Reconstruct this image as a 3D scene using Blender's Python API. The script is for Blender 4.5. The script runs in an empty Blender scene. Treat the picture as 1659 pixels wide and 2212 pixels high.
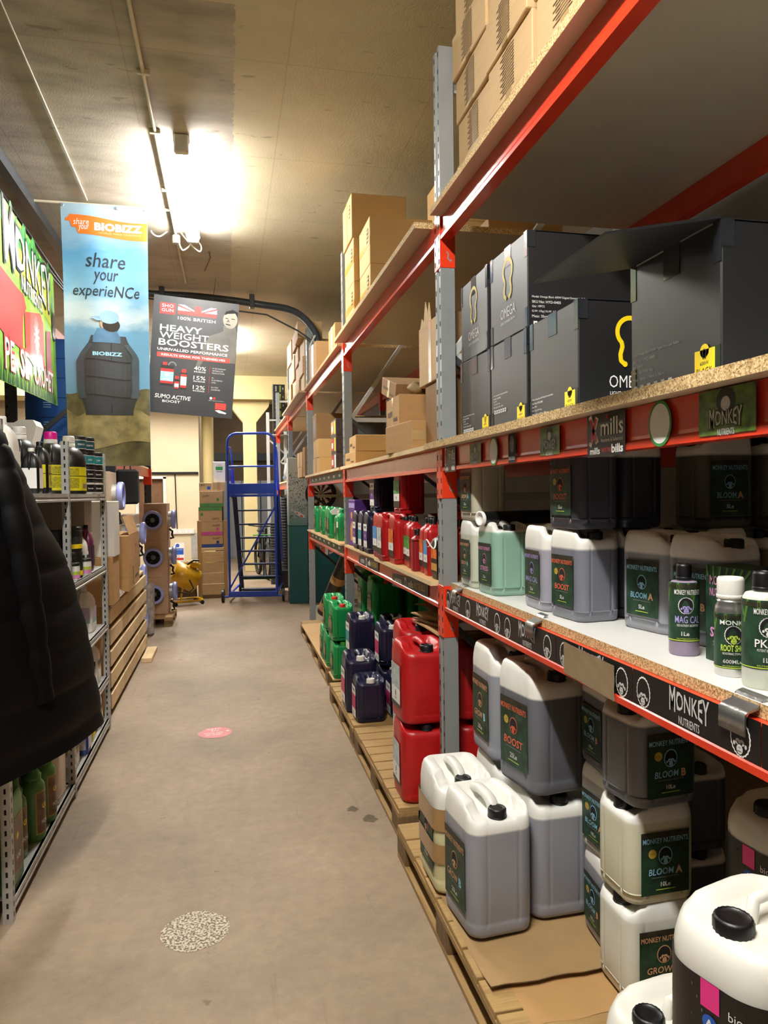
import bpy, math, random
from math import sin, cos, pi, radians, sqrt
from mathutils import Vector, Matrix
random.seed(7)
SC = bpy.context.scene
COL = SC.collection

# ---------------------------------------------------------------- camera
def make_camera():
    f, yaw, pitch, roll, h = 1560.0, radians(12.2), radians(-1.45), radians(0.7), 1.62
    fw = Vector((sin(yaw)*cos(pitch), cos(yaw)*cos(pitch), sin(pitch)))
    rt = Vector((cos(yaw), -sin(yaw), 0))
    up = rt.cross(fw)
    r2 = rt*cos(roll) - up*sin(roll)
    u2 = rt*sin(roll) + up*cos(roll)
    cd = bpy.data.cameras.new('camera'); cam = bpy.data.objects.new('camera', cd); COL.objects.link(cam)
    cd.sensor_fit = 'VERTICAL'; cd.sensor_height = 36.0; cd.sensor_width = 27.0
    cd.lens = f/2212*36.0; cd.clip_start = 0.02; cd.clip_end = 80
    m = Matrix((( r2.x, u2.x, -fw.x, 0), (r2.y, u2.y, -fw.y, 0), (r2.z, u2.z, -fw.z, h), (0, 0, 0, 1)))
    cam.matrix_world = m
    SC.camera = cam
make_camera()

# ---------------------------------------------------------------- world, exposure, light strengths
W = bpy.data.worlds.new('world'); SC.world = W; W.use_nodes = True
W.node_tree.nodes['Background'].inputs[0].default_value = (0.9, 0.85, 0.75, 1)
W.node_tree.nodes['Background'].inputs[1].default_value = 0.008
SC.view_settings.view_transform = 'Standard'; SC.view_settings.look = 'None'
SC.view_settings.exposure = 0.22; SC.view_settings.gamma = 1.0
LAMP_COL = (1.0, 0.98, 0.94)
LAMP_POWER = 150.0       # emission strength of every fluorescent tube
LAMPS = [(-0.27, 5.2, 1.8, 1.0), (-0.27, -0.25, 1.8, 1.65), (-0.1, 11.0, 1.8, 1.4), (-0.9, 13.4, 1.5, 1.5), (-3.2, 14.0, 1.5, 1.0), (1.3, 17.3, 1.5, .3)]  # last entry: unseen lamp added to brighten the wall behind the column
CEIL = 4.1

# ---------------------------------------------------------------- materials
def C(h):
    h = h.lstrip('#'); v = [int(h[i:i+2], 16)/255 for i in (0, 2, 4)]
    return tuple(x/12.92 if x <= .04045 else ((x+.055)/1.055)**2.4 for x in v) + (1.0,)
MATS = {}
def new_mat(name):
    m = bpy.data.materials.new(name); m.use_nodes = True
    nt = m.node_tree; b = nt.nodes['Principled BSDF']
    return m, nt, b
def noise(nt, scale, detail=3, coord='Object', stretch=None, rough=.55):
    tc = nt.nodes.new('ShaderNodeTexCoord'); n = nt.nodes.new('ShaderNodeTexNoise')
    n.inputs['Scale'].default_value = scale; n.inputs['Detail'].default_value = detail; n.inputs['Roughness'].default_value = rough
    if stretch:
        mp = nt.nodes.new('ShaderNodeMapping'); mp.inputs['Scale'].default_value = stretch
        nt.links.new(tc.outputs[coord], mp.inputs[0]); nt.links.new(mp.outputs[0], n.inputs['Vector'])
    else: nt.links.new(tc.outputs[coord], n.inputs['Vector'])
    return n
def ramp(nt, src, stops):
    r = nt.nodes.new('ShaderNodeValToRGB'); e = r.color_ramp.elements
    while len(e) < len(stops): e.new(.5)
    for el, (p, c) in zip(e, stops): el.position = p; el.color = c
    nt.links.new(src, r.inputs[0]); return r
def mat(name, col, rough=.5, metal=0.0, var=.12, scale=9, bump=0.0, bscale=60, stretch=None, spec=None, emit=0, coat=0):
    """plain procedural material: colour varied by a noise, optional bump"""
    if name in MATS: return MATS[name]
    m, nt, b = new_mat(name)
    c = C(col) if isinstance(col, str) else col
    n = noise(nt, scale, 4, stretch=stretch)
    lo = tuple(x*(1-var) for x in c[:3])+(1,); hi = tuple(min(1, x*(1+var)) for x in c[:3])+(1,)
    r = ramp(nt, n.outputs['Fac'], [(.3, lo), (.7, hi)])
    nt.links.new(r.outputs[0], b.inputs['Base Color'])
    b.inputs['Roughness'].default_value = rough; b.inputs['Metallic'].default_value = metal
    if spec is not None: b.inputs['Specular IOR Level'].default_value = spec
    if coat: b.inputs['Coat Weight'].default_value = coat; b.inputs['Coat Roughness'].default_value = .15
    if emit:
        b.inputs['Emission Color'].default_value = c; b.inputs['Emission Strength'].default_value = emit
    if bump:
        n2 = noise(nt, bscale, 3, stretch=stretch); bp = nt.nodes.new('ShaderNodeBump')
        bp.inputs['Strength'].default_value = bump; bp.inputs['Distance'].default_value = .004
        nt.links.new(n2.outputs['Fac'], bp.inputs['Height']); nt.links.new(bp.outputs[0], b.inputs['Normal'])
    MATS[name] = m; return m
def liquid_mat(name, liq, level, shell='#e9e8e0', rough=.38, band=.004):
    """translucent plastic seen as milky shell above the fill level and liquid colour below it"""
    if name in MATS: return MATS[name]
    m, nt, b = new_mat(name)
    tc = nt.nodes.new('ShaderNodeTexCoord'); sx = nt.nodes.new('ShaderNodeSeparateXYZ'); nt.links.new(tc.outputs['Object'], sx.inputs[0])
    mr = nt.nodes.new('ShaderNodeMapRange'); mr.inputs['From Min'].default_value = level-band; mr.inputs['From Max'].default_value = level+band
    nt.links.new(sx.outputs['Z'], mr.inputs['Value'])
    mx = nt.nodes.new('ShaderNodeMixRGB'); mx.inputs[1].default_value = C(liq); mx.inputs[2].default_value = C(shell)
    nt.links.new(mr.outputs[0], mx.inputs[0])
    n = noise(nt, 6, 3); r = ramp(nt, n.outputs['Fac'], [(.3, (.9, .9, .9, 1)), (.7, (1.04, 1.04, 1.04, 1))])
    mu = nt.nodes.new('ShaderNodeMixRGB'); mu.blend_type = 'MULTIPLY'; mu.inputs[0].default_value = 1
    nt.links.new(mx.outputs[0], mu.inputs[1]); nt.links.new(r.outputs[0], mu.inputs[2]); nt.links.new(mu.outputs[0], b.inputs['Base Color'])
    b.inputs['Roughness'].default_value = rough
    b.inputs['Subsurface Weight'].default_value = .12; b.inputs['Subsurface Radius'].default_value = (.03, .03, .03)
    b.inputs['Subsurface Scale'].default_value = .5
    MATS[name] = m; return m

# ---------------------------------------------------------------- mesh builder
class MB:
    def __init__(s): s.v = []; s.f = []; s.mi = []; s.sm = []; s.mats = []
    def slot(s, m):
        if m not in s.mats: s.mats.append(m)
        return s.mats.index(m)
    def add(s, vs, fs, m, smooth=False, T=None):
        o = len(s.v); k = s.slot(m)
        if T is not None: vs = [T @ Vector(p) for p in vs]
        s.v.extend([tuple(p) for p in vs])
        for f in fs: s.f.append(tuple(i+o for i in f)); s.mi.append(k); s.sm.append(smooth)
        return s
    def box(s, x0, x1, y0, y1, z0, z1, m, b=0.0, T=None):
        if b <= 0:
            vs = [(x, y, z) for z in (z0, z1) for y in (y0, y1) for x in (x0, x1)]
            fs = [(0, 2, 3, 1), (4, 5, 7, 6), (0, 1, 5, 4), (2, 6, 7, 3), (0, 4, 6, 2), (1, 3, 7, 5)]
            return s.add(vs, fs, m, False, T)
        X = (x0, x1); Y = (y0, y1); Z = (z0, z1); vs = []; idx = {}
        for i in (0, 1):
            for j in (0, 1):
                for k in (0, 1):
                    sx, sy, sz = (b if i == 0 else -b), (b if j == 0 else -b), (b if k == 0 else -b)
                    for a in range(3):
                        p = [X[i]+sx, Y[j]+sy, Z[k]+sz]; p[a] = (X[i], Y[j], Z[k])[a]
                        idx[(i, j, k, a)] = len(vs); vs.append(tuple(p))
        fs = []
        def q(*a): fs.append(tuple(idx[t] for t in a))
        for a in range(3):
            for e in (0, 1):
                def k3(u, w):
                    t = [0, 0, 0]; t[a] = e; o = [i for i in range(3) if i != a]; t[o[0]] = u; t[o[1]] = w; return (*t, a)
                q(k3(0, 0), k3(1, 0), k3(1, 1), k3(0, 1))
        for a in range(3):
            o = [i for i in range(3) if i != a]
            for u in (0, 1):
                for w in (0, 1):
                    t0 = [0, 0, 0]; t0[o[0]] = u; t0[o[1]] = w; t1 = list(t0); t1[a] = 1
                    q((*t0, o[0]), (*t1, o[0]), (*t1, o[1]), (*t0, o[1]))
        for i in (0, 1):
            for j in (0, 1):
                for k in (0, 1): q((i, j, k, 0), (i, j, k, 1), (i, j, k, 2))
        return s.add(vs, fs, m, False, T)
    def rings(s, rings, m, smooth=True, cap0=True, cap1=True, T=None, closed=True):
        n = len(rings[0]); vs = [p for r in rings for p in r]; fs = []
        for i in range(len(rings)-1):
            for j in range(n if closed else n-1):
                a = i*n+j; b = i*n+(j+1) % n
                fs.append((a, b, b+n, a+n))
        s.add(vs, fs, m, smooth, T)
        if cap0: s.add(rings[0][::-1], [tuple(range(n))], m, False, T)
        if cap1: s.add(rings[-1], [tuple(range(n))], m, False, T)
        return s
    def lathe(s, prof, m, n=24, c=(0, 0, 0), T=None, smooth=True, cap0=True, cap1=True, rib=0):
        R = []
        for r, z in prof:
            R.append([(c[0]+(r*(1-rib*(j % 2)))*cos(2*pi*j/n), c[1]+(r*(1-rib*(j % 2)))*sin(2*pi*j/n), c[2]+z) for j in range(n)])
        return s.rings(R, m, smooth, cap0, cap1, T)
    def tube(s, pts, r, m, n=10, smooth=True, cap=True, T=None, flat=1.0):
        pts = [Vector(p) for p in pts]; R = []; prev = None
        rs = r if isinstance(r, (list, tuple)) else [r]*len(pts)
        for i, p in enumerate(pts):
            d = (pts[min(i+1, len(pts)-1)]-pts[max(i-1, 0)]).normalized()
            if prev is None:
                a = Vector((0, 0, 1)) if abs(d.z) < .9 else Vector((1, 0, 0))
                u = d.cross(a).normalized()
            else: u = (prev-d*prev.dot(d)).normalized()
            prev = u; w = d.cross(u)
            R.append([tuple(p+u*(rs[i]*cos(2*pi*j/n))+w*(rs[i]*flat*sin(2*pi*j/n))) for j in range(n)])
        return s.rings(R, m, smooth, cap, cap, T)
    def bar(s, p0, p1, w, h, m, up=(0, 0, 1), T=None):
        p0, p1 = Vector(p0), Vector(p1); d = (p1-p0); L = d.length; d.normalize()
        u = d.cross(Vector(up))
        if u.length < 1e-4: u = d.cross(Vector((1, 0, 0)))
        u.normalize(); v = u.cross(d)
        M = Matrix(((u.x, d.x, v.x, p0.x), (u.y, d.y, v.y, p0.y), (u.z, d.z, v.z, p0.z), (0, 0, 0, 1)))
        if T is not None: M = T @ M
        return s.box(-w/2, w/2, 0, L, -h/2, h/2, m, 0, M)
    def prism(s, poly, a, b, m, axis='Z', T=None, smooth=False):
        """polygon in the two other axes, extruded along axis from a to b"""
        def P(u, v, t): return {'Z': (u, v, t), 'Y': (u, t, v), 'X': (t, u, v)}[axis]
        n = len(poly); vs = [P(u, v, a) for u, v in poly]+[P(u, v, b) for u, v in poly]
        fs = [tuple(range(n))[::-1], tuple(range(n, 2*n))]
        s.add(vs, fs, m, False, T)
        s.add(vs, [(j, (j+1) % n, (j+1) % n+n, j+n) for j in range(n)], m, smooth, T); return s
    def grid(s, fn, nu, nv, m, smooth=True, T=None):
        vs = [fn(i/nu, j/nv) for j in range(nv+1) for i in range(nu+1)]
        fs = [(j*(nu+1)+i, j*(nu+1)+i+1, (j+1)*(nu+1)+i+1, (j+1)*(nu+1)+i) for j in range(nv) for i in range(nu)]
        return s.add(vs, fs, m, smooth, T)
    def mesh(s, name):
        me = bpy.data.meshes.new(name); me.from_pydata(s.v, [], s.f)
        for m in s.mats: me.materials.append(m)
        me.polygons.foreach_set('material_index', s.mi); me.polygons.foreach_set('use_smooth', s.sm)
        me.update(); return me
def smooth(pts, k=6):
    """Catmull-Rom points through pts"""
    P = [Vector(p) for p in pts]; out = []
    for i in range(len(P)-1):
        a, b, c, d = P[max(i-1, 0)], P[i], P[i+1], P[min(i+2, len(P)-1)]
        for j in range(k):
            t = j/k; out.append(.5*((2*b)+(c-a)*t+(2*a-5*b+4*c-d)*t*t+(3*b-a-3*c+d)*t**3))
    return out+[P[-1]]
def ob(name, data, parent=None, loc=(0, 0, 0), rot=(0, 0, 0)):
    o = bpy.data.objects.new(name, data); COL.objects.link(o)
    o.location = loc; o.rotation_euler = rot
    if parent: o.parent = parent
    return o
def tag(o, label, cat, group=None):
    o['label'] = label; o['category'] = cat
    if group: o['group'] = group
    return o
def thing(name, label, cat, loc=(0, 0, 0), rz=0.0, group=None, rot=None):
    return tag(ob(name, None, None, loc, rot or (0, 0, rz)), label, cat, group)
def part(name, mb, parent, label=None, loc=(0, 0, 0), rot=(0, 0, 0)):
    o = ob(name, mb.mesh(name) if isinstance(mb, MB) else mb, parent, loc, rot)
    if label: o['label'] = label
    return o
def single(name, mb, label, cat, loc=(0, 0, 0), rz=0.0, group=None, rot=None):
    return tag(ob(name, mb.mesh(name) if isinstance(mb, MB) else mb, None, loc, rot or (0, 0, rz)), label, cat, group)
def struct(name, mb, loc=(0, 0, 0), parent=None, label=None):
    o = ob(name, mb.mesh(name), parent, loc)
    if not parent: o['kind'] = 'structure'
    if label: o['label'] = label
    return o

# ---------------------------------------------------------------- flat print (labels, signs, posters)
GL = {}
def glyphs(t, shear=0.0, bold=0.0):
    if any(c in t for c in 'MNWKmnw'): bold = min(bold, .010)
    k = (t, shear, bold)
    if k in GL: return GL[k]
    cu = bpy.data.curves.new('t', 'FONT'); cu.body = t; cu.size = 1; cu.shear = shear; cu.offset = bold; cu.resolution_u = 2
    o = bpy.data.objects.new('t', cu); me = bpy.data.meshes.new_from_object(o)
    vs = [(v.co.x, v.co.y) for v in me.vertices]; fs = [tuple(p.vertices) for p in me.polygons]
    bpy.data.objects.remove(o); bpy.data.curves.remove(cu); bpy.data.meshes.remove(me)
    if vs:
        x0 = min(v[0] for v in vs); x1 = max(v[0] for v in vs); y0 = min(v[1] for v in vs); y1 = max(v[1] for v in vs)
        h = y1-y0; vs = [((x-(x0+x1)/2)/h, (y-(y0+y1)/2)/h) for x, y in vs]; asp = (x1-x0)/h
    else: asp = 1
    GL[k] = (vs, fs, asp); return GL[k]
class Flat:
    """print laid out in metres on a plane: u right, v up, lv = layer above the sheet"""
    def __init__(s): s.it = []
    def rect(s, u0, v0, u1, v1, m, lv=0, nu=1):
        vs = []; fs = []
        for i in range(nu+1): u = u0+(u1-u0)*i/nu; vs += [(u, v0), (u, v1)]
        for i in range(nu): fs.append((2*i, 2*i+2, 2*i+3, 2*i+1))
        s.it.append((vs, fs, m, lv)); return s
    def poly(s, p, m, lv=1): s.it.append((list(p), [tuple(range(len(p)))], m, lv)); return s
    def disc(s, u, v, r, m, lv=1, n=24, ry=None, wob=0, k=0):
        ry = ry or r
        return s.poly([(u+r*(1+wob*(i % 2))*cos(2*pi*i/n), v+ry*(1+wob*(i % 2))*sin(2*pi*i/n)) for i in range(n)], m, lv)
    def ring(s, u, v, r0, r1, m, lv=1, n=24, a0=0, a1=2*pi):
        vs = []; fs = []
        for i in range(n+1):
            a = a0+(a1-a0)*i/n; vs += [(u+r0*cos(a), v+r0*sin(a)), (u+r1*cos(a), v+r1*sin(a))]
        for i in range(n): fs.append((2*i, 2*i+1, 2*i+3, 2*i+2))
        s.it.append((vs, fs, m, lv)); return s
    def line(s, p0, p1, w, m, lv=1):
        d = Vector((p1[0]-p0[0], p1[1]-p0[1])); d.normalize(); n = Vector((-d.y, d.x))*w/2
        return s.poly([(p0[0]-n.x, p0[1]-n.y), (p1[0]-n.x, p1[1]-n.y), (p1[0]+n.x, p1[1]+n.y), (p0[0]+n.x, p0[1]+n.y)], m, lv)
    def text(s, t, u, v, h, m, lv=2, w=None, al='C', shear=0, bold=0.0, rot=0.0, wmax=None, warp=None):
        vs, fs, asp = glyphs(t, shear, bold)
        W = w or asp*h
        if wmax and W > wmax: W = wmax
        sx = W/asp
        off = {'C': 0, 'L': W/2, 'R': -W/2}[al]; c, sn = cos(rot), sin(rot); out = []
        for x, y in vs:
            a = x*sx+off; b = y*h
            if warp: b = b*warp(x/asp+.5)
            out.append((u+a*c-b*sn, v+a*sn+b*c))
        s.it.append((out, fs, m, lv)); return s
    def emit(s, mb, fn):
        for vs, fs, m, lv in s.it: mb.add([fn(u, v, lv) for u, v in vs], fs, m)
        return mb
def plane_map(O, U, V, eps=.0005):
    O, U, V = Vector(O), Vector(U).normalized(), Vector(V).normalized(); N = U.cross(V)
    return lambda u, v, lv: tuple(O+U*u+V*v+N*(eps*(lv+1)))
def cyl_map(r, z, a0=-pi/2, eps=.0005, c=(0, 0)):
    return lambda u, v, lv: (c[0]+(r+eps*(lv+1))*cos(a0+u/r), c[1]+(r+eps*(lv+1))*sin(a0+u/r), z+v)
# ---------------------------------------------------------------- shared materials
ORANGE = mat('orange_paint', '#e23c1b', .32, var=.06, bump=.06, bscale=30, coat=.2)
REDBEAM = mat('red_beam_paint', '#d3391d', .26, var=.08, bump=.10, bscale=22, coat=.35)
GREY = mat('grey_upright_paint', '#868a8a', .4, var=.06)
PALEGREY = mat('pale_brace_paint', '#b9bab4', .45, var=.05)
DARKSTEEL = mat('dark_steel', '#3b3f43', .4, var=.1)
SLOT = mat('slot_shadow', '#0c0c0d', .9)
STEEL = mat('galvanised_steel', '#bfc0bc', .42, .5, var=.14, scale=18)
CHROME = mat('aluminium', '#c9c9c6', .28, .9, var=.05)
BLACK = mat('black_plastic', '#0d0d0e', .42, var=.2)
BLACKM = mat('matt_black', '#0b0b0c', .8, var=.2)
WHITE = mat('white_print', '#ecebe6', .55, var=.03)
WHITEP = mat('white_plastic', '#dedcd3', .4, var=.06)
WPRINT = mat('silver_print', '#c3c2c0', .5, var=.1, scale=40)
SHOPGREEN = mat('dark_leaf_label', '#1d3a28', .5, var=.7, scale=26)
SHOPBLACK = mat('black_sign', '#141313', .38, var=.15)
YELLOW = mat('yellow_print', '#f0d212', .5, var=.04)
RED = mat('red_print', '#c2231d', .5, var=.05)
ORANGEP = mat('orange_print', '#e9691e', .5, var=.05)
BLUEP = mat('pale_blue_print', '#8fc4de', .5, var=.08)
PEACHP = mat('peach_print', '#d9a478', .5, var=.08)
PINKP = mat('pink_print', '#d58ac0', .5, var=.08)
LILACP = mat('lilac_print', '#a79ad6', .5, var=.08)
CORALP = mat('coral_print', '#e0674b', .5, var=.08)
LIMEP = mat('lime_print', '#b9d24a', .5, var=.08)
GOLDP = mat('gold_print', '#b79a3a', .45, var=.12)
GREENP = mat('green_print', '#2f8a3b', .5, var=.1)
DKGREENP = mat('deep_green_print', '#123f22', .5, var=.3, scale=20)
BLUE2P = mat('blue_print', '#1f57b5', .5, var=.06)
GREYP = mat('grey_print', '#6f6f6e', .5, var=.08)
BROWNP = mat('brown_print', '#5a3a22', .5, var=.15)
TAN_SKIN = mat('tan_print', '#a98d74', .6, var=.1)
CARD = mat('cardboard', '#b28a58', .78, var=.07, scale=5, bump=.05, bscale=40, stretch=(1, 1, 6))
CARD2 = mat('pale_cardboard', '#c3a377', .78, var=.06, scale=5, bump=.05, bscale=40, stretch=(1, 1, 6))
CARD3 = mat('dark_cardboard', '#8d6a40', .8, var=.08, scale=5)
KRAFT = mat('kraft_carton', '#c19a5f', .75, var=.05, scale=4)
CARDIN = mat('cardboard_edge', '#c9ad80', .85, var=.15, scale=60)
TAPE = mat('brown_tape', '#8a673c', .22, var=.15, coat=.5)
CLEARTAPE = mat('clear_tape', '#b79a6c', .14, var=.12, coat=.9, bump=.25, bscale=25)
INK = mat('grey_ink', '#5b452c', .8, var=.2)
DARKINK = mat('dark_ink', '#211a14', .8)
OMEGA = mat('black_carton', '#111214', .44, var=.12, scale=4, bump=.05, bscale=60, stretch=(14, 14, .6), spec=.85)
OMTAPE = mat('black_tape', '#23262a', .16, var=.25, coat=.8, bump=.3, bscale=20)
WPLASTIC = mat('natural_hdpe', '#dcdbd1', .33, var=.05, scale=5)
GREENCAN = mat('green_hdpe', '#13904c', .36, var=.07)
NAVYCAN = mat('navy_hdpe', '#1b1c37', .34, var=.1)
REDCAN = mat('red_hdpe', '#b3161a', .36, var=.06)
DARKRED = mat('dark_red_plastic', '#8e1820', .38, var=.08)
def chipboard(name, base, dark):
    if name in MATS: return MATS[name]
    m, nt, b = new_mat(name); tc = nt.nodes.new('ShaderNodeTexCoord')
    v = nt.nodes.new('ShaderNodeTexVoronoi'); v.inputs['Scale'].default_value = 300
    nt.links.new(tc.outputs['Object'], v.inputs['Vector'])
    r = ramp(nt, v.outputs['Color'], [(.1, C(dark)), (.45, C(base)), (.9, C('#e2c99a'))])
    nt.links.new(r.outputs[0], b.inputs['Base Color']); b.inputs['Roughness'].default_value = .85
    MATS[name] = m; return m
CHIP = chipboard('chipboard_edge', '#b99a66', '#7a5a32')
LAMINATE = mat('white_laminate', '#d9d8d2', .3, var=.05, scale=3)
UNDERLAM = mat('board_underside', '#bdb196', .42, var=.06, scale=2)
def wood(name, a, b_, axis=1, sc=5):
    if name in MATS: return MATS[name]
    m, nt, b = new_mat(name); st = [26, 26, 26]; st[axis] = 1.6
    n = noise(nt, sc*.3, 6, stretch=tuple(st), rough=.65)
    r = ramp(nt, n.outputs['Fac'], [(.25, C(b_)), (.5, C(a)), (.75, C(b_))])
    n2 = noise(nt, 3, 3); r2 = ramp(nt, n2.outputs['Fac'], [(.3, (.8, .78, .74, 1)), (.7, (1.05, 1.03, 1, 1))])
    mu = nt.nodes.new('ShaderNodeMixRGB'); mu.blend_type = 'MULTIPLY'; mu.inputs[0].default_value = 1
    nt.links.new(r.outputs[0], mu.inputs[1]); nt.links.new(r2.outputs[0], mu.inputs[2]); nt.links.new(mu.outputs[0], b.inputs['Base Color'])
    b.inputs['Roughness'].default_value = .75
    MATS[name] = m; return m
PINE_Y = wood('pine_along', '#ead3a8', '#d3b484', 1)
PINE_X = wood('pine_across', '#e2c898', '#c5a370', 0)
PINE_Z = wood('pine_upright', '#c4a272', '#a98755', 2)
OLDWOOD_X = wood('worn_pine_across', '#b3935f', '#8c6c41', 0)
OLDWOOD_Y = wood('worn_pine_along', '#ab8a58', '#80613a', 1)
DARKWOOD = wood('dark_block_wood', '#7d6340', '#5a4529', 2)  # darker brown than the pallet boards
PLY = mat('plywood', '#c7a06a', .7, var=.1, scale=3, bump=.05, bscale=20)
# ---------------------------------------------------------------- the room
def floor_mat():
    m, nt, b = new_mat('worn_concrete_floor')
    n1 = noise(nt, .9, 6); r1 = ramp(nt, n1.outputs['Fac'], [(.3, C('#7c6b56')), (.5, C('#95816a')), (.72, C('#a7917b'))])
    n2 = noise(nt, 16, 9, rough=.72); r2 = ramp(nt, n2.outputs['Fac'], [(.3, (.80, .79, .78, 1)), (.7, (1.10, 1.09, 1.08, 1))])
    mu = nt.nodes.new('ShaderNodeMixRGB'); mu.blend_type = 'MULTIPLY'; mu.inputs[0].default_value = 1
    nt.links.new(r1.outputs[0], mu.inputs[1]); nt.links.new(r2.outputs[0], mu.inputs[2])
    n3 = noise(nt, 7.5, 3); r3 = ramp(nt, n3.outputs['Fac'], [(.255, (.45, .43, .4, 1)), (.285, (1, 1, 1, 1))])   # dark spots of wear
    mu2 = nt.nodes.new('ShaderNodeMixRGB'); mu2.blend_type = 'MULTIPLY'; mu2.inputs[0].default_value = .7
    nt.links.new(mu.outputs[0], mu2.inputs[1]); nt.links.new(r3.outputs[0], mu2.inputs[2])
    n4 = noise(nt, 2.2, 3, stretch=(9, .7, 1)); r4 = ramp(nt, n4.outputs['Fac'], [(.27, (.72, .71, .7, 1)), (.34, (1, 1, 1, 1))])
    mu3 = nt.nodes.new('ShaderNodeMixRGB'); mu3.blend_type = 'MULTIPLY'; mu3.inputs[0].default_value = .5
    nt.links.new(mu2.outputs[0], mu3.inputs[1]); nt.links.new(r4.outputs[0], mu3.inputs[2]); nt.links.new(mu3.outputs[0], b.inputs['Base Color'])
    b.inputs['Roughness'].default_value = .62
    bp = nt.nodes.new('ShaderNodeBump'); bp.inputs['Strength'].default_value = .05; bp.inputs['Distance'].default_value = .004
    nt.links.new(n2.outputs['Fac'], bp.inputs['Height']); nt.links.new(bp.outputs[0], b.inputs['Normal'])
    return m
def ceil_mat():
    """board-marked concrete slab, bare to the left and near the lamps, cream paint to the right"""
    m, nt, b = new_mat('concrete_ceiling'); tc = nt.nodes.new('ShaderNodeTexCoord')
    sx = nt.nodes.new('ShaderNodeSeparateXYZ'); nt.links.new(tc.outputs['Object'], sx.inputs[0])
    jn = noise(nt, 30, 2); ja = nt.nodes.new('ShaderNodeMath'); ja.operation = 'MULTIPLY_ADD'; ja.inputs[1].default_value = .05; 
    nt.links.new(jn.outputs['Fac'], ja.inputs[0]); nt.links.new(sx.outputs['X'], ja.inputs[2])
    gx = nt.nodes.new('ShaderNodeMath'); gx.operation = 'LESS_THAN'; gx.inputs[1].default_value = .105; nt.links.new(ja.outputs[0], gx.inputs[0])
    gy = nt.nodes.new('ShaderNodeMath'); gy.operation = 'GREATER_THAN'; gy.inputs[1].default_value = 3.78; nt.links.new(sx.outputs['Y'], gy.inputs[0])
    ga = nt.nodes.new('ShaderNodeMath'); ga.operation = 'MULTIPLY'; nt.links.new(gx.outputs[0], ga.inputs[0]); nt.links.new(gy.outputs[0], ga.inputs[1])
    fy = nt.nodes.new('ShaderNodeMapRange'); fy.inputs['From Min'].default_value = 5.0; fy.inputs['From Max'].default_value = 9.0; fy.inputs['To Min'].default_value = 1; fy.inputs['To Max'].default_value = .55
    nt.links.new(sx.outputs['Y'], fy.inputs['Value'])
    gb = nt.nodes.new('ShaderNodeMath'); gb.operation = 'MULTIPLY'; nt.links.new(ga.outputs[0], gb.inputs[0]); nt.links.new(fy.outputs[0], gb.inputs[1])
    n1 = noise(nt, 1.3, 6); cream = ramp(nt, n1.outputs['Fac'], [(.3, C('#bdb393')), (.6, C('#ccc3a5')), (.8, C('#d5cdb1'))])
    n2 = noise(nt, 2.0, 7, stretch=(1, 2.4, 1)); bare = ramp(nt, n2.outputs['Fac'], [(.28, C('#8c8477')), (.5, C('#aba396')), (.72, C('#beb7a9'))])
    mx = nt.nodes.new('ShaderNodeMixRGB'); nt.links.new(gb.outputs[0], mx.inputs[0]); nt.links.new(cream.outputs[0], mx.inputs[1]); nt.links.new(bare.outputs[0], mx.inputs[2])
    # shuttering joints
    br = nt.nodes.new('ShaderNodeTexBrick'); mp = nt.nodes.new('ShaderNodeMapping'); mp.inputs['Location'].default_value = (1.44, .52, 0)
    nt.links.new(tc.outputs['Object'], mp.inputs[0]); nt.links.new(mp.outputs[0], br.inputs['Vector'])
    br.offset = 0; br.inputs['Scale'].default_value = 1; br.inputs['Mortar Size'].default_value = .006; br.inputs['Brick Width'].default_value = .91; br.inputs['Row Height'].default_value = 1.19
    br.inputs['Color1'].default_value = br.inputs['Color2'].default_value = (1, 1, 1, 1); br.inputs['Mortar'].default_value = (.62, .58, .5, 1); br.inputs['Mortar Smooth'].default_value = .3
    mu = nt.nodes.new('ShaderNodeMixRGB'); mu.blend_type = 'MULTIPLY'; mu.inputs[0].default_value = .38
    nt.links.new(mx.outputs[0], mu.inputs[1]); nt.links.new(br.outputs['Color'], mu.inputs[2])
    n3 = noise(nt, 4.2, 5, stretch=(1, 3, 1)); r3 = ramp(nt, n3.outputs['Fac'], [(.29, (.5, .47, .42, 1)), (.34, (1, 1, 1, 1))])
    mu2 = nt.nodes.new('ShaderNodeMixRGB'); mu2.blend_type = 'MULTIPLY'; mu2.inputs[0].default_value = .7
    nt.links.new(mu.outputs[0], mu2.inputs[1]); nt.links.new(r3.outputs[0], mu2.inputs[2]); nt.links.new(mu2.outputs[0], b.inputs['Base Color'])
    b.inputs['Roughness'].default_value = .7
    wv = nt.nodes.new('ShaderNodeTexWave'); wv.inputs['Scale'].default_value = 11; wv.inputs['Distortion'].default_value = 14; wv.inputs['Detail'].default_value = 3; wv.inputs['Detail Scale'].default_value = 1.6
    nt.links.new(tc.outputs['Object'], wv.inputs['Vector'])
    bp = nt.nodes.new('ShaderNodeBump'); bp.inputs['Strength'].default_value = .06; bp.inputs['Distance'].default_value = .004
    nt.links.new(wv.outputs['Fac'], bp.inputs['Height']); nt.links.new(bp.outputs[0], b.inputs['Normal'])
    return m
CREAM = mat('cream_wall_paint', '#d8c7a5', .7, var=.06, scale=1.5, bump=.08, bscale=18)
CREAM2 = mat('warm_column_paint', '#dcc88f', .6, var=.05, scale=1.5)
DIMWALL = mat('dim_back_wall', '#6b5a46', .8, var=.15, scale=1.2)
DARKWALL = mat('dark_wall', '#4d463e', .85, var=.2, scale=1.5)
X0, X1, Y0, Y1 = -5.0, 3.4, -3.2, 22.0
struct('floor', MB().box(X0-.2, X1+.2, Y0-.2, Y1+.2, -.15, 0, floor_mat()))
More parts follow.
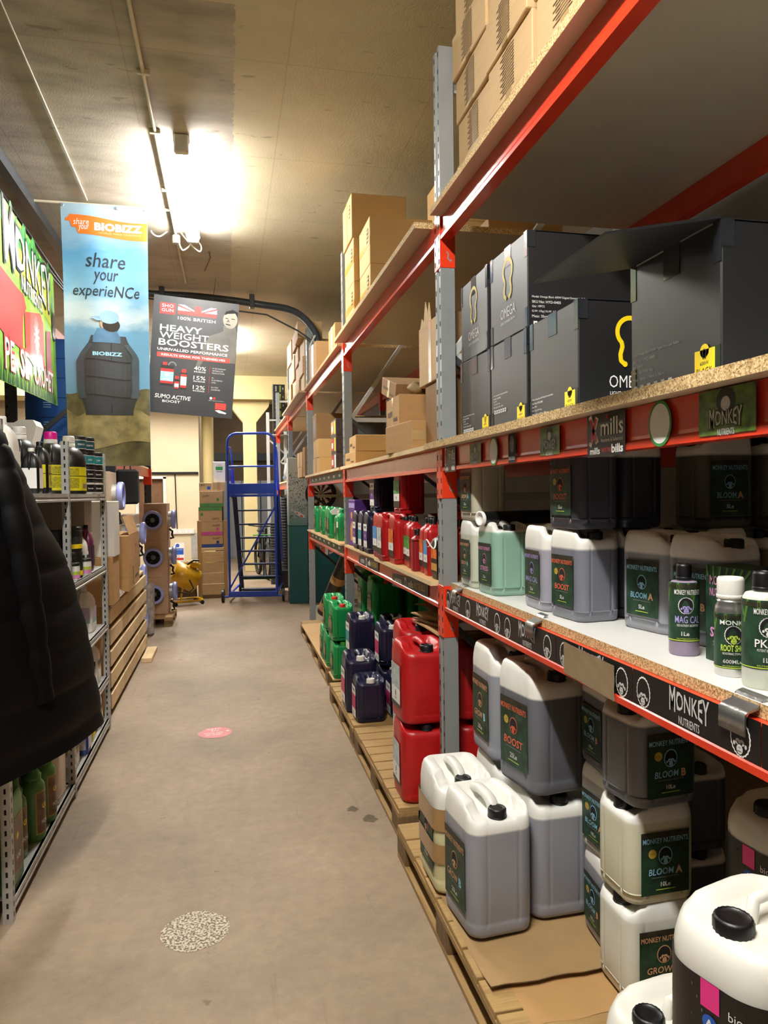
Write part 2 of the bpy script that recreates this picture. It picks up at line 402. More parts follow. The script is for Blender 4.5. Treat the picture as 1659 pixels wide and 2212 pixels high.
struct('ceiling', MB().box(X0-.2, X1+.2, Y0-.2, Y1+.2, CEIL, CEIL+.2, ceil_mat()))
struct('wall_left', MB().box(X0-.2, X0, Y0, Y1, 0, CEIL, DARKWALL))
struct('wall_right', MB().box(X1, X1+.2, Y0, Y1, 0, CEIL, DARKWALL))
struct('wall_front', MB().box(X0-.2, X1+.2, Y0-.2, Y0, 0, CEIL, DARKWALL))
struct('wall_back', MB().box(X0-.2, X1+.2, Y1, Y1+.2, 0, CEIL, DIMWALL))

# ---------------------------------------------------------------- fluorescent battens
TUBE, _nt, _b = new_mat('lit_tube')
_b.inputs['Base Color'].default_value = (1, 1, 1, 1); _b.inputs['Emission Color'].default_value = LAMP_COL+(1,)
_b.inputs['Emission Strength'].default_value = LAMP_POWER
LAMPBODY = mat('lamp_body', '#d5d3cc', .5, var=.03)
def batten(x, y, L, k, label):
    t = thing('fluorescent_light', label, 'ceiling light', (x, y, CEIL), group='fluorescent battens on the ceiling')
    part('lamp_body', MB().box(-.055, .055, 0, L, -.055, 0, LAMPBODY, .006), t)
    for s in (0, 1):
        y0 = -.03 if s == 0 else L-.03
        part('end_bracket', MB().box(-.05, .05, y0, y0+.06, -.125, -.0, LAMPBODY, .01), t)
    tm = TUBE
    if k != 1.0:
        tm = TUBE.copy(); tm.name = 'lit_tube_dimmer'; tm.node_tree.nodes['Principled BSDF'].inputs['Emission Strength'].default_value = LAMP_POWER*k
    part('lamp_diffuser', MB().prism([(-.052, -.056), (.052, -.056), (.06, -.085), (.045, -.112), (.02, -.122), (-.02, -.122), (-.045, -.112), (-.06, -.085)], .03, L-.03, tm, 'Y'), t, 'glowing white diffuser')
for i, (x, y, L, k) in enumerate(LAMPS):
    batten(x, y, L, k, ['glaring fluorescent batten on the ceiling right of the sky blue banner',
        'fluorescent batten on the ceiling above the viewer', 'fluorescent batten on the far ceiling behind the dark poster',
        'fluorescent batten on the ceiling before the far cream wall', 'fluorescent batten on the ceiling at the far left by the cream wall', 'added ceiling batten past the flared column to brighten the dim wall behind it'][i])
# ---------------------------------------------------------------- pallet racking along the right of the aisle
RX, RB = 0.955, 1.87            # aisle face and rear face of the racking
POST = [0.41, 3.19, 5.97, 8.75, 11.53, 14.31]
POSTH = [3.62, 3.62, 3.62, 3.62, 3.62, 3.62]
LEV = {'low': (1.084, 1.184), 'mid': (1.72, 1.822), 'top': (2.76, 2.86)}
rack = thing('pallet_racking', 'long grey and orange pallet racking with red beams along the right of the aisle', 'racking', (RX, 0, 0))
def post_mb(h, back=False):
    mb = MB(); k = -1 if back else 1
    prof = [(0, -.042), (0, -.016), (.009, -.010), (.009, .010), (0, .016), (0, .042), (.066, .042), (.066, -.042)]
    prof = [(x*k, y) for x, y in prof]
    if back: prof = prof[::-1]
    mb.prism(prof, 0, h, GREY)
    if not back:
        for i in range(int(h/.075)):
            z = .05+i*.075
            for y in (-.029, .029): mb.add([(-.0006, y-.006, z), (-.0006, y-.006, z+.022), (-.0006, y+.006, z+.022), (-.0006, y+.006, z)], [(0, 1, 2, 3)], SLOT)
    mb.box(-.02 if not back else -.086, .086 if not back else .02, -.06, .06, 0, .006, GREY)
    return mb
def connector(z0, z1, side, k):
    """folded end plate of a beam; side -1: plate on the near half of the post, +1: on the far half"""
    mb = MB(); a, b = z0-.125, z1+.012; s = k
    y0, y1 = (-.0445, 0) if side > 0 else (0, .0445)     # beam beyond the post (+Y) ends on far half
    y0, y1 = ((0, .0445) if side < 0 else (-.0445, 0))
    x0, x1 = (-.003, .069) if s > 0 else (-.069, .003)
    mb.box(x0, x1, y0, y1, a, b, ORANGE, .0015)
    if s > 0:
        n = int((b-a)/.052)
        for i in range(n):
            z = a+.018+i*.052; y = .029 if side < 0 else -.029
            mb.add([(x0-.0006, y-.006, z), (x0-.0006, y-.006, z+.024), (x0-.0006, y+.006, z+.024), (x0-.0006, y+.006, z)], [(0, 1, 2, 3)], SLOT)
        yf = .0450 if side < 0 else -.0450
        pts = [(.030, a+.075), (.040, a+.062), (.036, a+.045), (.048, a+.034), (.050, a+.040), (.054, a+.034), (.046, a+.026), (.030, a+.042), (.034, a+.060), (.026, a+.072)]
        vs = [(x, yf, z) for x, z in pts]; mb.add(vs, [tuple(range(len(vs)))], GREY)
    return mb
for i, y in enumerate(POST):
    part('upright_post', post_mb(POSTH[i]), rack, loc=(0, y, 0))
    part('upright_post', post_mb(POSTH[i], True), rack, loc=(RB+.05-RX, y, 0))
    w = RB-RX+.05; zs = [.25, 1.0, 1.60, 2.24, 3.45]
    for z in zs: part('frame_brace', MB().box(.066, w-.066, -.016, .016, z-.018, z+.018, PALEGREY), rack, loc=(0, y, 0))
    for a, (za, zb) in enumerate(zip(zs[:-1], zs[1:])):
        p0, p1 = ((.06, 0, za), (w-.06, 0, zb)) if a == 3 else ((w-.06, 0, za), (.06, 0, zb))
        part('frame_brace', MB().bar(p0, p1, .03, .036, PALEGREY if a >= 3 else DARKSTEEL, up=(0, 1, 0)), rack, loc=(0, y, 0))
def beam(i, lev, back=False):
    z0, z1 = LEV[lev]; y0, y1 = POST[i]+.0425, POST[i+1]-.0425
    p = [(0, z0), (0, z0+.016), (.006, z0+.022), (.007, z0+.03), (.007, z1), (.05, z1), (.05, z0)]
    if back: p = [(RB-RX-x+.05, z) for x, z in p]
    b = part('shelf_beam', MB().prism(p, y0, y1, REDBEAM, 'Y'), rack)
    dx = 0 if not back else RB+.05-RX
    for s, yy in ((-1, POST[i]), (1, POST[i+1])):
        part('beam_connector', connector(z0, z1, s, -1 if back else 1), b, 'orange end plate', loc=(dx, yy, 0))
    return b
BEAMS = {}
for i in range(5):
    for lev in LEV:
        if (i == 3 and lev != 'top') or (i == 4 and lev == 'low'): continue
        BEAMS[(i, lev)] = beam(i, lev)
        beam(i, lev, True)
# shelf boards resting on the beams
def board(x0, x1, y0, y1, z0, z1, label, top=LAMINATE, under=UNDERLAM, edge=CHIP, group=None, rz=0, tongue=None):
    mb = MB(); cx, cy = (x0+x1)/2, (y0+y1)/2; a, b = (x1-x0)/2, (y1-y0)/2; h = z1-z0
    mb.box(-a, a, -b, b, 0, h, edge)
    mb.mi = [mb.slot(under), mb.slot(top)] + mb.mi[2:]
    if tongue: mb.box(tongue[0]-cx, tongue[1]-cx, b, tongue[2]-cy, 0, h, edge)
    return single('shelf_board', mb, label, 'shelf board', (cx, cy, z0), rz, group)
board(.983, 1.95, .46, 3.13, 1.185, 1.213, 'white topped chipboard shelf holding the white jerrycans and small bottles')
board(.905, 1.95, .46, 3.14, 1.823, 1.851, 'chipboard shelf carrying the black cartons', tongue=(.905, .949, 3.29))
board(.905, 1.95, .46, 3.142, 2.861, 2.889, 'chipboard shelf overhead carrying the stacked pale brown cartons', top=CHIP)
board(.875, 1.95, 3.30, 5.90, 2.861, 2.889, 'chipboard shelf carrying the tan cartons with orange tape', top=CHIP)
board(.915, 1.95, 6.02, 8.70, 2.861, 2.885, 'high chipboard shelf beyond the tan cartons with orange tape', top=CHIP)
board(.860, 1.95, 8.80, 11.48, 2.861, 2.885, 'high chipboard shelf under the tall far carton stacks', top=CHIP)
board(.915, 1.95, 11.58, 14.26, 2.861, 2.885, 'farthest high chipboard shelf of the racking', top=CHIP)
board(.915, 1.95, 3.24, 5.92, 1.823, 1.846, 'pale wooden shelf under the torn cartons in the second bay', top=PLY, edge=PINE_Y, under=PLY)
board(.915, 1.95, 6.02, 8.70, 1.823, 1.846, 'pale wooden shelf under the taped carton pile in the third bay', top=PLY, edge=PINE_Y, under=PLY)
board(.93, 1.95, 11.6, 14.2, 1.823, 1.846, 'wooden shelf beyond the koi cabinet', top=PLY, edge=PINE_Y, under=PLY)
# bay two: loose pine boards on the low beams
board(.925, 1.95, 3.245, 4.62, 1.186, 1.206, 'pale plywood shelf under the small red bottles', top=PLY, edge=PINE_Y, under=PLY, rz=-.006)
board(.945, 1.95, 4.64, 5.91, 1.186, 1.203, 'pale plywood shelf under the navy canisters', top=PLY, edge=PINE_Y, under=PLY, rz=.008)
board(.925, 1.95, 6.03, 8.69, 1.186, 1.201, 'pale plywood shelf under the green canisters', top=PLY, edge=PINE_Y, under=PLY, rz=-.004)

# strip signs and stickers stuck on the beams (they belong to the beams)
def monkey(f, u, v, r, face, hair, line, lv=1, el=1.15):
    """the round afro head emblem of the bottles and strips"""
    n = 44
    def blob(k, j): return [(u+r*k*(1+j*(i % 2))*cos(2*pi*i/n), v+.10*r+r*el*k*(1+j*(i % 2))*sin(2*pi*i/n)) for i in range(n)]
    if line: f.poly(blob(1.0, .06), line, lv)
    f.poly(blob(.90, .05), hair, lv+1)
    y = v-.30*r*el
    for s in (-1, 1):
        f.disc(u+s*.21*r, y+.20*r, .25*r, face, lv+2, 16, .23*r); f.disc(u+s*.58*r, y+.02*r, .12*r, face, lv+2, 10, .17*r)
        f.disc(u+s*.20*r, y+.16*r, .085*r, SHOPBLACK, lv+4, 8)
    f.poly([(u-.18*r, y+.12*r), (u+.18*r, y+.12*r), (u+.16*r, y-.3*r), (u-.16*r, y-.3*r)], face, lv+2)
    f.disc(u, y-.30*r, .32*r, face, lv+3, 18, .34*r)
    for s in (-1, 1): f.disc(u+s*.07*r, y-.17*r, .045*r, SHOPBLACK, lv+4, 6)
    f.line((u-.2*r, y-.42*r), (u+.2*r, y-.42*r), .04*r, SHOPBLACK, lv+4)
def on_beam(i, lev, u_y, f, name, w, h, bg, zc=None, nx=-.002, tilt=0):
    """flat print on the aisle face of a beam; u runs towards the viewer (-Y)"""
    z0, z1 = LEV[lev]; zc = zc or (z0+z1)/2+.012
    mb = MB(); mp = plane_map((.007+nx, u_y, zc), (0, -1, tilt), (0, -tilt, 1), .0005)
    Flat().rect(-w/2, -h/2, w/2, h/2, bg, 0).emit(mb, mp); f.emit(mb, mp)
    return part(name, mb, BEAMS[(i, lev)])
def warp_m(x): return 1.30 if x < .22 else (.92 if x < .80 else 1.22)
def monkey_word(f, u, v, h, m, outline=None, lv=2, sub=True, wmax=None):
    w = h*3.1
    if outline: f.text('MONKEY', u, v, h*1.18, outline, lv-1, w=w*1.05, bold=.05, warp=warp_m)
    f.text('MONKEY', u, v, h, m, lv, w=w, bold=.012, warp=warp_m)
    if sub: f.text('NUTRIENTS', u+.03*h, v-h*.92, h*.42, m, lv, w=w*.52, bold=.01)
# long black strip of the front low beam
def strip_sign(y, y0, y1, heads):
    f = Flat(); h = .084
    for u in heads: monkey(f, y-u, -.008, .0275, WPRINT, SHOPBLACK, WHITE, 1, 1.30)
    monkey_word(f, 0, .012, .044, WPRINT, None, 2)
    c = (y0+y1)/2
    g = Flat(); g.it = [([(u+c-y, v) for u, v in vs], fs, m, lv) for vs, fs, m, lv in f.it]
    on_beam(0, 'low', c, g, 'strip_sign', abs(y1-y0)-.0003, h, SHOPBLACK, nx=-.0035)
strip_sign(2.985, 3.11, 2.775, (2.82, 3.09)); strip_sign(2.645, 2.773, 2.44, (2.49,)); strip_sign(2.22, 2.438, 2.005, (2.39, 2.065))
strip_sign(1.79, 2.003, 1.585, (1.95, 1.633)); strip_sign(1.365, 1.583, 1.15, (1.537, 1.205)); strip_sign(.93, 1.148, .72, (1.10, .78))
# strip of brown tape over part of the strip
mb = MB(); n = 24
def _tp(u, v): return (.0005-.0022*abs(sin(9*u+6*v))*(.3+u*.7)-.0018, 1.945-.285*u, 1.09+.092*v-.006*u)
mb.grid(_tp, 40, 8, mat('beige_parcel_tape', '#8a775c', .25, var=.08, coat=.4), True); part('parcel_tape', mb, BEAMS[(0, 'low')], 'crumpled beige parcel tape')
def sticker_monkey(y, w, h, i=0):
    f = Flat(); G1 = mat('leafy_sticker', '#55702a', .4, var=.7, scale=30)
    f.disc(0, h*.22, w*.17, SHOPBLACK, 1, 20, h*.30); f.disc(0, h*.16, w*.085, WPRINT, 2, 14, h*.16)
    monkey_word(f, 0, -h*.14, h*.34, WPRINT, SHOPBLACK, 3)
    on_beam(i, 'mid', y, f, 'beam_sticker', w, h, G1, nx=-.0085, zc=1.774)
def sticker_mills(y, w, h, i=0):
    f = Flat()
    for a in (1, -1):
        f.line((-.42*w, -a*.06*h+.09*h*0-.30*h*a+.12*h), (-.22*w, .30*h*a+.12*h), .085*w, WHITE, 1)
        f.line((-.42*w+.004, -.27*h*a+.12*h), (-.22*w-.004, .27*h*a+.12*h), .065*w, RED, 2)
    f.text('mills', .17*w, .17*h, .40*h, WHITE, 2, w=.58*w, bold=.03)
    f.text('x', .06*w, .40*h, .10*h, RED, 3, bold=.05)
    f.text('Nutrients & Substrates', .17*w, -.13*h, .085*h, WHITE, 2, w=.56*w)
    f.text('mills', -.28*w, -.36*h, .16*h, WHITE, 2, w=.27*w, bold=.03); f.text('PAYS THE', .03*w, -.36*h, .10*h, RED, 2, w=.24*w); f.text('bills', .31*w, -.34*h, .20*h, WHITE, 2, w=.29*w, bold=.03)
    on_beam(i, 'mid', y, f, 'beam_sticker', w, h, SHOPBLACK, nx=-.0085, zc=1.766)
def sticker_oval(y, i=0):
    f = Flat(); f.disc(0, 0, .044, GREENP, 1, 28, .052); f.disc(0, 0, .038, WHITE, 2, 28, .045)
    on_beam(i, 'mid', y, f, 'beam_sticker', .01, .01, GREENP, nx=-.0085, zc=1.770)
def sticker_king(y, i=0):
    f = Flat(); f.disc(0, .015, .02, BROWNP, 1, 14, .03); f.text('KING KOLA', 0, -.034, .012, WHITE, 2, wmax=.055)
    on_beam(i, 'mid', y, f, 'beam_sticker', .065, .098, BLACKM, nx=-.0085, zc=1.770)
sticker_monkey(1.24, .165, .090); sticker_oval(1.46); sticker_mills(1.70, .19, .112); sticker_monkey(2.03, .135, .085)
sticker_king(2.325); sticker_oval(2.50); sticker_monkey(2.70, .13, .078); sticker_mills(3.03, .155, .108)
# strips of bay two (low beam) and bay three
def strip_mills(y, w=.62, i=1, z=None, tilt=0):
    f = Flat(); f.text('NUTRITION', -.30*w, 0, .030, WHITE, 2, w=.20*w, bold=.02); f.disc(-.09*w, 0, .024, WHITE, 1, 16, .034)
    f.disc(-.09*w, 0, .016, SHOPBLACK, 2, 12, .022)
    f.text('mills', .06*w, .002, .036, WHITE, 2, w=.13*w, bold=.03); f.text('PAYS THE BILLS', .29*w, 0, .034, GOLDP, 2, w=.28*w, bold=.02)
    on_beam(i, 'low', y, f, 'strip_sign', w, .075, SHOPBLACK, nx=-.004, tilt=tilt, zc=z)
strip_mills(4.98, .72, z=1.135, tilt=.03); strip_mills(3.82, .80, z=1.125, tilt=.05)
for lev, yy, ww in (('low', 7.32, 2.5), ('mid', 7.2, 2.6)):
    f = Flat(); 
    for k in range(7): f.rect(-ww/2+.15+k*.34, -.012, -ww/2+.27+k*.34, .012, WHITE, 1); f.disc(-ww/2+.38+k*.34-.02, 0, .022, GREENP, 1, 12)
    on_beam(2, lev, yy, f, 'strip_sign', ww, .062, DKGREENP, nx=-.004)
# bent foil clips on the front low beam
FOIL = mat('foil_tape', '#9a9b9b', .3, .85, var=.12, bump=.3, bscale=60)
for y, w in ((2.985, .05), (2.185, .06), (1.22, .075)):
    mb = MB(); prof = [(.035, 1.2185), (.026, 1.200), (.004, 1.194), (-.002, 1.186), (-.0035, 1.150), (-.0065, 1.150), (-.0055, 1.192), (.004, 1.199), (.024, 1.205), (.05, 1.2225)]
    mb.prism(prof, y-w/2, y+w/2, FOIL, 'Y', smooth=True); part('foil_strip', mb, BEAMS[(0, 'low')], 'folded silver foil strip')
# ---------------------------------------------------------------- canisters
def rrect(w, d, r, n=5, notch=.0):
    """rounded rectangle outline, counter-clockwise, with a groove next to each corner"""
    P = []
    a, b = w/2-r, d/2-r
    def side(x0, y0, x1, y1, nx, ny):
        L = sqrt((x1-x0)**2+(y1-y0)**2)
        ts = [.0, .06, .09, .12, .18, .5, .82, .88, .91, .94] if notch else [0, .25, .5, .75]
        for t in ts:
            k = -notch if (notch and (abs(t-.09) < .01 or abs(t-.91) < .01)) else 0
            P.append((x0+(x1-x0)*t+nx*k, y0+(y1-y0)*t+ny*k))
    def arc(cx, cy, a0):
        for i in range(n): t = a0+pi/2*i/n; P.append((cx+r*cos(t), cy+r*sin(t)))
    arc(a, b, 0); side(a, d/2, -a, d/2, 0, 1)
    arc(-a, b, pi/2); side(-w/2, b, -w/2, -b, -1, 0)
    arc(-a, -b, pi); side(-a, -d/2, a, -d/2, 0, -1)
    arc(a, -b, 3*pi/2); side(w/2, -b, w/2, b, 1, 0)
    return P
def sstep(a, b, x):
    t = min(1, max(0, (x-a)/(b-a))); return t*t*(3-2*t)
BODY = {}
def can_body(key, w, d, h, m, r=None, rec=.11, round_top=False, notch=.0025):
    """stackable canister: long axis along Y, spout end at -Y, recessed deck around the handle"""
    k = (key, w, d, h, m.name)
    if k in BODY: return BODY[k]
    r = r or min(w, d)*.2; O = rrect(w, d, r, 5, notch); O0 = rrect(w, d, r, 5, 0 if notch == 0 else 1e-9); mb = MB(); hs = h*(.83 if not round_top else .80)
    def ring(s, z, o=O, inset=0):
        return [(x*s, y*s, z) for x, y in o]
    R = [ring(.90, 0, O0), ring(.965, .004, O0), ring(.992, .016, O0), ring(1, .035, O0), ring(1, h*.10), ring(.988, h*.115), ring(1, h*.13), ring(1.004, h*.45), ring(1, hs-.02, O), ring(1, hs, O0)]
    dk = h*rec
    def top(x, y):
        u, v = abs(x)/(w/2), y/(d/2)
        t = (1-sstep(.40, .60, u))*(1-sstep(.55, .78, v))        # trench round the handle, open at the spout end
        sp = sstep(.30, .52, -v)*.9                            # spout end lower right across
        return h-dk*max(t, sp*(1-sstep(.80, .95, u)))
    ss = [(.985, .30), (.955, .66), (.91, .90), (.85, 1), (.76, 1), (.66, 1), (.56, 1), (.46, 1), (.36, 1), (.25, 1), (.13, 1), (.03, 1)]
    if round_top: ss = [(.99, .22), (.965, .48), (.92, .74), (.86, .91), (.78, 1), (.69, 1), (.58, 1), (.48, 1), (.38, 1), (.27, 1), (.15, 1), (.04, 1)]
    for s, f in ss: R.append([(x*s, y*s, hs+f*(top(x*s, y*s)-hs)) for x, y in O0])
    mb.rings(R, m, True)
    BODY[k] = mb.mesh('canister_body'); return BODY[k]
CAPM = {}
def cap_mesh(r, h, m, neck=None):
    k = (r, h, m.name)
    if k not in CAPM:
        mb = MB(); n = 40
        mb.lathe([(r*.98, 0), (r*1.04, .002), (r*1.04, h*.18), (r, h*.2)], m, n, cap1=False)
        mb.lathe([(r, h*.2), (r, h*.85), (r*.9, h), (r*.84, h)], m, n, rib=.05, cap0=False, cap1=False)
        mb.lathe([(r*.84, h), (r*.78, h*.92), (r*.4, h*.93), (r*.05, h*.93)], m, n, cap0=False)
        CAPM[k] = mb.mesh('cap')
    return CAPM[k]
HAND = {}
def handle_mesh(w, d, h, m, rec, size):
    k = (w, d, h, m.name)
    if k not in HAND:
        mb = MB(); z0 = h-h*rec; rr = .0125*size+.003
        mb.tube([(0, -.22*d, z0-.004), (0, -.19*d, z0+h*rec*.55), (0, -.13*d, h-.012), (0, 0, h-.006), (0, .2*d, h-.006), (0, .30*d, h-.012), (0, .40*d, h-.02)], rr, m, 10, flat=1.25)
        HAND[k] = mb.mesh('handle')
    return HAND[k]
LABC = {}
def nutrient_label(key, w, h, head, name, name2, size, col, col2, hair=None, badge=False):
    """dark leaf patterned label: header, emblem, product name, size"""
    f = Flat(); f.rect(-w/2, -h/2, w/2, h/2, SHOPGREEN, 0)
    f.rect(-w/2, h*.36, w/2, h*.5, mat('label_branch', '#2c2a1c', .5, var=.8, scale=40), 1)
    f.text('MONKEY NUTRIENTS', 0, h*.365, h*.085, col, 3, w=w*.94, bold=.02)
    monkey(f, 0, h*.10, w*.14, col, BLACKM, col, 1)
    nm = [(name, col)] + ([(name2, col2)] if name2 else [])
    tot = name+(' '+name2 if name2 else '')
    if name2:
        f.text(name, -w*.09, -h*.13, h*.105, col, 3, w=w*.52, bold=.015, shear=.1); f.text(name2, w*.28, -h*.13, h*.125, col2, 3, bold=.04)
    else: f.text(name, 0, -h*.13, h*.115, col, 3, wmax=w*.8, bold=.015, shear=.1)
    f.line((-w*.28, -h*.225), (w*.28, -h*.225), h*.012, GREYP, 2)
    f.text(size+'e', 0, -h*.335, h*.075, WPRINT, 3, bold=.03)
    f.line((-w*.2, -h*.42), (w*.2, -h*.42), h*.012, LIMEP, 2)
    if badge: f.disc(-w*.27, h*.16, w*.085, GOLDP, 2, 18); f.text('100%', -w*.27, h*.16, w*.03, BROWNP, 3)
    for sx, sy in ((-.42, .2), (.40, .05), (-.38, -.30), (.36, -.36)):     # leaf blades
        for k in range(3):
            a = .6+k*.5; f.line((w*sx, h*sy), (w*sx+w*.10*cos(a)*(1 if sx < 0 else -1), h*sy+h*.07*sin(a)), w*.018, DKGREENP, 1)
    return f
def label_on(can, f, face, w, d, zc, off=0, rot=0, bulge=.0045, key=None):
    k = (key, face, w, d, zc, off)
    if key and k in LABC: return part('label', LABC[k], can)
    b = bulge; mp = {'x-': plane_map((-w/2-b, off, zc), (0, -1, 0), (0, 0, 1)), 'x+': plane_map((w/2+b, off, zc), (0, 1, 0), (0, 0, 1)),
          'y-': plane_map((off, -d/2-b, zc), (1, 0, 0), (0, 0, 1)), 'y+': plane_map((off, d/2+b, zc), (-1, 0, 0), (0, 0, 1))}[face]
    me = f.emit(MB(), mp).mesh('label')
    if key: LABC[k] = me
    return part('label', me, can)
SIZES = {'25L': (.228, .265, .428), '10L': (.190, .215, .281), '5L': (.150, .190, .288), '20L': (.25, .29, .40)}
LIQ = {'25L': .345, '10L': .235, '5L': .226, '20L': .33}
def canister(kind, label, cat, x, y, z, rz=0, body=None, liq='#7c8597', cap=BLACK, lab=None, face='x-', group=None, hmat=None, lsize=None, lz=None, key=None, level=None, capr=None, loff=0):
    w, d, h = SIZES[kind]; t = thing('jerrycan', label, cat, (x, y, z), rz, group)
    m = body or liquid_mat('fill_%s_%s_%s' % (kind, liq, level), liq, level or LIQ[kind])
    part('body', can_body(kind, w, d, h, m), t); rec = .11
    part('handle', handle_mesh(w, d, h, hmat or body or WPLASTIC, rec, {'25L': 1.1, '20L': 1.1, '10L': .9, '5L': .75}[kind]), t)
    cr = capr or {'25L': .031, '20L': .031, '10L': .027, '5L': .024}[kind]
    part('cap', cap_mesh(cr, cr*1.05, cap), t, loc=(0, -d*.33, h-h*rec-.002))
    if lab:
        lw, lh = lsize or ((d if face[0] == 'x' else w)*.66, h*.56)
        label_on(t, lab(lw, lh), face, w, d, lz or h*.43, off=loff, key=key)
    return t
def nl(name, name2, size, col, col2=None, badge=False):
    return (lambda w, h: nutrient_label(None, w, h, '', name, name2, size, col, col2, badge=badge)), 'nl_%s_%s_%s_%s' % (name, name2, size, badge)
GA = lambda s, b=False: nl('GROW', 'A', s, PEACHP, BLUEP, b)
GB = lambda s, b=False: nl('GROW', 'B', s, PEACHP, BLUEP, b)
BA = lambda s, b=False: nl('BLOOM', 'A', s, BLUEP, PEACHP, b)
BB = lambda s, b=False: nl('BLOOM', 'B', s, BLUEP, PEACHP, b)
BO = lambda s, b=True: nl('BOOST', None, s, CORALP, None, b)
MC = lambda s: nl('MAG CAL', None, s, LILACP)
ST = lambda s: nl('STRESS', None, s, PINKP)
def mcan(kind, label, x, y, z, spec, rz=0, **k):
    return canister(kind, label, 'jerrycan', x, y, z, rz, lab=spec[0] if spec else None, key=spec[1] if spec else None, **k)
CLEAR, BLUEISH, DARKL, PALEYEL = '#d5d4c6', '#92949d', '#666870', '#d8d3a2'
P0 = .160     # top of the cardboard on the near pallet
# --- near pallet, 25 litre cans
mcan('25L', 'leftmost 25 litre can on the near pallet, yellowish and wrapped in brown tape', .832, 2.612, P0, GA('25L'), liq=PALEYEL, level=.30)
mcan('25L', '25 litre peach-lettered B can alone at the front of the near pallet', .853, 2.338, P0, GB('25L'), rz=.08, liq=BLUEISH)
mcan('25L', 'bluish 25 litre can under the large red-lettered can', 1.105, 2.392, P0, GB('25L'), rz=.03, liq=BLUEISH)
mcan('25L', '25 litre red-lettered can stacked on the bluish can', 1.086, 2.388, P0+.428, BO('25L'), rz=.16, liq=DARKL, level=.33)
mcan('25L', 'clear 25 litre can standing behind the taped yellowish can', 1.095, 2.705, P0, None, liq=CLEAR)
mcan('25L', '25 litre peach-lettered B can stacked at the back beside the grey upright', 1.085, 2.705, P0+.428, GB('25L'), liq=BLUEISH, level=.33)
# brown tape wrapped round the yellowish can
for zz, hh in ((.275, .04), (.15, .035)):
    mb = MB(); O = rrect(.245, .275, .05, 5, 0); mb.rings([[(px, py, -hh) for px, py in O], [(px, py, hh) for px, py in O]], mat('wrapped_tape', '#a07c4e', .3, var=.1, coat=.4), True, False, False)
    part('tape_band', mb, bpy.data.objects['jerrycan'], 'brown tape band', loc=(0, 0, zz))
# --- 10 litre cans
for k, (sp, lb) in enumerate(((BB('10L', True), '10 litre blue-lettered B can at the bottom of the column of three'), (BA('10L', True), '10 litre blue-lettered A can in the middle of the column of three'), (BB('10L', True), '10 litre blue-lettered B can on top of the column of three'))):
    mcan('10L', lb, 1.238, 2.116+.004*k, P0+.2815*k, sp, rz=(-.10, .04, -.05)[k], liq=(BLUEISH, '#b4b5ac', DARKL)[k])
SIZES['10Lw'] = (.215, .205, .288)
for k, (sp, lb, lq) in enumerate(((GA('10L'), '10 litre peach-lettered A can at the bottom of the front column', CLEAR), (BA('10L', True), '10 litre blue-lettered A can in the middle of the front column', '#d0ceb4'), (BB('10L', True), '10 litre blue-lettered B can on top of the front column, tilted', DARKL))):
    mcan('10L', lb, 1.192+.004*k, 1.912+(.0, .004, -.006)[k], P0+.2815*k, sp, rz=-pi/2+(.0, .03, .10)[k], face='x+', liq=lq, lsize=(.155, .18))
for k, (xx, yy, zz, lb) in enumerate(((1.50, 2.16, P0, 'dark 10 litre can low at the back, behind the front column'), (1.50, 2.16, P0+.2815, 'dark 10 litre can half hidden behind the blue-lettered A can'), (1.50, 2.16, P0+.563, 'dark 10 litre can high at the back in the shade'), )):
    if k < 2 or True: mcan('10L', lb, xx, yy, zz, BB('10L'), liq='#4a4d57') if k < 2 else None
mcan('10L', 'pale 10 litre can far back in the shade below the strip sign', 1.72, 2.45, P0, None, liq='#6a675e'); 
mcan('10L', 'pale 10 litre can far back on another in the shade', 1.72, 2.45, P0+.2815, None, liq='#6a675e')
# ---------------------------------------------------------------- bay one, low shelf: 5 litre cans and small bottles
Z5 = 1.2135
mcan('5L', 'clear 5 litre peach-lettered A can under the black tube end, beside the grey upright', 1.082, 2.985, Z5, GA('5L'), liq='#c9cdb9')
mcan('5L', 'upper 5 litre peach-lettered A can above the black tube, beside the grey upright', 1.085, 2.985, Z5+.288, GA('5L'), liq='#c7c3ac', rz=.03)
mcan('5L', '5 litre pink-lettered can of pale green liquid', 1.082, 2.745, Z5, ST('5L'), liq='#8fb5a0', level=.25, rz=.05)
mcan('5L', '5 litre lilac-lettered can between the green pink-lettered can and the red-lettered can', 1.112, 2.345, Z5, MC('5L'), liq='#a09fab', level=.21, rz=-.02)
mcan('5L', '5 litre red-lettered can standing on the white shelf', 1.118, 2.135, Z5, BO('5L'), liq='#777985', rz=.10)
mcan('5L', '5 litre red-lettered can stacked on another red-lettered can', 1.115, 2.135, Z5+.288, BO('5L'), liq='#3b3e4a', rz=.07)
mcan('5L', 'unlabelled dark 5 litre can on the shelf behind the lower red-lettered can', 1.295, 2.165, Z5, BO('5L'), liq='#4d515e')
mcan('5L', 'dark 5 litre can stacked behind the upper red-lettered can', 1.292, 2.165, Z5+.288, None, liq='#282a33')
mcan('5L', '5 litre blue-lettered A can in the front row', 1.245, 1.895, Z5, BA('5L'), liq='#94969e', rz=.20)
mcan('5L', '5 litre blue-lettered B can behind the small bottles', 1.262, 1.690, Z5, BB('5L'), liq='#7d808a', rz=.22)
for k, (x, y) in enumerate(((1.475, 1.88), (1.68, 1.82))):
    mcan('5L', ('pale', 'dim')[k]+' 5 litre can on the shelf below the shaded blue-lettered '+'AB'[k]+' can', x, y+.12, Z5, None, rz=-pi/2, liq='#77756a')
mcan('5L', '5 litre blue-lettered A can in the dark upper row at the back', 1.505, 2.02, Z5+.288, BA('5L'), rz=-pi/2, face='x+', liq='#57564c', lsize=(.130, .17), loff=.0)
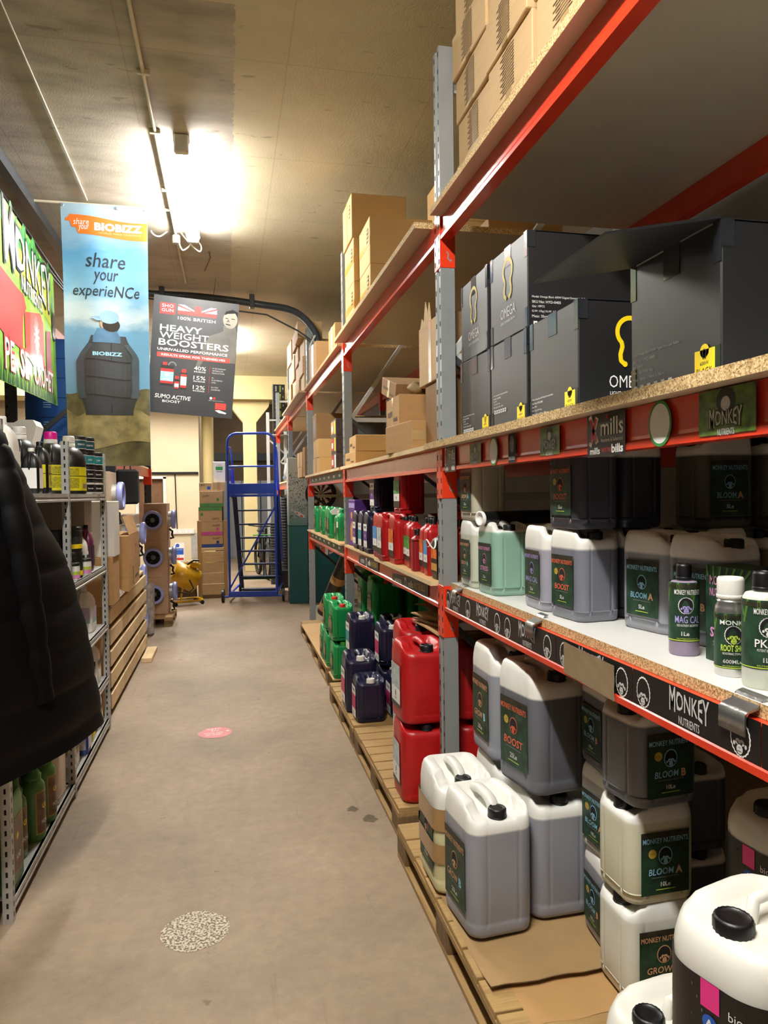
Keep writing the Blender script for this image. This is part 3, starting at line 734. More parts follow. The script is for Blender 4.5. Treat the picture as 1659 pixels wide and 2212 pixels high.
mcan('5L', '5 litre blue-lettered B can in the dark upper row at the back', 1.705, 1.98, Z5+.288, BB('5L'), rz=-pi/2, face='x+', liq='#57564c', lsize=(.130, .17))
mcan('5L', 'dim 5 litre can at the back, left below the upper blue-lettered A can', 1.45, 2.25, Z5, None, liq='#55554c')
# black tube lying on the cans
t = thing('cardboard_tube', 'black tube with white ring end lying across the clear peach-lettered A can', 'tube', (1.05, 2.78, Z5+.302), rot=(0, 0, 0))
# bottles of one litre
def bottle(label, x, y, z, r, h, body, cap, lab=None, neck=.42, cap_h=.04, capr=.5, group=None, shoulder=.80, cat='bottle', name='bottle', capc=None, lab_z=None, rz=0, lw=None, lh=None):
    t = thing(name, label, cat, (x, y, z), rz, group)
    hs = h*shoulder; hn = h-cap_h
    mb = MB(); mb.lathe([(r*.93, 0), (r, .006), (r, hs*.92), (r*.96, hs*.97), (r*.82, hs+(hn-hs)*.42), (r*neck*1.12, hs+(hn-hs)*.82), (r*neck, hn-.004), (r*neck, hn)], body, 32)
    part('body', mb, t); part('cap', cap_mesh(r*capr, cap_h, cap), t, loc=(0, 0, hn))
    if lab:
        f, zc = lab; mb = MB(); f.emit(mb, cyl_map(r, zc, -pi/2+rz*0, .0006)); part('label', mb, t)
    return t
def wrap_label(w, h, head, name, name2, size, col, hair, foot=True):
    f = Flat(); f.rect(-w/2, -h/2, w/2, h/2, SHOPGREEN, 0, 44)
    for k in range(9):
        u = -w/2+w*(k+.5)/9; f.line((u, h*.5), (u+.012*sin(k*2.1), h*(.36-.1*(k % 3))), .006, mat('vine_print', '#4f7d2a', .5, var=.3), 1); 
    f.rect(-w/2, h*.40, w/2, h*.47, mat('label_branch', '#2c2a1c'), 1, 44)
    uu = 0
    f.text(head, uu, h*.34, h*.085, WHITE, 3, w=.062, bold=.03)
    monkey(f, uu-.004, h*.10, .0175, hair, BLACKM, WHITE, 1)
    f.text(name, uu, -h*.12, h*.12, col, 3, w=.058, bold=.03)
    if name2: f.text(name2, uu, -h*.22, h*.04, WHITE, 3, w=.05)
    f.text(size+'e', uu-.006, -h*.36, h*.07, WPRINT, 3, bold=.03)
    if foot: f.rect(-w/2, -h*.485, w/2, -h*.47, LIMEP, 2, 44); f.text('NUTRIENTS.CO.UK', uu, -h*.445, h*.022, LIMEP, 3, w=.05)
    return f
PURPL = liquid_mat('purplish_fill', '#8d7f94', .185, '#b9aeb8'); CLEARB = liquid_mat('clear_fill', '#cfd3c4', .190, '#d9dccf')
BW = .2
bottle('one litre lilac-lettered bottle with black cap and purplish liquid', 1.103, 1.590, Z5, .0355, .224, PURPL, BLACK, (wrap_label(BW, .145, 'MONKEY NUTRIENTS', 'MAG CAL', 'AIDS NUTRIENT ABSORPTION', '1L', LILACP, LILACP), .108), rz=-.35)
bottle('600 ml bottle of bare aluminium with white cap', 1.076, 1.385, Z5, .0325, .215, CHROME, WHITEP, (wrap_label(.18, .120, 'MONKEY', 'ROOT SHOOT', 'ROOTING STIMULATOR', '600ML', LIMEP, LIMEP, True), .078), neck=.80, cap_h=.047, capr=.86, rz=-.35, shoulder=.72)
bottle('one litre white-lettered bottle with black cap at the edge of the picture', 1.075, 1.285, Z5, .0400, .238, CLEARB, BLACK, (wrap_label(BW, .140, 'MONKEY NUTRIENTS', 'PK9/18', 'POTENT BLOOM BOOSTER', '1L', WHITE, WHITE), .112), rz=-.33)
t = thing('bottle_carton', 'dark green pink-lettered carton between the lilac-lettered and aluminium bottles', 'carton', (1.165, 1.445, Z5), .0)
part('carton_body', MB().box(-.045, .045, -.085, .085, 0, .228, SHOPGREEN, .001), t)
f = Flat(); f.text('MONKEY', -.03, .078, .022, PINKP, 1, w=.075, bold=.03); f.text('NUTRIENTS', -.03, .050, .019, PINKP, 1, w=.075, bold=.03); monkey(f, -.022, -.002, .020, PINKP, BLACKM, WHITE, 1)
f.text('STRESS', -.022, -.045, .024, PINKP, 3, w=.085, bold=.03); f.text('Silicon Fix', -.022, -.070, .011, PINKP, 3); f.text('1Le', -.035, -.095, .014, WPRINT, 2, bold=.03)
for k in range(7): f.line((-.08+.025*k, .112), (-.075+.02*k, .085-.01*(k % 2)), .006, mat('vine_print', '#4f7d2a'), 1)
part('printed_front', f.emit(MB(), plane_map((-.0455, 0, .115), (0, -1, 0), (0, 0, 1))), t)
# tube (its parts)
t = bpy.data.objects['cardboard_tube']; yw = -.9
mb = MB(); mb.tube([(-.055, -.035, 0), (.42, .10, 0)], .0285, BLACK, 20); part('tube_body', mb, t)
d = Vector((.475, .135, 0)).normalized(); p = Vector((-.055, -.035, 0))
mb = MB(); n = 22; u = d.cross(Vector((0, 0, 1)))
def rr(r, s): return [tuple(p-d*s+u*(r*cos(2*pi*i/n))+Vector((0, 0, 1))*(r*sin(2*pi*i/n))) for i in range(n)]
mb.rings([rr(.0295, 0), rr(.0305, .012), rr(.024, .014), rr(.022, .004), rr(.003, .003)], WHITE, True, False, True); part('ring_end', mb, t, 'white ring end')

# ---------------------------------------------------------------- cartons
def carton(name, label, x, y, z, w, d, h, m=CARD, rz=0, tape=None, prints=None, group=None, cat='carton', flaps=False, tilt=None, edge=True, open_top=False):
    """closed carton, base centre at (x, y, z); tape: face letters where the tape runs"""
    t = thing(name, label, cat, (x, y, z), rz, group, rot=tilt)
    mb = MB()
    if open_top:
        a = .004
        mb.box(-w/2, w/2, -d/2, d/2, 0, a, m)
        for q in ((-w/2, -w/2+a, -d/2, d/2), (w/2-a, w/2, -d/2, d/2), (-w/2+a, w/2-a, -d/2, -d/2+a), (-w/2+a, w/2-a, d/2-a, d/2)): mb.box(*q, 0, h, m)
    else: mb.box(-w/2, w/2, -d/2, d/2, 0, h, m, .0035)
    part('carton_body', mb, t)
    if tape:
        tm, tw, faces = tape
        for fc in faces:
            mb = MB()
            if fc == 'T': mb.box(-w/2, w/2, -tw/2, tw/2, h, h+.0006, tm)
            if fc == 'x': mb.box(-w/2-.0012, -w/2+.001, -tw/2, tw/2, .002, h, tm)
            if fc == 'h': mb.box(-w/2-.0012, -w/2+.001, -d/2, d/2, h/2-tw/2, h/2+tw/2, tm)
            if fc == 'v': mb.box(-tw/2, tw/2, -d/2-.0012, -d/2+.001, 0, h, tm)
            if fc == 'y': mb.box(-w/2, w/2, -d/2-.0012, -d/2+.001, h/2-tw/2, h/2+tw/2, tm)
            part('packing_tape', mb, t)
    if prints:
        for face, f in prints:
            mp = {'x': plane_map((-w/2-.0006, 0, h/2), (0, -1, 0), (0, 0, 1)), 'y': plane_map((0, -d/2-.0006, h/2), (1, 0, 0), (0, 0, 1)), 'X': plane_map((w/2+.0006, 0, h/2), (0, 1, 0), (0, 0, 1))}[face]
            part('print', f.emit(MB(), mp), t)
    return t
# --- upper shelf of bay one: pale cartons in columns
def blurred(w, h):
    f = Flat()
    for k in range(14):
        v = h*.40-k*h*.06
        f.rect(-.06-.02*(k % 2), v, .05, v+h*.022, INK, 1)
    return f
zz = 2.889; H1 = .187; names = ['bottom', 'second', 'third', 'fourth', 'fifth', 'top']
for ci, (yc, n, xo) in enumerate(((2.925, 6, 0), (2.525, 6, 0), (2.095, 5, .01), (1.665, 5, .0))):
    for k in range(n):
        dx = (.0, .012, .0, -.012, .004, .0)[k] if ci == 0 else (.0, .004, -.008, .006, 0, 0)[k]
        pr = [('x', blurred(.4, H1))]
        carton('cardboard_box', names[k]+' pale brown carton in the '+('column beside the tall grey upright', 'second column of the overhead shelf', 'third column of the overhead shelf', 'last column of the overhead shelf')[ci],
               1.03+xo+.22+dx, yc+.003*k, zz+k*(H1+.001), .44, .405, H1, CARD2, rz=(.0, .012, -.01, .02, .0, 0)[k], tape=(CLEARTAPE, .055, 'xT'), prints=pr)
# --- middle shelf: black cartons
def omega_sym(f, u, v, h, m, lv=1):
    r = h*.30; t = h*.085
    f.ring(u, v+h*.17, r-t, r, m, lv, 22, -radians(48), radians(228))
    for s in (-1, 1):
        a = (u+s*(r-t/2)*cos(radians(48)), v+h*.17-(r-t/2)*sin(radians(48)))
        pts = [a, (u+s*r*.50, v-h*.14), (u+s*r*.62, v-h*.30), (u+s*r*.42, v-h*.40), (u+s*r*.95, v-h*.42)]
        pts = [a, (u+s*r*.52, v-h*.10), (u+s*r*.66, v-h*.24), (u+s*r*.62, v-h*.36), (u+s*r*.36, v-h*.42)]
        for i_, (p, q) in enumerate(zip(pts[:-1], pts[1:])): f.line(p, q, t, m, lv+.3*(i_ % 2))
        for q in pts[:-1]: f.disc(q[0], q[1], t/2, m, lv+1, 8)
        f.disc(u+s*r*.36, v-h*.42, t*.62, m, lv+2, 10)
FADEY = mat('faded_yellow_print', '#b9a548', .5, var=.1)
def om_logo(h, ym, wm, du=0, dv=0):
    f = Flat(); omega_sym(f, du, dv+.05*h/.34, .16*h/.34, ym); f.text('OMEGA', du, dv-.068*h/.34, .036*h/.34, wm, 1, w=.135*h/.34, bold=-.004); f.text('LIGHT UP AND GROW', du, dv-.102*h/.34, .010, wm, 1, w=.13*h/.34); return f
def om_info(u, v, s=1.0, icons=True, lab=True):
    f = Flat()
    for k, tx in enumerate(('Model: Omega Black 600W Digital Dimmable Ballast', 'SKU No: HYD-0405', 'Qty: 10PCS', 'G.W: 17kg | N.W: 14kg', 'Meas: 35cm x 34cm x 34cm')):
        f.text(tx, u, v-k*.0135*s, .0075*s, WHITE, 1, al='L', wmax=.21*s)
    if icons:
        for k in range(6): f.rect(u+.005+k*.026*s, v-.085*s, u+.019+k*.026*s, v-.068*s, WHITE, 1); f.rect(u+.009+k*.026*s, v-.080*s, u+.015+k*.026*s, v-.073*s, BLACKM, 2)
    return f
def om_tag():
    f = Flat()
    if True:
        f.rect(.085, -.165, .152, -.095, YELLOW, 1); f.disc(.118, -.098, .015, YELLOW, 1, 14); omega_sym(f, .118, -.105, .024, SHOPBLACK, 2)
        f.text('600W', .118, -.124, .008, SHOPBLACK, 2); f.text('BLACK', .118, -.140, .013, SHOPBLACK, 2, w=.052)
    return f
OB = .34; Z6 = 1.8515
def omega_box(label, x, y, z, rz=0, left=None, front=None, w=.40, tagged=True):
    t = carton('black_carton', label, x+w/2, y, z, w, OB, .325, OMEGA, rz, prints=[p for p in (('x', left), ('y', front)) if p[1]])
    if tagged: part('yellow_label', om_tag().emit(MB(), plane_map((-w/2-.0006, 0, .1625), (0, -1, 0), (0, 0, 1))), t, 'yellow label at the lower corner')
    tp = [(-w/2-.0012, -w/2+.001, yy-.012, yy+.012, .24, .326) for yy in (-OB/2+.012, OB/2-.012)]+[(-w/2-.0012, -w/2+.001, yy-.010, yy+.010, .005, .07) for yy in (-OB/2+.012, OB/2-.012)]
    tp += [(-w/2-.0012, w/2, -OB/2-.0012, -OB/2+.03, .3252, .3262), (-w/2-.0012, -w/2+.02, -.03, .03, .255, .3262), (-w/2+.0, -w/2+.03, -OB/2-.0013, -OB/2, .27, .326)]
    for q in tp: part('packing_tape', MB().box(*q, OMTAPE), t)
    return t
omega_box('black carton at the lower left, beside the grey upright', 1.0, 2.835, Z6, .02, om_info(-.14, -.07, .8))
omega_box('black carton with faded yellow sign at the upper left', 1.0, 2.832, Z6+.326, -.02, om_logo(.34, FADEY, WPRINT), None, tagged=False)
omega_box('lower black carton between the left stack and the large printed one', 1.0, 2.472, Z6, .0, om_info(-.14, -.03, .8))
omega_box('black carton on top with model text on its side', 1.0, 2.468, Z6+.326, .01, om_logo(.34, FADEY, WPRINT), om_info(-.185, -.06, 1.2, True, False), tagged=False)
omega_box('black carton standing alone with yellow and white lettering on its end', 1.0, 2.105, Z6, .0, om_info(-.15, -.09, .9), om_logo(.34, YELLOW, WHITE, -.035, -.005))
# open carton in front, flap lifted
BIG = .345
t = omega_box('large open black carton at the right with its lid flap raised', 1.0, 1.485, Z6, .0, om_info(-.16, -.06, 1.1), om_logo(.40, YELLOW, WHITE, -.02, -.01), w=.42)
mb = MB(); mb.prism([(0, 0), (-.26, -.05), (-.262, -.045), (-.002, .006)], -OB/2, OB/2, OMEGA, 'Y'); 
part('lid_flap', mb, t, 'raised lid flap', loc=(-.21, 0, .326))
# ---------------------------------------------------------------- pallets under the racking
def pallet(label, x0, x1, y0, y1, along='X', z=0, top=None, h=.145, rz=0, group=None, nb=7):
    """wooden pallet: top boards run across (X) over three stringers of blocks"""
    t = thing('wooden_pallet', label, 'pallet', ((x0+x1)/2, (y0+y1)/2, z), rz, group)
    w, d = x1-x0, y1-y0
    bw = d/nb
    for k in range(nb):
        y = -d/2+bw*k; part('top_board', MB().box(-w/2+.006*random.random(), w/2, y+.004, y+bw-.004-.01*random.random(), h-.022, h-.001*random.random(), OLDWOOD_X, .002), t)
    for xx in (-w/2+.05, 0, w/2-.05):
        part('stringer_board', MB().box(xx-.05, xx+.05, -d/2, d/2, h-.044, h-.022, OLDWOOD_Y, .001), t)
        part('base_board', MB().box(xx-.05, xx+.05, -d/2, d/2, 0, .020, OLDWOOD_Y, .001), t)
        for yy in (-d/2+.07, 0, d/2-.07): part('block', MB().box(xx-.05, xx+.05, yy-.07, yy+.07, .020, h-.044, DARKWOOD, .003), t)
    return t
pallet('nearest worn pallet carrying the white jerrycans and torn cardboard', .715, 1.70, 1.75, 3.11, nb=9)
pallet('worn pallet of pale planks under the stacked red canisters', .755, 1.75, 3.26, 4.47, nb=10)
pallet('worn pallet under the navy canisters', .755, 1.75, 4.51, 5.60, nb=8)
pallet('pallet with a plywood sheet under the green canisters', .80, 1.75, 6.05, 7.20, nb=7)
pallet('pallet with a plywood sheet at the far end of the bay', .81, 1.75, 7.26, 8.45, nb=8)
single('plywood_sheet', MB().prism([(.79, 5.63), (1.75, 5.63), (1.75, 8.15), (.79, 8.15), (.79, 6.05), (1.045, 6.05), (1.045, 5.90), (.79, 5.90)], .1462, .157, PLY), 'thin plywood sheet laid over the pallets under the green canisters', 'plywood sheet')
# timber leaning across the front of the nearest pallet
single('wooden_plank', MB().box(-.52, .52, -.035, .035, 0, .09, PINE_X, .003), 'pale plank standing on edge at the near end of the front pallet', 'plank', (1.25, 1.70, .01), .05)
# cardboard sheets on the nearest pallet
def card_sheet(label, pts, z, m, curl=.0):
    mb = MB(); n = len(pts); vs = []
    def fz(x, y): return z+.0015+curl*max(0, (2.12-y))**2*18+.002*sin(9*x+5*y)
    nx, ny = 18, 18
    x0, x1, y0, y1 = pts
    mb.grid(lambda u, v: (x0+(x1-x0)*u, y0+(y1-y0)*v+.004*sin(4*u*(x1-x0)*9)*(1-v), fz(x0+(x1-x0)*u, y0+(y1-y0)*v)), nx, ny, m, True)
    o = [(a, b, c-.003) for a, b, c in mb.v]; k = len(mb.v); fs = [tuple(reversed(f)) for f in mb.f]
    mb.add(o, fs, m, True)
    return single('cardboard_sheet', mb, label, 'cardboard sheet')
card_sheet('flattened torn cardboard lying on the near pallet under the jerrycans', (.735, 1.62, 1.98, 2.80), .1475, mat('grubby_cardboard', '#a18258', .85, var=.12, scale=4), .05)
card_sheet('second cardboard sheet on the near pallet below the torn one', (.80, 1.55, 1.83, 2.25), .1455, CARD, 0)
# ---------------------------------------------------------------- white bioponic cans at the near end
SIZES['BIO'] = (.235, .285, .352)
RAIN = [mat('rainbow_%d' % i, c, .4, var=.03) for i, c in enumerate(('#e8308a', '#ef4a3a', '#f28a22', '#f4d21c', '#54b43c', '#1d86c4', '#4a3a9a'))]
def bio_label(w, h):
    f = Flat(); f.rect(-w/2, -h/2, w/2, h/2, SHOPBLACK, 0, 40)
    for k in range(11): f.rect(-w*.47, h*(.40-k*.075), -w*.20+.01*(k % 3), h*(.40-k*.075)+h*.022, GREYP, 1)
    f.rect(-w*.15, h*.30, -w*.04, h*.5, RAIN[0], 1); f.disc(-w*.095, h*.20, w*.045, BLUE2P, 1, 18); f.text('A', -w*.095, h*.20, h*.07, WHITE, 2, bold=.03)
    for k, c in enumerate(reversed(RAIN)): f.rect(-w*.15, -h*.5+h*.6*k/7, -w*.04, -h*.5+h*.6*(k+1)/7, c, 1)
    f.text('bioponic', w*.11, h*.34, h*.085, WHITE, 1, w=w*.20); f.line((w*.0, h*.26), (w*.22, h*.26), h*.012, LIMEP, 1)
    for k in range(4): f.rect(w*.02, h*(.18-.055*k), w*.2, h*(.18-.055*k)+h*.02, GREYP, 1)
    f.text('Grow', w*.11, -h*.17, h*.17, WHITE, 1, w=w*.20, bold=.02)
    for k, c in enumerate(RAIN[:5]): f.rect(w*.26, h*.5-h*(k+1)/5, w*.5, h*.5-h*k/5, c, 1)
    return f
def wrap_map(w, d, r, zc, eps=.0012):
    """print running round the +X side of a rounded rectangle, over its corners"""
    st = d/2-r; q = pi/2*r
    def fn(u, v, lv):
        s = 1 if u > 0 else -1; a = abs(u); e = eps*(lv+1)+.0015
        if a <= st: return (w/2+e, u, zc+v)
        if a <= st+q: t = (a-st)/r; return (w/2-r+(r+e)*cos(t), s*(st+(r+e)*sin(t)), zc+v)
        return (w/2-r-(a-st-q), s*(d/2+e), zc+v)
    return fn
def end_map(w, d, r, zc):
    g = wrap_map(d, w, r, zc)
    def fn(u, v, lv): x, y, z = g(u+.035, v, lv); return (y, -x, z)
    return fn
def bio(label, x, y, z, rz=pi, h=.352, hz=0):
    w, d, _ = SIZES['BIO']; t = thing('jerrycan', label, 'jerrycan', (x, y, z), rz)
    part('body', can_body('BIO', w, d, h, mat('white_hdpe', '#d9d7cc', .3, var=.03), .085, .05, True, 0), t)
    mb = MB(); mb.tube([(.0, -.035, h-.03), (.0, -.025, h+hz-.012), (.0, .02, h+hz-.011), (.0, .085, h+hz-.012), (.0, .105, h-.03)], .011, mat('white_hdpe', '#d9d7cc'), 12); part('handle', mb, t)
    part('cap', cap_mesh(.034, .042, BLACK), t, loc=(.0, -.080, h-.036))
    f = bio_label(w*1.40, .235); zl = h-.205
    mb = MB(); f.emit(mb, end_map(w, d, .085, zl)); part('label', mb, t)
    return t
bio('lower white rainbow-labelled can with black cap at the bottom edge of the picture', .938, 1.375, .148, -pi/2+.15, .352, .03)
bio('large white rainbow-labelled can closest to the viewer', .916, 1.095, .148+.354, -pi/2+.28, .378, .03)
bio('white rainbow-labelled can under the closest one', .916, 1.095, .148, -pi/2+.28)
bio('white rainbow-labelled can at the right edge under the black strip sign', 1.345, 1.50, .148+.354, -pi/2+.1, .352, .03)
bio('white rainbow-labelled can at the bottom of the stack at the right edge', 1.345, 1.50, .148, -pi/2+.1)
pallet('pallet under the white rainbow-labelled cans at the near end', .72, 1.70, .48, 1.62, nb=8)

# ---------------------------------------------------------------- bay two, low shelf
ZB = 1.2065
def plain_label(bands, txt=None):
    """simple printed sheet: list of (height share, material) from the top"""
    def fn(w, h):
        f = Flat(); f.rect(-w/2, -h/2, w/2, h/2, WHITE, 0); v = h/2
        for s, m in bands:
            if m: f.rect(-w/2, v-s*h, w/2, v, m, 1)
            v -= s*h
        for tx, vv, hh, mm in (txt or ()): f.text(tx, 0, vv*h, hh*h, mm, 2, wmax=w*.85, bold=.02)
        return f
    return fn
PURPLE = mat('purple_print', '#5b2f86', .45, var=.1)
t = thing('bottle_carton', 'tall purple printed carton on the shelf beside the second upright', 'carton', (1.10, 5.72, 1.2035), .06)
part('carton_body', MB().box(-.13, .13, -.11, .11, 0, .37, PURPLE, .002), t)
f = Flat(); f.poly([(-.04, -.14), (.04, -.14), (.05, -.05), (.0, .02), (-.05, -.04)], mat('amber_print', '#d49a3c', .5), 1); f.rect(-.10, .12, .10, .16, LILACP, 1); f.disc(0, .06, .03, mat('amber_print', '#d49a3c'), 1, 16)
part('printed_front', f.emit(MB(), plane_map((-.1305, 0, .185), (0, -1, 0), (0, 0, 1))), t)
t = thing('bottle_carton', 'low purple printed carton behind the navy canisters', 'carton', (1.24, 5.40, 1.2035), .0)
part('carton_body', MB().box(-.14, .14, -.10, .10, 0, .27, PURPLE, .002), t)
NAVL = plain_label([(.30, None), (.42, PURPLE), (.28, None)], [('canna', .36, .10, DARKINK), ('PK', -.02, .12, WHITE), ('5 L', -.40, .10, DARKINK)])
NAVL2 = plain_label([(.30, None), (.42, mat('teal_print', '#2f8fa0', .5)), (.28, None)], [('CANNA', .36, .10, DARKINK), ('5 L', -.40, .10, DARKINK)])
NAVL3 = plain_label([(.28, None), (.46, mat('magenta_print', '#c22a63', .5)), (.26, None)], [('CANNA', .37, .10, DARKINK), ('10 L', -.38, .10, DARKINK)])
def navy(kind, lb, x, y, z, lab, rz=0, key=None, **k): return canister(kind, lb, 'canister', x, y, z, rz, body=NAVYCAN, cap=WHITEP, lab=lab, key=key, **k)
for i, (y, l, ds) in enumerate(((5.44, NAVL, 'farthest navy'), (5.20, NAVL2, 'middle navy'), (4.985, NAVL, 'nearest navy'))):
    navy('5L', ds+' canister of the three under the second bay shelf', 1.02, y, 1.204, l, key='n%d' % (i % 2))
navy('5L', 'navy canister standing upright on the three navy canisters', 1.09, 5.08, 1.204+.289, NAVL, key='n0', rz=.04)
def red_label(top, low='#e4dfd2'):
    return plain_label([(.50, top), (.28, None), (.22, SHOPBLACK)], [('B', -.15, .10, DARKINK)])
SKYP = mat('sky_print', '#4c8fd0', .5, var=.3, scale=30); FIREP = mat('fire_print', '#e06a1c', .5, var=.4, scale=30); LEAFP = mat('leaf_print', '#4d8f3a', .5, var=.5, scale=30); ICEP = mat('ice_print', '#b9c4c4', .5, var=.3, scale=30)
def redc(kind, lb, x, y, z, lab, rz=0, key=None, **k): return canister(kind, lb, 'canister', x, y, z, rz, body=REDCAN, cap=BLACK, lab=lab, key=key, **k)
redc('5L', 'farthest red canister with a blue picture label', 1.01, 4.60, ZB, red_label(SKYP), key='r0')
redc('5L', 'red canister with a pale ice label between the blue and the flame one', .995, 4.39, ZB, red_label(ICEP), key='r1')
redc('5L', 'red canister with an orange flame label', 1.02, 4.17, ZB, red_label(FIREP), key='r2')
redc('5L', 'red canister stacked on the flame labelled one', 1.08, 4.27, ZB+.289, red_label(LEAFP), key='r3', rz=.05)
redc('5L', 'red canister stacked at the back, right of the other stacked red one', 1.32, 3.80, ZB+.289, red_label(SKYP), key='r0')
redc('5L', 'red canister low at the back below the right stacked one', 1.32, 3.80, ZB, None)
redc('5L', 'red canister low at the back behind the small red bottles', 1.28, 4.25, ZB, None)
def flask(lb, x, y, z, w, d, h, body, cap, lab, rz=0, ribs=False, cat='bottle', caph=.032, capr=.017, group=None, name='bottle'):
    t = thing(name, lb, cat, (x, y, z), rz, group); mb = MB(); O = rrect(w, d, min(w, d)*.22, 4, 0)
    def r(s, zz): return [(a*s, b*s, zz) for a, b in O]
    R = [r(.92, 0), r(1, .006)]
    if ribs:
        for k in range(10): R += [r(1, .03+k*.014), r(.955, .036+k*.014)]
    R += [r(1, h*.80), r(.93, h*.86), r(.55, h*.92), r(.42, h*.93), r(.38, h*.97)]
    mb.rings(R, body, True); part('body', mb, t); part('cap', cap_mesh(capr, caph, cap), t, loc=(0, 0, h*.96))
    if lab: label_on(t, lab(d*.82, h*.52), 'x-', w, d, h*.40, bulge=.001)
    return t
for k, (y, l, ds) in enumerate(((4.01, LEAFP, 'a green leaf label, second from the flame canister'), (3.88, LEAFP, 'a green leaf label, next to the ribbed bottle'), (3.62, FIREP, 'an orange label behind the ribbed bottle'), (3.50, SKYP, 'a blue label beside the black canister'))):
    flask('tall red bottle with black cap and '+ds, (1.03, 1.015, 1.02, 1.01)[k], y, ZB, .085, .085, .265, REDCAN, BLACK, red_label(l))
flask('small ribbed red bottle with black cap in front of the tall red bottles', .985, 3.72, ZB, .065, .065, .20, DARKRED, BLACK, None, ribs=True)
flask('tall red bottle with black cap and no label behind the ribbed one', 1.08, 3.72, ZB, .085, .085, .27, REDCAN, BLACK, None)
for k in range(8):
    flask('red bottle with black cap in the dim back row '+('farthest from', 'near')[k > 3]+' the grey upright', 1.175, 3.36+.09*k, ZB, .08, .08, .25, REDCAN, BLACK, None, group='red bottles in the dim back row '+('far', 'near')[k > 3])
t = flask('black canister with white mask strap on its neck beside the grey upright', 1.01, 3.335, ZB, .09, .115, .22, BLACK, BLACK, plain_label([(.4, FIREP), (.2, SHOPBLACK), (.3, mat('amber_print', '#d49a3c')), (.1, SHOPBLACK)]))
mb = MB(); mb.tube([(.955+.02*cos(a)-.02, 3.29+.05*sin(a), ZB+.175+.02*cos(a*2)) for a in [i*2*pi/20 for i in range(20)]], .004, WHITE, 8, flat=.5)
single('face_mask', mb, 'white mask strap hanging over the black canister', 'face mask')
# bay two, mid shelf cartons
ZM = 1.8465
PRT = lambda w, h: [('x', Flat().rect(-w*.36, -h*.1, -w*.02, h*.06, INK, 1).rect(w*.08, -h*.3, w*.36, -h*.2, INK, 1))]
carton('cardboard_box', 'crumpled tan carton overhanging the shelf edge, under the torn cartons', 1.10, 3.89, ZM, .36, .44, .155, CARD, .10, (CLEARTAPE, .05, 'y'))
carton('cardboard_box', 'tan carton on the crumpled one with an open flap', 1.13, 4.12, ZM+.156, .36, .36, .175, CARD, -.02, (CLEARTAPE, .04, 'x'), PRT(.36, .175))
t = carton('cardboard_box', 'tall torn pale carton on top beside the grey upright', 1.20, 3.53, ZM+.332, .38, .42, .31, CARD2, .0, (CLEARTAPE, .05, 'x'))
mb = MB(); mb.prism([(0, 0), (.03, .10), (.06, .05), (.10, .12), (.13, .02), (.17, .05), (.2, 0)], 0, .004, CARDIN, 'X'); part('torn_edge', mb, t, 'ragged torn lid', loc=(-.19, -.02, .305))
single('support_carton', MB().box(-.19, .19, -.2, .2, 0, .33, CARD3, .003), 'brown carton under the tall torn carton', 'carton', (1.21, 3.455, ZM))
mb = MB(); mb.grid(lambda u, v: (.02*sin(9*u+5*v)+.10*sin(pi*v)*cos(u*2*pi)+0, .13*cos(u*2*pi)*.6+.12*(v-.5), .10*sin(u*2*pi)*.5*sin(pi*v)**.5+.05+.012*sin(17*u+11*v)), 22, 14, mat('crumpled_paper', '#8d774e', .7, var=.2, bump=.5, bscale=30), True)
single('paper_sack', mb, 'crumpled paper sack between the torn carton and the tilted one', 'paper sack', (1.13, 4.20, ZM+.332))
carton('cardboard_box', 'brown carton with upside down print, tilted on the paper sack', 1.16, 4.52, ZM+.385, .30, .34, .11, CARD3, 0, (CLEARTAPE, .05, 'x'), PRT(.34, .11), tilt=(.28, .0, .05))
carton('cardboard_box', 'brown carton under the tilted one', 1.20, 4.50, ZM, .32, .30, .33, CARD3, 0)
carton('cardboard_box', 'lower flat tan carton of the pair at the second upright', 1.14, 5.70, ZM, .36, .42, .105, KRAFT, .03, None, PRT(.42, .1))
carton('cardboard_box', 'upper flat tan carton of the pair at the second upright', 1.15, 5.66, ZM+.106, .35, .36, .125, KRAFT, -.03, None, PRT(.36, .12))
for k, (x, y) in enumerate(((1.57, 5.60), (1.62, 5.05))):
    t = thing('equipment_case', ('left', 'right')[k]+' black hard case with grey latches behind the flat cartons', 'case', (x, y, ZM))
    part('case_body', MB().box(-.22, .22, -.12, .12, 0, .52, BLACK, .02), t)
    for s in (-1, 1): part('latch', MB().box(s*.14-.02, s*.14+.02, -.13, -.12, .16, .44, PALEGREY, .004), t)
    part('handle', MB().tube([(-.08, -.12, .50), (-.07, -.15, .53), (.07, -.15, .53), (.08, -.12, .50)], .012, BLACK, 8), t)
# bay two, upper shelf cartons with orange tape
OTAPE = mat('orange_tape', '#d8962e', .35, var=.1, coat=.3)
def arrows(d, h):
    f = Flat(); a = -d*.30
    f.rect(a-.03, .00, a+.03, h*.30, DARKINK, 1)
    for k in range(3): f.rect(a-.022+.0*k, .012+k*h*.09, a+.022, .012+k*h*.09+h*.05, KRAFT, 2)
    return f
def kraft(lb, x, y, z, w, d, h, tp='h'): return carton('cardboard_box', lb, x, y, z, w, d, h, KRAFT, 0, (OTAPE, .05, tp), [('x', arrows(-d, h))])
ZT = 2.8895
for k, n in enumerate(('bottom', 'middle', 'top')):
    kraft(n+' tan carton with orange tape in the farther stack under the ceiling', 1.16+(.0, .0, -.012)[k], 5.56, ZT+.325*k, .42, .40, .324, 'hT' if k < 2 else 'x')
for k, n in enumerate(('lower', 'upper')): kraft(n+' tan carton with orange tape in the nearer stack under the ceiling', 1.215, 5.13+.005*k, ZT+.325*k, .45, .40, .324)
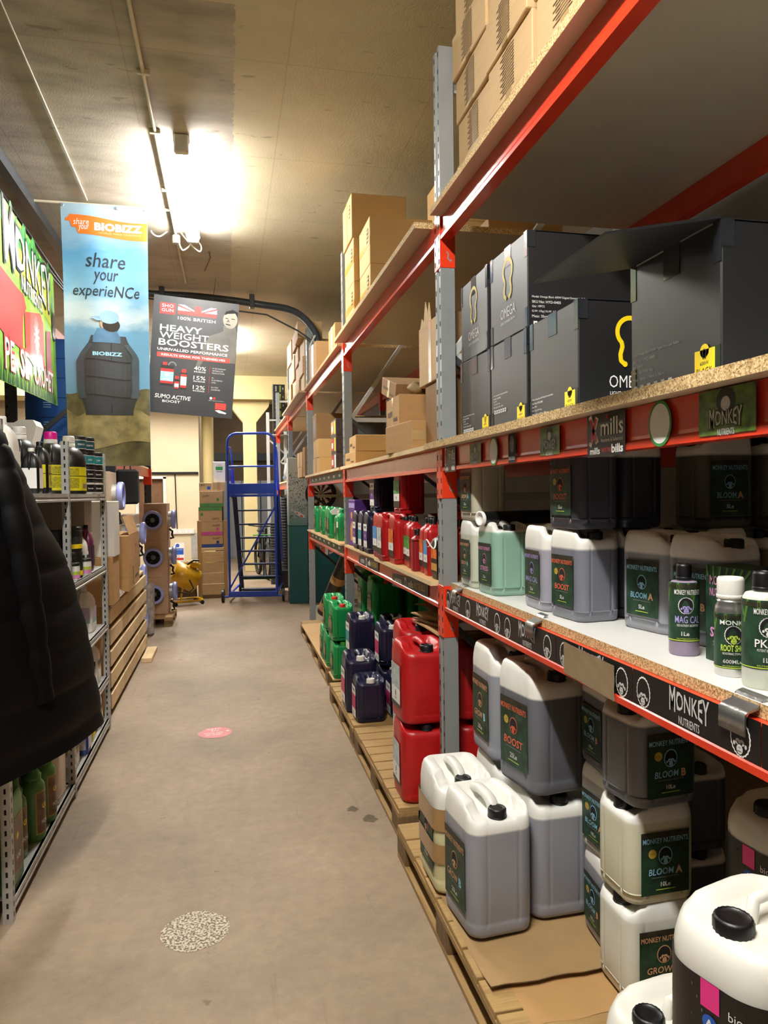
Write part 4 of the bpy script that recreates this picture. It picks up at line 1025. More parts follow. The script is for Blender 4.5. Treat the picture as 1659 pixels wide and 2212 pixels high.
for k in range(3): carton('cardboard_box', ('lowest', 'middle', 'topmost')[k]+' plain tan carton at the back behind the orange taped ones', 1.66, 4.95, ZT+.30*k, .40, .36, .299, KRAFT)
carton('cardboard_box', 'plain tan carton at the back of the high shelf just past the grey upright', 1.50, 3.75, ZT, .40, .60, .11, CARD)
# cardboard sheets piled on the red cans
def rough_stack(): pass
Z20 = .148
RL20 = plain_label([(.55, ICEP), (.35, None), (.1, SHOPBLACK)], [('B', -.18, .12, DARKINK), ('CA', -.30, .06, DARKINK)])
SIZES['R20'] = (.25, .27, .376)
def red20(lb, x, y, z, lab=RL20, rz=0):
    w, d, h = SIZES['R20']; t = thing('canister', lb, 'canister', (x, y, z), rz)
    part('body', can_body('R20', w, d, h, REDCAN, .06, .10, False, .0), t); part('handle', handle_mesh(w, d, h, REDCAN, .10, 1.0), t)
    part('cap', cap_mesh(.033, .034, BLACK), t, loc=(0, -d*.33, h*.9-.002))
    if lab: label_on(t, lab(d*.55, h*.55), 'x-', w, d, h*.44, key='R20l')
    return t
for i, (x, y) in enumerate(((.915, 3.415), (1.19, 3.42), (1.035, 3.93), (1.30, 3.95))):
    for k in range(2):
        red20(('lower', 'upper')[k]+' red canister '+('of the stack at the pallet edge', 'of the stack behind the grey upright', 'of the stack with the small label between navy and red', 'of the back stack in the shade')[i], x, y, Z20+.3765*k, RL20 if i in (0, 2) else None, rz=(.04, 0, -.03, 0)[i]*(1 if k else -.5))
zc = Z20+.3765*2+.002
for k in range(7):
    mb = MB(); L, Wd = .50-.03*(k % 3), .62-.05*(k % 2); 
    mb.grid(lambda u, v: ((u-.5)*L, (v-.5)*Wd, .006*sin(5*u+3*v+k)+.012*(v-.5)*(k % 3-1)+.03*max(0, .15-u)*(k % 2)), 8, 8, (CARD, CARD2, KRAFT)[k % 3], False)
    o = [(a, b, c-.005) for a, b, c in mb.v]; mb.add(o, [tuple(reversed(f)) for f in mb.f], CARDIN)
    single('cardboard_sheet', mb, ('bottom', 'second', 'third', 'fourth', 'fifth', 'sixth', 'top')[k]+' flattened cardboard sheet of the pile on the red canisters', 'cardboard sheet', (1.25+.01*k, 3.60+.03*(k % 2), zc+.012+.017*k), (.0, .12, -.15, .2, -.06, .1, .25)[k])
# navy canisters on the floor pallets
SIZES['N20'] = (.20, .24, .385); SIZES['10L'] = SIZES['10L']
navy('10L', 'small navy canister with red label at the front edge of the pallet', .885, 4.64, Z20, NAVL3, key='n10', lsize=(.13, .20))
t = thing('canister', 'tall navy canister with white cap behind the small navy one', 'canister', (.865, 4.885, Z20))
part('body', can_body('N20', .215, .235, .385, NAVYCAN), t); part('handle', handle_mesh(.215, .235, .385, NAVYCAN, .11, 1.0), t); part('cap', cap_mesh(.029, .032, WHITEP), t, loc=(0, -.078, .341))
label_on(t, NAVL3(.15, .23), 'x-', .215, .235, .17)
for k in range(2): navy('10L', ('lower', 'upper')[k]+' navy canister of the far stack beside the green ones', .955+.01*k, 5.38-.02*k, Z20+.288*k, NAVL2, key='n12', lsize=(.13, .2), rz=.03*k)
for k, (x, y, z) in enumerate(((1.12, 4.66, 0), (1.10, 4.92, 0), (1.10, 4.92, .289), (1.20, 5.20, 0), (1.19, 5.21, .289), (1.19, 5.47, 0))):
    navy('10L', ('navy canister right of the small front one', 'navy canister with magenta label low behind the red stack', 'navy canister with magenta label on top behind the red stack', 'navy canister low in the shaded middle row', 'navy canister on top in the shaded middle row', 'navy canister low at the back of the shaded row')[k], x, y, Z20+z, NAVL3, key='n10', lsize=(.13, .20))
# green canisters
GRL = plain_label([(.25, DKGREENP), (.5, mat('jungle_print', '#8a7a52', .5, var=.5, scale=30)), (.25, DKGREENP)], [('GREEN', .36, .1, WHITE)])
SIZES['G10'] = (.165, .225, .298)
CAPRED = mat('red_cap', '#d2301d', .4); CAPGR = mat('green_cap', '#3ba02a', .4)
def green(lb, x, y, z, kind='G10', cap=CAPRED, lab=True, rz=0):
    w, d, h = SIZES[kind]; t = thing('canister', lb, 'canister', (x, y, z), rz)
    part('body', can_body(kind, w, d, h, GREENCAN), t); part('handle', handle_mesh(w, d, h, GREENCAN, .11, .9), t); part('cap', cap_mesh(.026, .026, cap), t, loc=(0, -d*.33, h*.89-.002))
    if lab: label_on(t, GRL(d*.6, h*.5), 'x-', w, d, h*.42, key='gr'+kind)
    return t
ZG = .1575
for k, (y, nm) in enumerate(((5.745, 'nearest'), (6.165, 'middle'), (6.415, 'farthest'))):
    green(nm+' green canister of the lower row on the plywood', .880+.0*k, y, ZG, cap=CAPGR if k == 0 else CAPRED)
green('near upper green canister with red cap beside the second upright', .875, 5.755, ZG+.299, rz=.05); green('far upper green canister with red cap beside the second upright', .882, 6.19, ZG+.299, rz=-.03)
SIZES['G20'] = (.25, .29, .39)
gi = 0
for x, y in ((1.25, 5.80), (1.53, 5.80), (1.25, 6.25), (1.53, 6.25), (1.53, 5.20)):
    for k in range(2):
        green(('lower', 'upper')[k]+' large green canister in the shade '+('straight behind the second upright', 'at the back behind the second upright', 'past the second upright', 'at the back past the second upright', 'behind the navy stack')[gi//2], x, y, (ZG if y > 5.6 else Z20)+.392*k, 'G20', lab=(x < 1.4)); gi += 1
for k in range(10):
    x, y = 1.42+.16*(k % 2)+.10, 3.95+.22*(k//2)*.9
    canister('10L', 'dark canister with black cap in the unlit back row', 'canister', x+.02, y, Z20, 0, body=BLACK, group='dark canisters in the unlit back row')if y < 4.45 and k % 2 == 0 else None
# bay three, low shelf
ZC = 1.2025
for k, (x, y, nm) in enumerate(((1.03, 8.12, 'farthest small green canister, without a visible cap'), (1.03, 7.55, 'small green canister with red cap, second from the far end'), (1.045, 7.28, 'small green canister in the middle of the row'))):
    green(nm, x, y, ZC, '5L', lab=True)
green('small green canister with white label near the second upright', 1.01, 6.86, ZC, '5L')
t = flask('green trigger bottle with white spray head beside the second upright', 1.0, 6.62, ZC, .07, .10, .24, GREENCAN, WHITEP, GRL)
part('spray_head', MB().prism([(-.06, .23), (.03, .23), (.03, .28), (-.03, .29), (-.07, .27), (-.075, .25)], -.012, .012, WHITEP, 'Y'), t)
flask('green bottle with black and white label right behind the second upright', 1.0, 6.43, ZC, .08, .10, .26, GREENCAN, GREENCAN, plain_label([(.4, WHITE), (.4, SHOPBLACK), (.2, GREENP)]))
# bay three, mid shelf
ZM3 = 1.8465
carton('cardboard_box', 'lower small tan carton with open front at the far end of the taped pile', 1.10, 9.70, ZM3, .30, .55, .135, KRAFT, 0, (CLEARTAPE, .04, 'x'), open_top=True)
carton('cardboard_box', 'upper small tan carton at the far end of the taped pile', 1.10, 9.70, ZM3+.137, .30, .50, .20, KRAFT, .03, (CLEARTAPE, .04, 'x'))
carton('cardboard_box', 'lower wide tan carton of the taped pile', 1.14, 7.97, ZM3, .36, .55, .17, KRAFT, .0, (CLEARTAPE, .05, 'x'))
t = carton('cardboard_box', 'upper wide tan carton with a yellow strap', 1.14, 7.98, ZM3+.171, .36, .55, .20, KRAFT, -.03, (CLEARTAPE, .05, 'x'))
part('yellow_strap', MB().box(.10, .125, -.278, -.274, 0, .2, YELLOW), t)
for k, (x, y, w, d, h, z, lb) in enumerate(((1.02, 9.25, .12, .25, .38, ZM3, 'thin brown carton standing beyond the taped pile'), (1.24, 9.22, .25, .3, .42, ZM3, 'brown carton in the shade beyond the taped pile'))): carton('cardboard_box', lb, x, y, z, w, d, h, CARD3)
t = carton('cardboard_box', 'carton with a grey disc printed on its side behind the taped pile', 1.17, 8.42, ZM3+.372, .34, .40, .33, CARD3, .0, None, [('x', Flat().disc(.02, 0, .09, GREYP, 1, 24, .11))])
carton('cardboard_box', 'brown carton below the one with the grey disc', 1.17, 8.42, ZM3, .26, .30, .371, CARD3)
t = thing('display_box', 'dark grey open carton with its flap folded out behind the yellow strap', 'carton', (1.38, 7.35, ZM3)); part('carton_body', MB().box(-.17, .17, -.2, .2, 0, .56, mat('slate_card', '#4b4f50', .5), .003), t)
part('lid_flap', MB().box(-.17, .17, -.003, .003, 0, .24, CARD3, 0, Matrix.Translation((0, -.2, .56)) @ Matrix.Rotation(radians(98), 4, 'X')), t)
for k in range(3):
    t = thing('printed_carton', ('lowest', 'middle', 'highest')[k]+' red and black printed carton of the stack by the second upright', 'carton', (1.07, 6.66, ZM3+.155*k))
    part('carton_body', MB().box(-.10, .10, -.16, .16, 0, .153, mat('dark_print_card', '#3a2a26', .5, var=.3, scale=30), .002), t)
    f = Flat().rect(-.15, -.05, .02, .06, RED if k < 2 else PEACHP, 1).rect(.05, -.06, .13, .06, YELLOW if k else WHITE, 1).rect(-.12, -.03, -.02, .02, WHITE, 2)
    part('printed_front', f.emit(MB(), plane_map((-.1005, 0, .0765), (0, -1, 0), (0, 0, 1))), t)
# upper shelf of bays three and four: tall carton stacks
ZU = 2.8855
H = .29
stacks = [(9.06, 4, .26, 'nearest'), (9.59, 4, .32, 'second'), (10.13, 3, .30, 'third'), (10.72, 3, .40, 'farthest')]
for s, (y, n, d, nm) in enumerate(stacks):
    for k in range(n):
        hh = (.85 if s < 2 else .95)/n
        carton('cardboard_box', names[k]+' carton of the '+nm+' tall stack on the far high shelf', 1.09-.02*((k+s) % 2)-.05*(k == n-1 and s < 2), y+.015*(k % 2), ZU+k*(hh+.001), .30, d+.2, hh, (CARD2, CARD)[s % 2], .02*((k+s) % 3-1))
carton('cardboard_box', 'carton with shiny taped side on the high shelf past the second upright', 1.09, 7.90, ZU, .32, .50, .36, CARD, .03, (CLEARTAPE, .12, 'x'))
carton('cardboard_box', 'small carton on the high shelf right past the second upright', 1.06, 6.42, ZU, .26, .40, .22, CARD, .0, (WHITE, .06, 'x'))
carton('slate_box', 'grey printed carton at the back of the high shelf past the second upright', 1.42, 6.70, ZU, .34, .40, .44, mat('slate_print_card', '#6b655d', .5, var=.25, scale=20))
# leaning roll and the panels at the far end
t = thing('membrane_roll', 'black roll with brown tape bands leaning behind the second upright', 'roll', (0, 0, 0))
a, b = Vector((1.07, 8.30, .255)), Vector((1.36, 7.75, 1.145)); d = (b-a).normalized()
part('roll_body', MB().tube([a, b], .085, mat('black_membrane', '#141414', .35, var=.3), 22), t)
for s in (.05, .42, .78): part('tape_band', MB().tube([a+(b-a)*s, a+(b-a)*(s+.09)], .0865, mat('wrapped_tape', '#a07c4e'), 22, cap=False), t, 'brown tape band')
# ---------------------------------------------------------------- steel shelving on the left
SX, SD = -.826, .46
SY = [2.95, 4.115, 5.285]; SZ = [1.640, 1.145, .742, .378, .080]
sh = thing('metal_shelving', 'galvanised steel shelving unit with slotted posts on the left of the aisle', 'shelving', (SX, 2.95, 0))
def lpost(h):
    mb = MB(); mb.prism([(0, 0), (0, .034), (-.003, .034), (-.003, .003), (-.036, .003), (-.036, 0)], 0, h, STEEL)
    for i in range(int(h/.04)):
        z = .02+i*.04; mb.add([(.0005, .013, z), (.0005, .021, z), (.0005, .021, z+.02), (.0005, .013, z+.02)], [(0, 1, 2, 3)], SLOT)
        mb.add([(-.014, -.0005, z), (-.022, -.0005, z), (-.022, -.0005, z+.02), (-.014, -.0005, z+.02)], [(0, 1, 2, 3)], SLOT)
    return mb
for y in SY:
    for x in (0, -SD): part('upright_post', lpost(1.92), sh, loc=(x+(.036 if x else 0), y-2.95, 0))
for z in SZ:
    for a, b in zip(SY[:-1], SY[1:]):
        mb = MB(); zo = z; z = .60 if (z < .4 and z > .3 and a < 4) else z; y0, y1 = a-2.95+.035, b-2.95-.002
        mb.box(-SD+.037, -.002, y0, y1, z-.004, z, STEEL)
        for x in (-.006, -SD+.041):
            k = 1 if x > -.1 else -1
            mb.prism([(x, z), (x+.004*k, z-.004), (x+.004*k, z-.016), (x-.004*k, z-.020), (x-.004*k, z-.026), (x+.004*k, z-.032), (x+.004*k, z-.042), (x-.012*k, z-.042), (x-.012*k, z)], y0, y1, STEEL, 'Y')
        part('shelf', mb, sh); z = zo
part('shade_sheet', MB().box(-SD, -.04, -.028, -.024, .03, 1.9, BLACKM), sh, 'black sheet standing in for the unlit end of the shelving')  # added black sheet, stands in for shade at the near shelving end
part('back_panel', MB().box(-SD-.012, -SD-.006, 0, 2.35, .06, 1.62, mat('white_back_board', '#8f8a7e', .6, var=.15, scale=2)), sh, 'pale back board')
def at_shelf(k): return SZ[k]+.001
# green bottles on the bottom shelf
OLIVE = mat('olive_green_hdpe', '#4f7a3a', .38, var=.07); BRONZE = mat('bronze_label', '#6a4a26', .4, var=.6, scale=26)
def gold_label(w, h):
    f = Flat(); f.rect(-w/2, -h/2, w/2, h/2, GOLDP, 0, 10); f.rect(-w*.46, -h*.48, w*.46, h*.48, BRONZE, 1, 10)
    f.disc(-w*.1, h*.15, w*.12, YELLOW, 2, 9, h*.07); f.text('HONEY', 0, -h*.22, h*.10, WHITE, 3, w=w*.5, bold=.02); return f
t = thing('canister', 'square green canister with grooved end and bronze label on the bottom shelf', 'canister', (-.905, 3.10, at_shelf(4)), 0)
w, d, h = .125, .185, .37; mb = MB(); O = rrect(w, d, .022, 4, 0)
R = [[(a*s, b*s, z) for a, b in O] for s, z in ((.93, 0), (1, .012), (1, .30), (.98, .325), (.90, .355), (.80, .365))]; mb.rings(R, OLIVE); 
for k in range(3): mb.box(-.035+.026*k, -.022+.026*k, -d/2-.006, -d/2+.004, .012, .29, OLIVE, .003)
part('body', mb, t); part('handle', MB().tube([(0, -.07, .355), (0, -.06, .385), (0, .03, .385), (0, .05, .355)], .012, OLIVE, 8), t)
part('cap', cap_mesh(.022, .03, BLACK), t, loc=(0, .065, .36)); label_on(t, gold_label(.12, .22), 'x+', w, d, .165, bulge=.001)
def gbottle(lb, x, y, z, r=.056, h=.36):
    t = thing('bottle', lb, 'bottle', (x, y, z), 0, None); mb = MB()
    mb.lathe([(r*.94, 0), (r, .008), (r, .23), (r*.97, .245), (r*.70, .268), (r*.60, .275)], OLIVE, 28); part('body', mb, t)
    mb = MB(); mb.lathe([(r*.74, .272), (r*.74, .290), (r*.62, .294), (r*.62, .302), (r*.50, .306), (r*.48, h-.004), (r*.44, h)], OLIVE, 24); part('cap', mb, t)
    part('label', gold_label(r*1.9, .19).emit(MB(), cyl_map(r, .125, -radians(5))), t)
gbottle('green round bottle with bronze label behind the square green canister', -.925, 3.33, at_shelf(4))
gbottle('green round bottle with bronze label, middle of the three round ones', -.890, 3.50, at_shelf(4))
gbottle('green round bottle with bronze label nearest the cream can', -.885, 3.69, at_shelf(4))
gbottle('green round bottle in the back behind the green ones', -1.06, 3.50, at_shelf(4))
gbottle('green round bottle in the back beside the cream can', -1.06, 3.75, at_shelf(4))
SIZES['S4'] = (.13, .16, .31)
CREAMCAN = mat('cream_hdpe', '#cdbfae', .4, var=.06)
canister('5L', 'plain cream canister with black cap on the bottom shelf before the post', 'canister', -.925, 3.93, at_shelf(4), pi, body=CREAMCAN, cap=BLACK)
WJ = plain_label([(.25, SHOPBLACK), (.15, GOLDP), (.6, None)], [('NUTE', .05, .1, DARKINK)])
BLUEC = mat('blue_hdpe', '#1f3a8c', .36, var=.08)
def jug(lb, x, y, z, m, cap, lab, r=.058, h=.27, group=None, face=0.0):
    t = thing('bottle', lb, 'bottle', (x, y, z), 0, group); mb = MB(); O = rrect(r*2, r*2.2, r*.5, 5, 0)
    mb.rings([[(a*s, b*s, z2*h) for a, b in O] for s, z2 in ((.93, 0), (1, .03), (1, .62), (.96, .70), (.80, .80), (.5, .88), (.36, .90), (.34, .94))], m); part('body', mb, t)
    mb = MB(); mb.tube([(0, -r*.5, h*.88), (0, -r*.95, h*.84), (0, -r*1.12, h*.66), (0, -r*1.0, h*.52)], r*.16, m, 8); part('handle', mb, t)
    part('cap', cap_mesh(r*.36, h*.10, cap), t, loc=(0, 0, h*.92))
    if lab: label_on(t, lab(r*1.7, h*.45), 'x+', r*2, r*2.2, h*.34, bulge=.001); label_on(t, lab(r*1.6, h*.45), 'y-', r*2, r*2.2, h*.34, bulge=.001)
    return t
jug('white jug with black and gold label on the bottom shelf past the post', -.92, 4.36, at_shelf(4), CREAMCAN, WHITEP, WJ, h=.25)
jug('blue bottle on the bottom shelf', -.90, 4.62, at_shelf(4), BLUEC, BLUEC, plain_label([(1, mat('pale_text_label', '#c6c9d6', .5, var=.2, scale=60))]), h=.27)
jug('small yellow and green bottle on the bottom shelf', -.90, 4.84, at_shelf(4), mat('lime_hdpe', '#b9bd3a', .4), BLACK, plain_label([(.5, GREENP), (.5, YELLOW)]), r=.045, h=.23)
jug('white jug at the far end of the bottom shelf', -.91, 5.10, at_shelf(4), WHITEP, WHITEP, WJ, h=.27)
jug('white jug with gold label on the second shelf from the floor, farthest right', -.92, 5.10, at_shelf(3), WHITEP, WHITEP, WJ, r=.062, h=.28)
jug('white jug behind the coat on the second shelf from the floor', -.95, 4.86, at_shelf(3), WHITEP, WHITEP, WJ, r=.062, h=.28)
LIL = plain_label([(.60, mat('pale_lilac_label', '#b3a3bd', .5)), (.18, mat('pale_teal_label', '#8fb8b4', .5)), (.22, None)], [('5-40', -.40, .07, DARKINK)])
jug('white bottle with lilac and teal label on the middle shelf', -.94, 5.02, at_shelf(2), WHITEP, WHITEP, LIL, r=.072, h=.29)
jug('white bottle half hidden by the coat on the middle shelf', -.98, 4.78, at_shelf(2), WHITEP, WHITEP, None, r=.066, h=.28)
single('cardboard_box', MB().box(-.115, .115, -.16, .16, 0, .33, WHITEP, .003), 'white carton with black arrows at the back of the middle shelf', 'carton', (-1.155, 5.09, at_shelf(2)))
# second shelf: jars and bottles
def jar(lb, x, y, z, r, h, m, cap, lab=None, group=None):
    t = thing('jar', lb, 'jar', (x, y, z), 0, group); mb = MB(); mb.lathe([(r*.95, 0), (r, .004), (r, h*.80), (r*.96, h*.84)], m, 22); part('body', mb, t)
    part('lid', cap_mesh(r*1.0, h*.19, cap), t, loc=(0, 0, h*.815))
    if lab: part('label', lab(r*2.6, h*.62).emit(MB(), cyl_map(r, h*.41, -radians(50))), t)
DKJAR = plain_label([(.2, SHOPBLACK), (.5, mat('jar_text', '#2a2a28', .5, var=.6, scale=70)), (.3, YELLOW)])
WHJAR = plain_label([(.35, None), (.3, LIMEP), (.35, PINKP)])
def curved(fn):
    def g(w, h):
        f = fn(w, h); out = Flat()
        for vs, fs, m, lv in f.it:
            if len(vs) == 4 and len(fs) == 1:
                us = [v[0] for v in vs]; ws = [v[1] for v in vs]; out.rect(min(us), min(ws), max(us), max(ws), m, lv, 16)
            else: out.it.append((vs, fs, m, lv))
        return out
    return g
jar('lower dark jar with yellow band beside the steel post', -.90, 4.54, at_shelf(1), .055, .16, BLACK, BLACK, curved(DKJAR))
jar('dark jar stacked on the dark jar beside the steel post', -.90, 4.54, at_shelf(1)+.161, .055, .14, BLACK, BLACK, curved(DKJAR))
jar('small white jar with lime label in front of the purple bottle', -.865, 4.72, at_shelf(1), .037, .10, WHITEP, BLACK, curved(WHJAR))
jar('second small white jar with lime label beside the dark jars', -.875, 4.42, at_shelf(1), .037, .10, WHITEP, BLACK, curved(WHJAR))
jug('slim white bottle with green label next to the purple one', -.905, 4.83, at_shelf(1), WHITEP, BLACK, plain_label([(.2, None), (.4, DKGREENP), (.4, None)]), r=.036, h=.24)
jug('purple bottle with black cap on the shelf below the teal tubs', -.90, 4.965, at_shelf(1), mat('plum_hdpe', '#6a2446', .32), BLACK, plain_label([(1, mat('navy_text_label', '#1b1a2c', .5, var=.5, scale=60))]), r=.042, h=.29)
for k in range(2): single('cardboard_box', MB().box(-.17, .17, -.13, .13, 0, .235, (WHITEP, mat('grey_white_card', '#a59e90', .6, var=.15, scale=3))[k], .003), ('lower', 'upper')[k]+' whitish carton at the back below the top steel shelf', 'carton', (-1.08, 5.12, at_shelf(1)+.236*k))
t = single('black_carton', MB().box(-.15, .15, -.14, .14, 0, .28, BLACKM, .003), 'black carton with gold swan mark behind the dark jars', 'carton', (-1.10, 4.55, at_shelf(1)))
f = Flat(); f.disc(0, .0, .026, GOLDP, 1, 16, .03); f.disc(.006, .004, .016, BLACKM, 2, 12); f.line((-.03, -.04), (.03, -.04), .012, GOLDP, 1); f.disc(.0, .04, .014, GOLDP, 1, 10)
part('printed_mark', f.emit(MB(), plane_map((.1, -.1405, .16), (1, 0, 0), (0, 0, 1))), t)
# top shelf: black jugs with yellow labels, tubs
YL = lambda w, h: (lambda f: [f.rect(-w/2, -h/2, w/2, h/2, mat('yellow_label', '#d9cf1e', .45, var=.05), 0, 44), f.rect(-w/2, h*.10, w/2, h*.13, SHOPBLACK, 1, 36), f.rect(-w*.30, h*.02, -w*.12, h*.46, SHOPBLACK, 2, 12), f.text('ultra', -w*.21, h*.26, h*.10, WHITE, 3, w=w*.14), f.rect(-w*.06, h*.16, w*.14, h*.44, mat('label_small_text', '#a8a018', .5, var=.4, scale=90), 1, 14), f.rect(-w*.06, -h*.40, w*.14, h*.04, mat('label_small_text', '#a8a018'), 1, 14), f.disc(-w*.21, -h*.2, w*.05, GREYP, 2, 12, h*.2), f.rect(w*.2, -h*.4, w*.30, -h*.2, mat('barcode_grey', '#8d8466', .6, var=.5, scale=120), 1, 4)] and f)(Flat())
def black_jug(lb, x, y, z, cap, rz=0, hgt=.30, r=.094):
    t = thing('jug', lb, 'jug', (x, y, z), rz); mb = MB(); h = hgt; n = 32
    mb.lathe([(r*.96, 0), (r, .008), (r, h*.60), (r*.985, h*.66), (r*.92, h*.75), (r*.80, h*.83), (r*.60, h*.90), (r*.36, h*.945), (r*.30, h*.95)], BLACK, n); part('body', mb, t)
    mb = MB(); mb.tube([(.0, -r*.40, h*.90), (0, -r*.78, h*.84), (0, -r*1.08, h*.70), (0, -r*1.0, h*.60)], .011, BLACK, 10); part('handle', mb, t)
    mb = MB(); mb.lathe([(r*.38, 0), (r*.38, .022), (r*.34, .024)], WHITEP, 24); part('neck_ring', mb, t, loc=(0, 0, h*.94)); part('cap', cap_mesh(r*.36, .042, cap), t, loc=(0, 0, h*.94+.024))
    mb = MB(); YL(r*4.6, h*.47).emit(mb, cyl_map(r, h*.30, -radians(70))); part('label', mb, t)
MAG = mat('magenta_cap', '#e0138f', .4)
black_jug('black jug with yellow label and magenta cap on the top steel shelf', -.965, 4.36, at_shelf(0), MAG, .2)
black_jug('black jug with yellow label and white cap right of the steel post', -.930, 4.66, at_shelf(0), WHITEP, -.2)
black_jug('black jug with yellow label and white cap half hidden behind the coat', -1.05, 4.06, at_shelf(0), WHITEP, .3)
jug('yellow labelled small black bottle in front of the jugs beside the coat', -.90, 3.84, at_shelf(0), BLACK, BLACK, YL, r=.045, h=.25)
jug('white capped black bottle touching the coat on the top shelf', -.90, 3.68, at_shelf(0), BLACK, WHITEP, plain_label([(1, WHITE)]), r=.04, h=.21)
for k, y in enumerate((4.42, 4.60)): jug(('near', 'far')[k]+' bright yellow bottle behind the black jugs', -1.16-.03*k, y, at_shelf(0), mat('yellow_hdpe', '#e0d62a', .35), mat('yellow_hdpe', '#e0d62a'), None, r=.07, h=.33)
t = single('storage_tote', MB().prism([(-.17, 0), (.15, 0), (.19, .16), (.17, .20), (.08, .20), (.05, .18), (-.19, .18)], -.10, .10, WHITEP, 'Y'), 'white plastic tote upside down at the back of the top shelf', 'tote', (-1.45, 5.40, 1.95))
single('support_carton', MB().box(-.2, .2, -.14, .14, 0, 1.949, CARD3, .003), 'brown cartons pile carrying the white tote', 'carton', (-1.52, 5.41, 0))
TEAL = mat('teal_label', '#1d8a90', .45, var=.06)
TL = [plain_label([(.06, WHITE), (.88, TEAL), (.06, WHITE)], [('CRF', 0, .2, WHITE)]), plain_label([(.06, WHITE), (.88, SHOPBLACK), (.06, WHITE)], [('boost', 0, .2, WHITE)]), plain_label([(.06, WHITE), (.88, mat('dark_teal_label', '#134c56', .45)), (.06, WHITE)], [('nano', 0, .2, WHITE)])]
cn = ('nearest', 'second', 'farthest')
for c, y in enumerate((4.83, 4.945, 5.06)):
    for r in range(4 if c < 2 else 3):
        jar(('bottom', 'second row', 'third row', 'top')[r]+' tub in the '+cn[c]+' column of tubs on the top steel shelf', -.915+.03*c, y, at_shelf(0)+.0905*r, .052, .090, WHITEP if r == 0 else BLACK, BLACK, curved(TL[(1, 1, 0, 2)[r]]))
for k in range(3): jug('white jug with red band on the top shelf above the coat, '+('left', 'middle', 'right')[k], -1.0+.02*k, 3.10+.17*k, at_shelf(0), WHITEP, WHITEP, plain_label([(.7, None), (.3, RED)]), r=.06, h=.33)
# ---------------------------------------------------------------- the coat hanging from the shelving
COAT = mat('black_quilted_nylon', '#020203', .6, var=.3, scale=5, bump=.25, bscale=16, spec=.14)
coat = thing('puffer_coat', 'long black quilted puffer coat hanging on the front of the steel shelving', 'coat', (-.75, 3.15, .60))
EDGE = [(.60, -.600, 3.53), (1.02, -.645, 3.48), (1.36, -.710, 3.38), (1.585, -.800, 3.26), (1.69, -.825, 3.20), (1.82, -.850, 3.08), (1.95, -.86, 3.02)]
def coat_edge(z):
    for (z0, x0, y0), (z1, x1, y1) in zip(EDGE[:-1], EDGE[1:]):
        if z <= z1: k = max(0, (z-z0)/(z1-z0)); return Vector((x0+(x1-x0)*k, y0+(y1-y0)*k))
    return Vector(EDGE[-1][1:])
def coat_pt(u, v):
    """u round the body, v from hem to shoulder"""
    z = 1.26*v
    R = coat_edge(.62+z); L = Vector((-.875, 2.50)).lerp(Vector((-.865, 2.86)), max(0, v)**2)
    zz = .60+.02+z
    c = (R+L)/2; d = (R-L)/2; n = Vector((d.y, -d.x)).normalized()
    th = .115*(1-.35*v)*(1-max(0, v-.86)/.14*.75)
    seam = abs(sin(pi*(z-.05)/.168)); th *= .72+.28*seam**.35; k = .985+.015*seam**.3
    a = 2*pi*u
    fold = 1+.06*sin(5*a+3*v)*(1-v)
    p = c+d*cos(a)*k+n*th*sin(a)*fold*(.80+.2*cos(a) if sin(a) > 0 else .3)+n*.0
    return (p.x+.75, p.y-3.15, zz-.60+.05*(cos(a)*-.5)*(1-v))
mb = MB(); mb.rings([[coat_pt(i/44, v/70) for i in range(44)] for v in range(71)], COAT, True); part('coat_body', mb, coat)
mb = MB(); pts = [(-.11, -.22, 1.20), (-.07, -.24, 1.08), (-.03, -.25, .90), (.0, -.24, .65), (.02, -.22, .42), (.03, -.20, .25)]
def along(t):
    k = t*(len(pts)-1); i = min(int(k), len(pts)-2); f = k-i; return Vector(pts[i]).lerp(Vector(pts[i+1]), f)
N = 60; mb.tube([along(i/N) for i in range(N+1)], [(.072-.014*(i/N))*(.88+.14*abs(sin(pi*i/N*6.5))**.35) for i in range(N+1)], COAT, 18); part('sleeve', mb, coat)
mb = MB(); mb.rings([[(.06*cos(a)*s-.11, .13*sin(a)*s-.22, z) for a in [2*pi*i/24 for i in range(24)]] for s, z in ((.9, 1.18), (.95, 1.23), (.8, 1.265), (.5, 1.285))], COAT, True); part('collar', mb, coat)
# ---------------------------------------------------------------- slatted pallet on edge, cartons behind it
t = thing('wooden_pallet', 'pale new pallet standing on its long edge beyond the steel shelving', 'pallet', (-.86, 5.62, 0))
Lp = 2.38
for k in range(5):
    z = .05+.158*k; s = 1-.0*k
    part('slat', MB().box(-.022, 0, 0, Lp, z, z+.112, PINE_Y, .003), t)
part('edge_rail', MB().box(-.16, -.024, 0, Lp, .815, .840, PINE_Y, .002), t)
for y in (.02, .78, 1.55, Lp-.06):
    part('block', MB().box(-.16, -.024, y, y+.045, .0, .814, PINE_Z, .002), t)
for k in range(2): part('rear_slat', MB().box(-.182, -.162, 0, Lp, .10+.45*k, .22+.45*k, PINE_Y, .002), t)
for k, (y, x) in enumerate(((6.0, -1.30), (6.9, -1.34), (7.66, -1.34))): single('cardboard_box', MB().box(-.22, .22, -.42 if k < 2 else -.30, .42 if k < 2 else .30, 0, .80, CARD3, .004), ('near', 'middle', 'far')[k]+' tall brown carton behind the slatted pallet', 'carton', (x, y, 0))
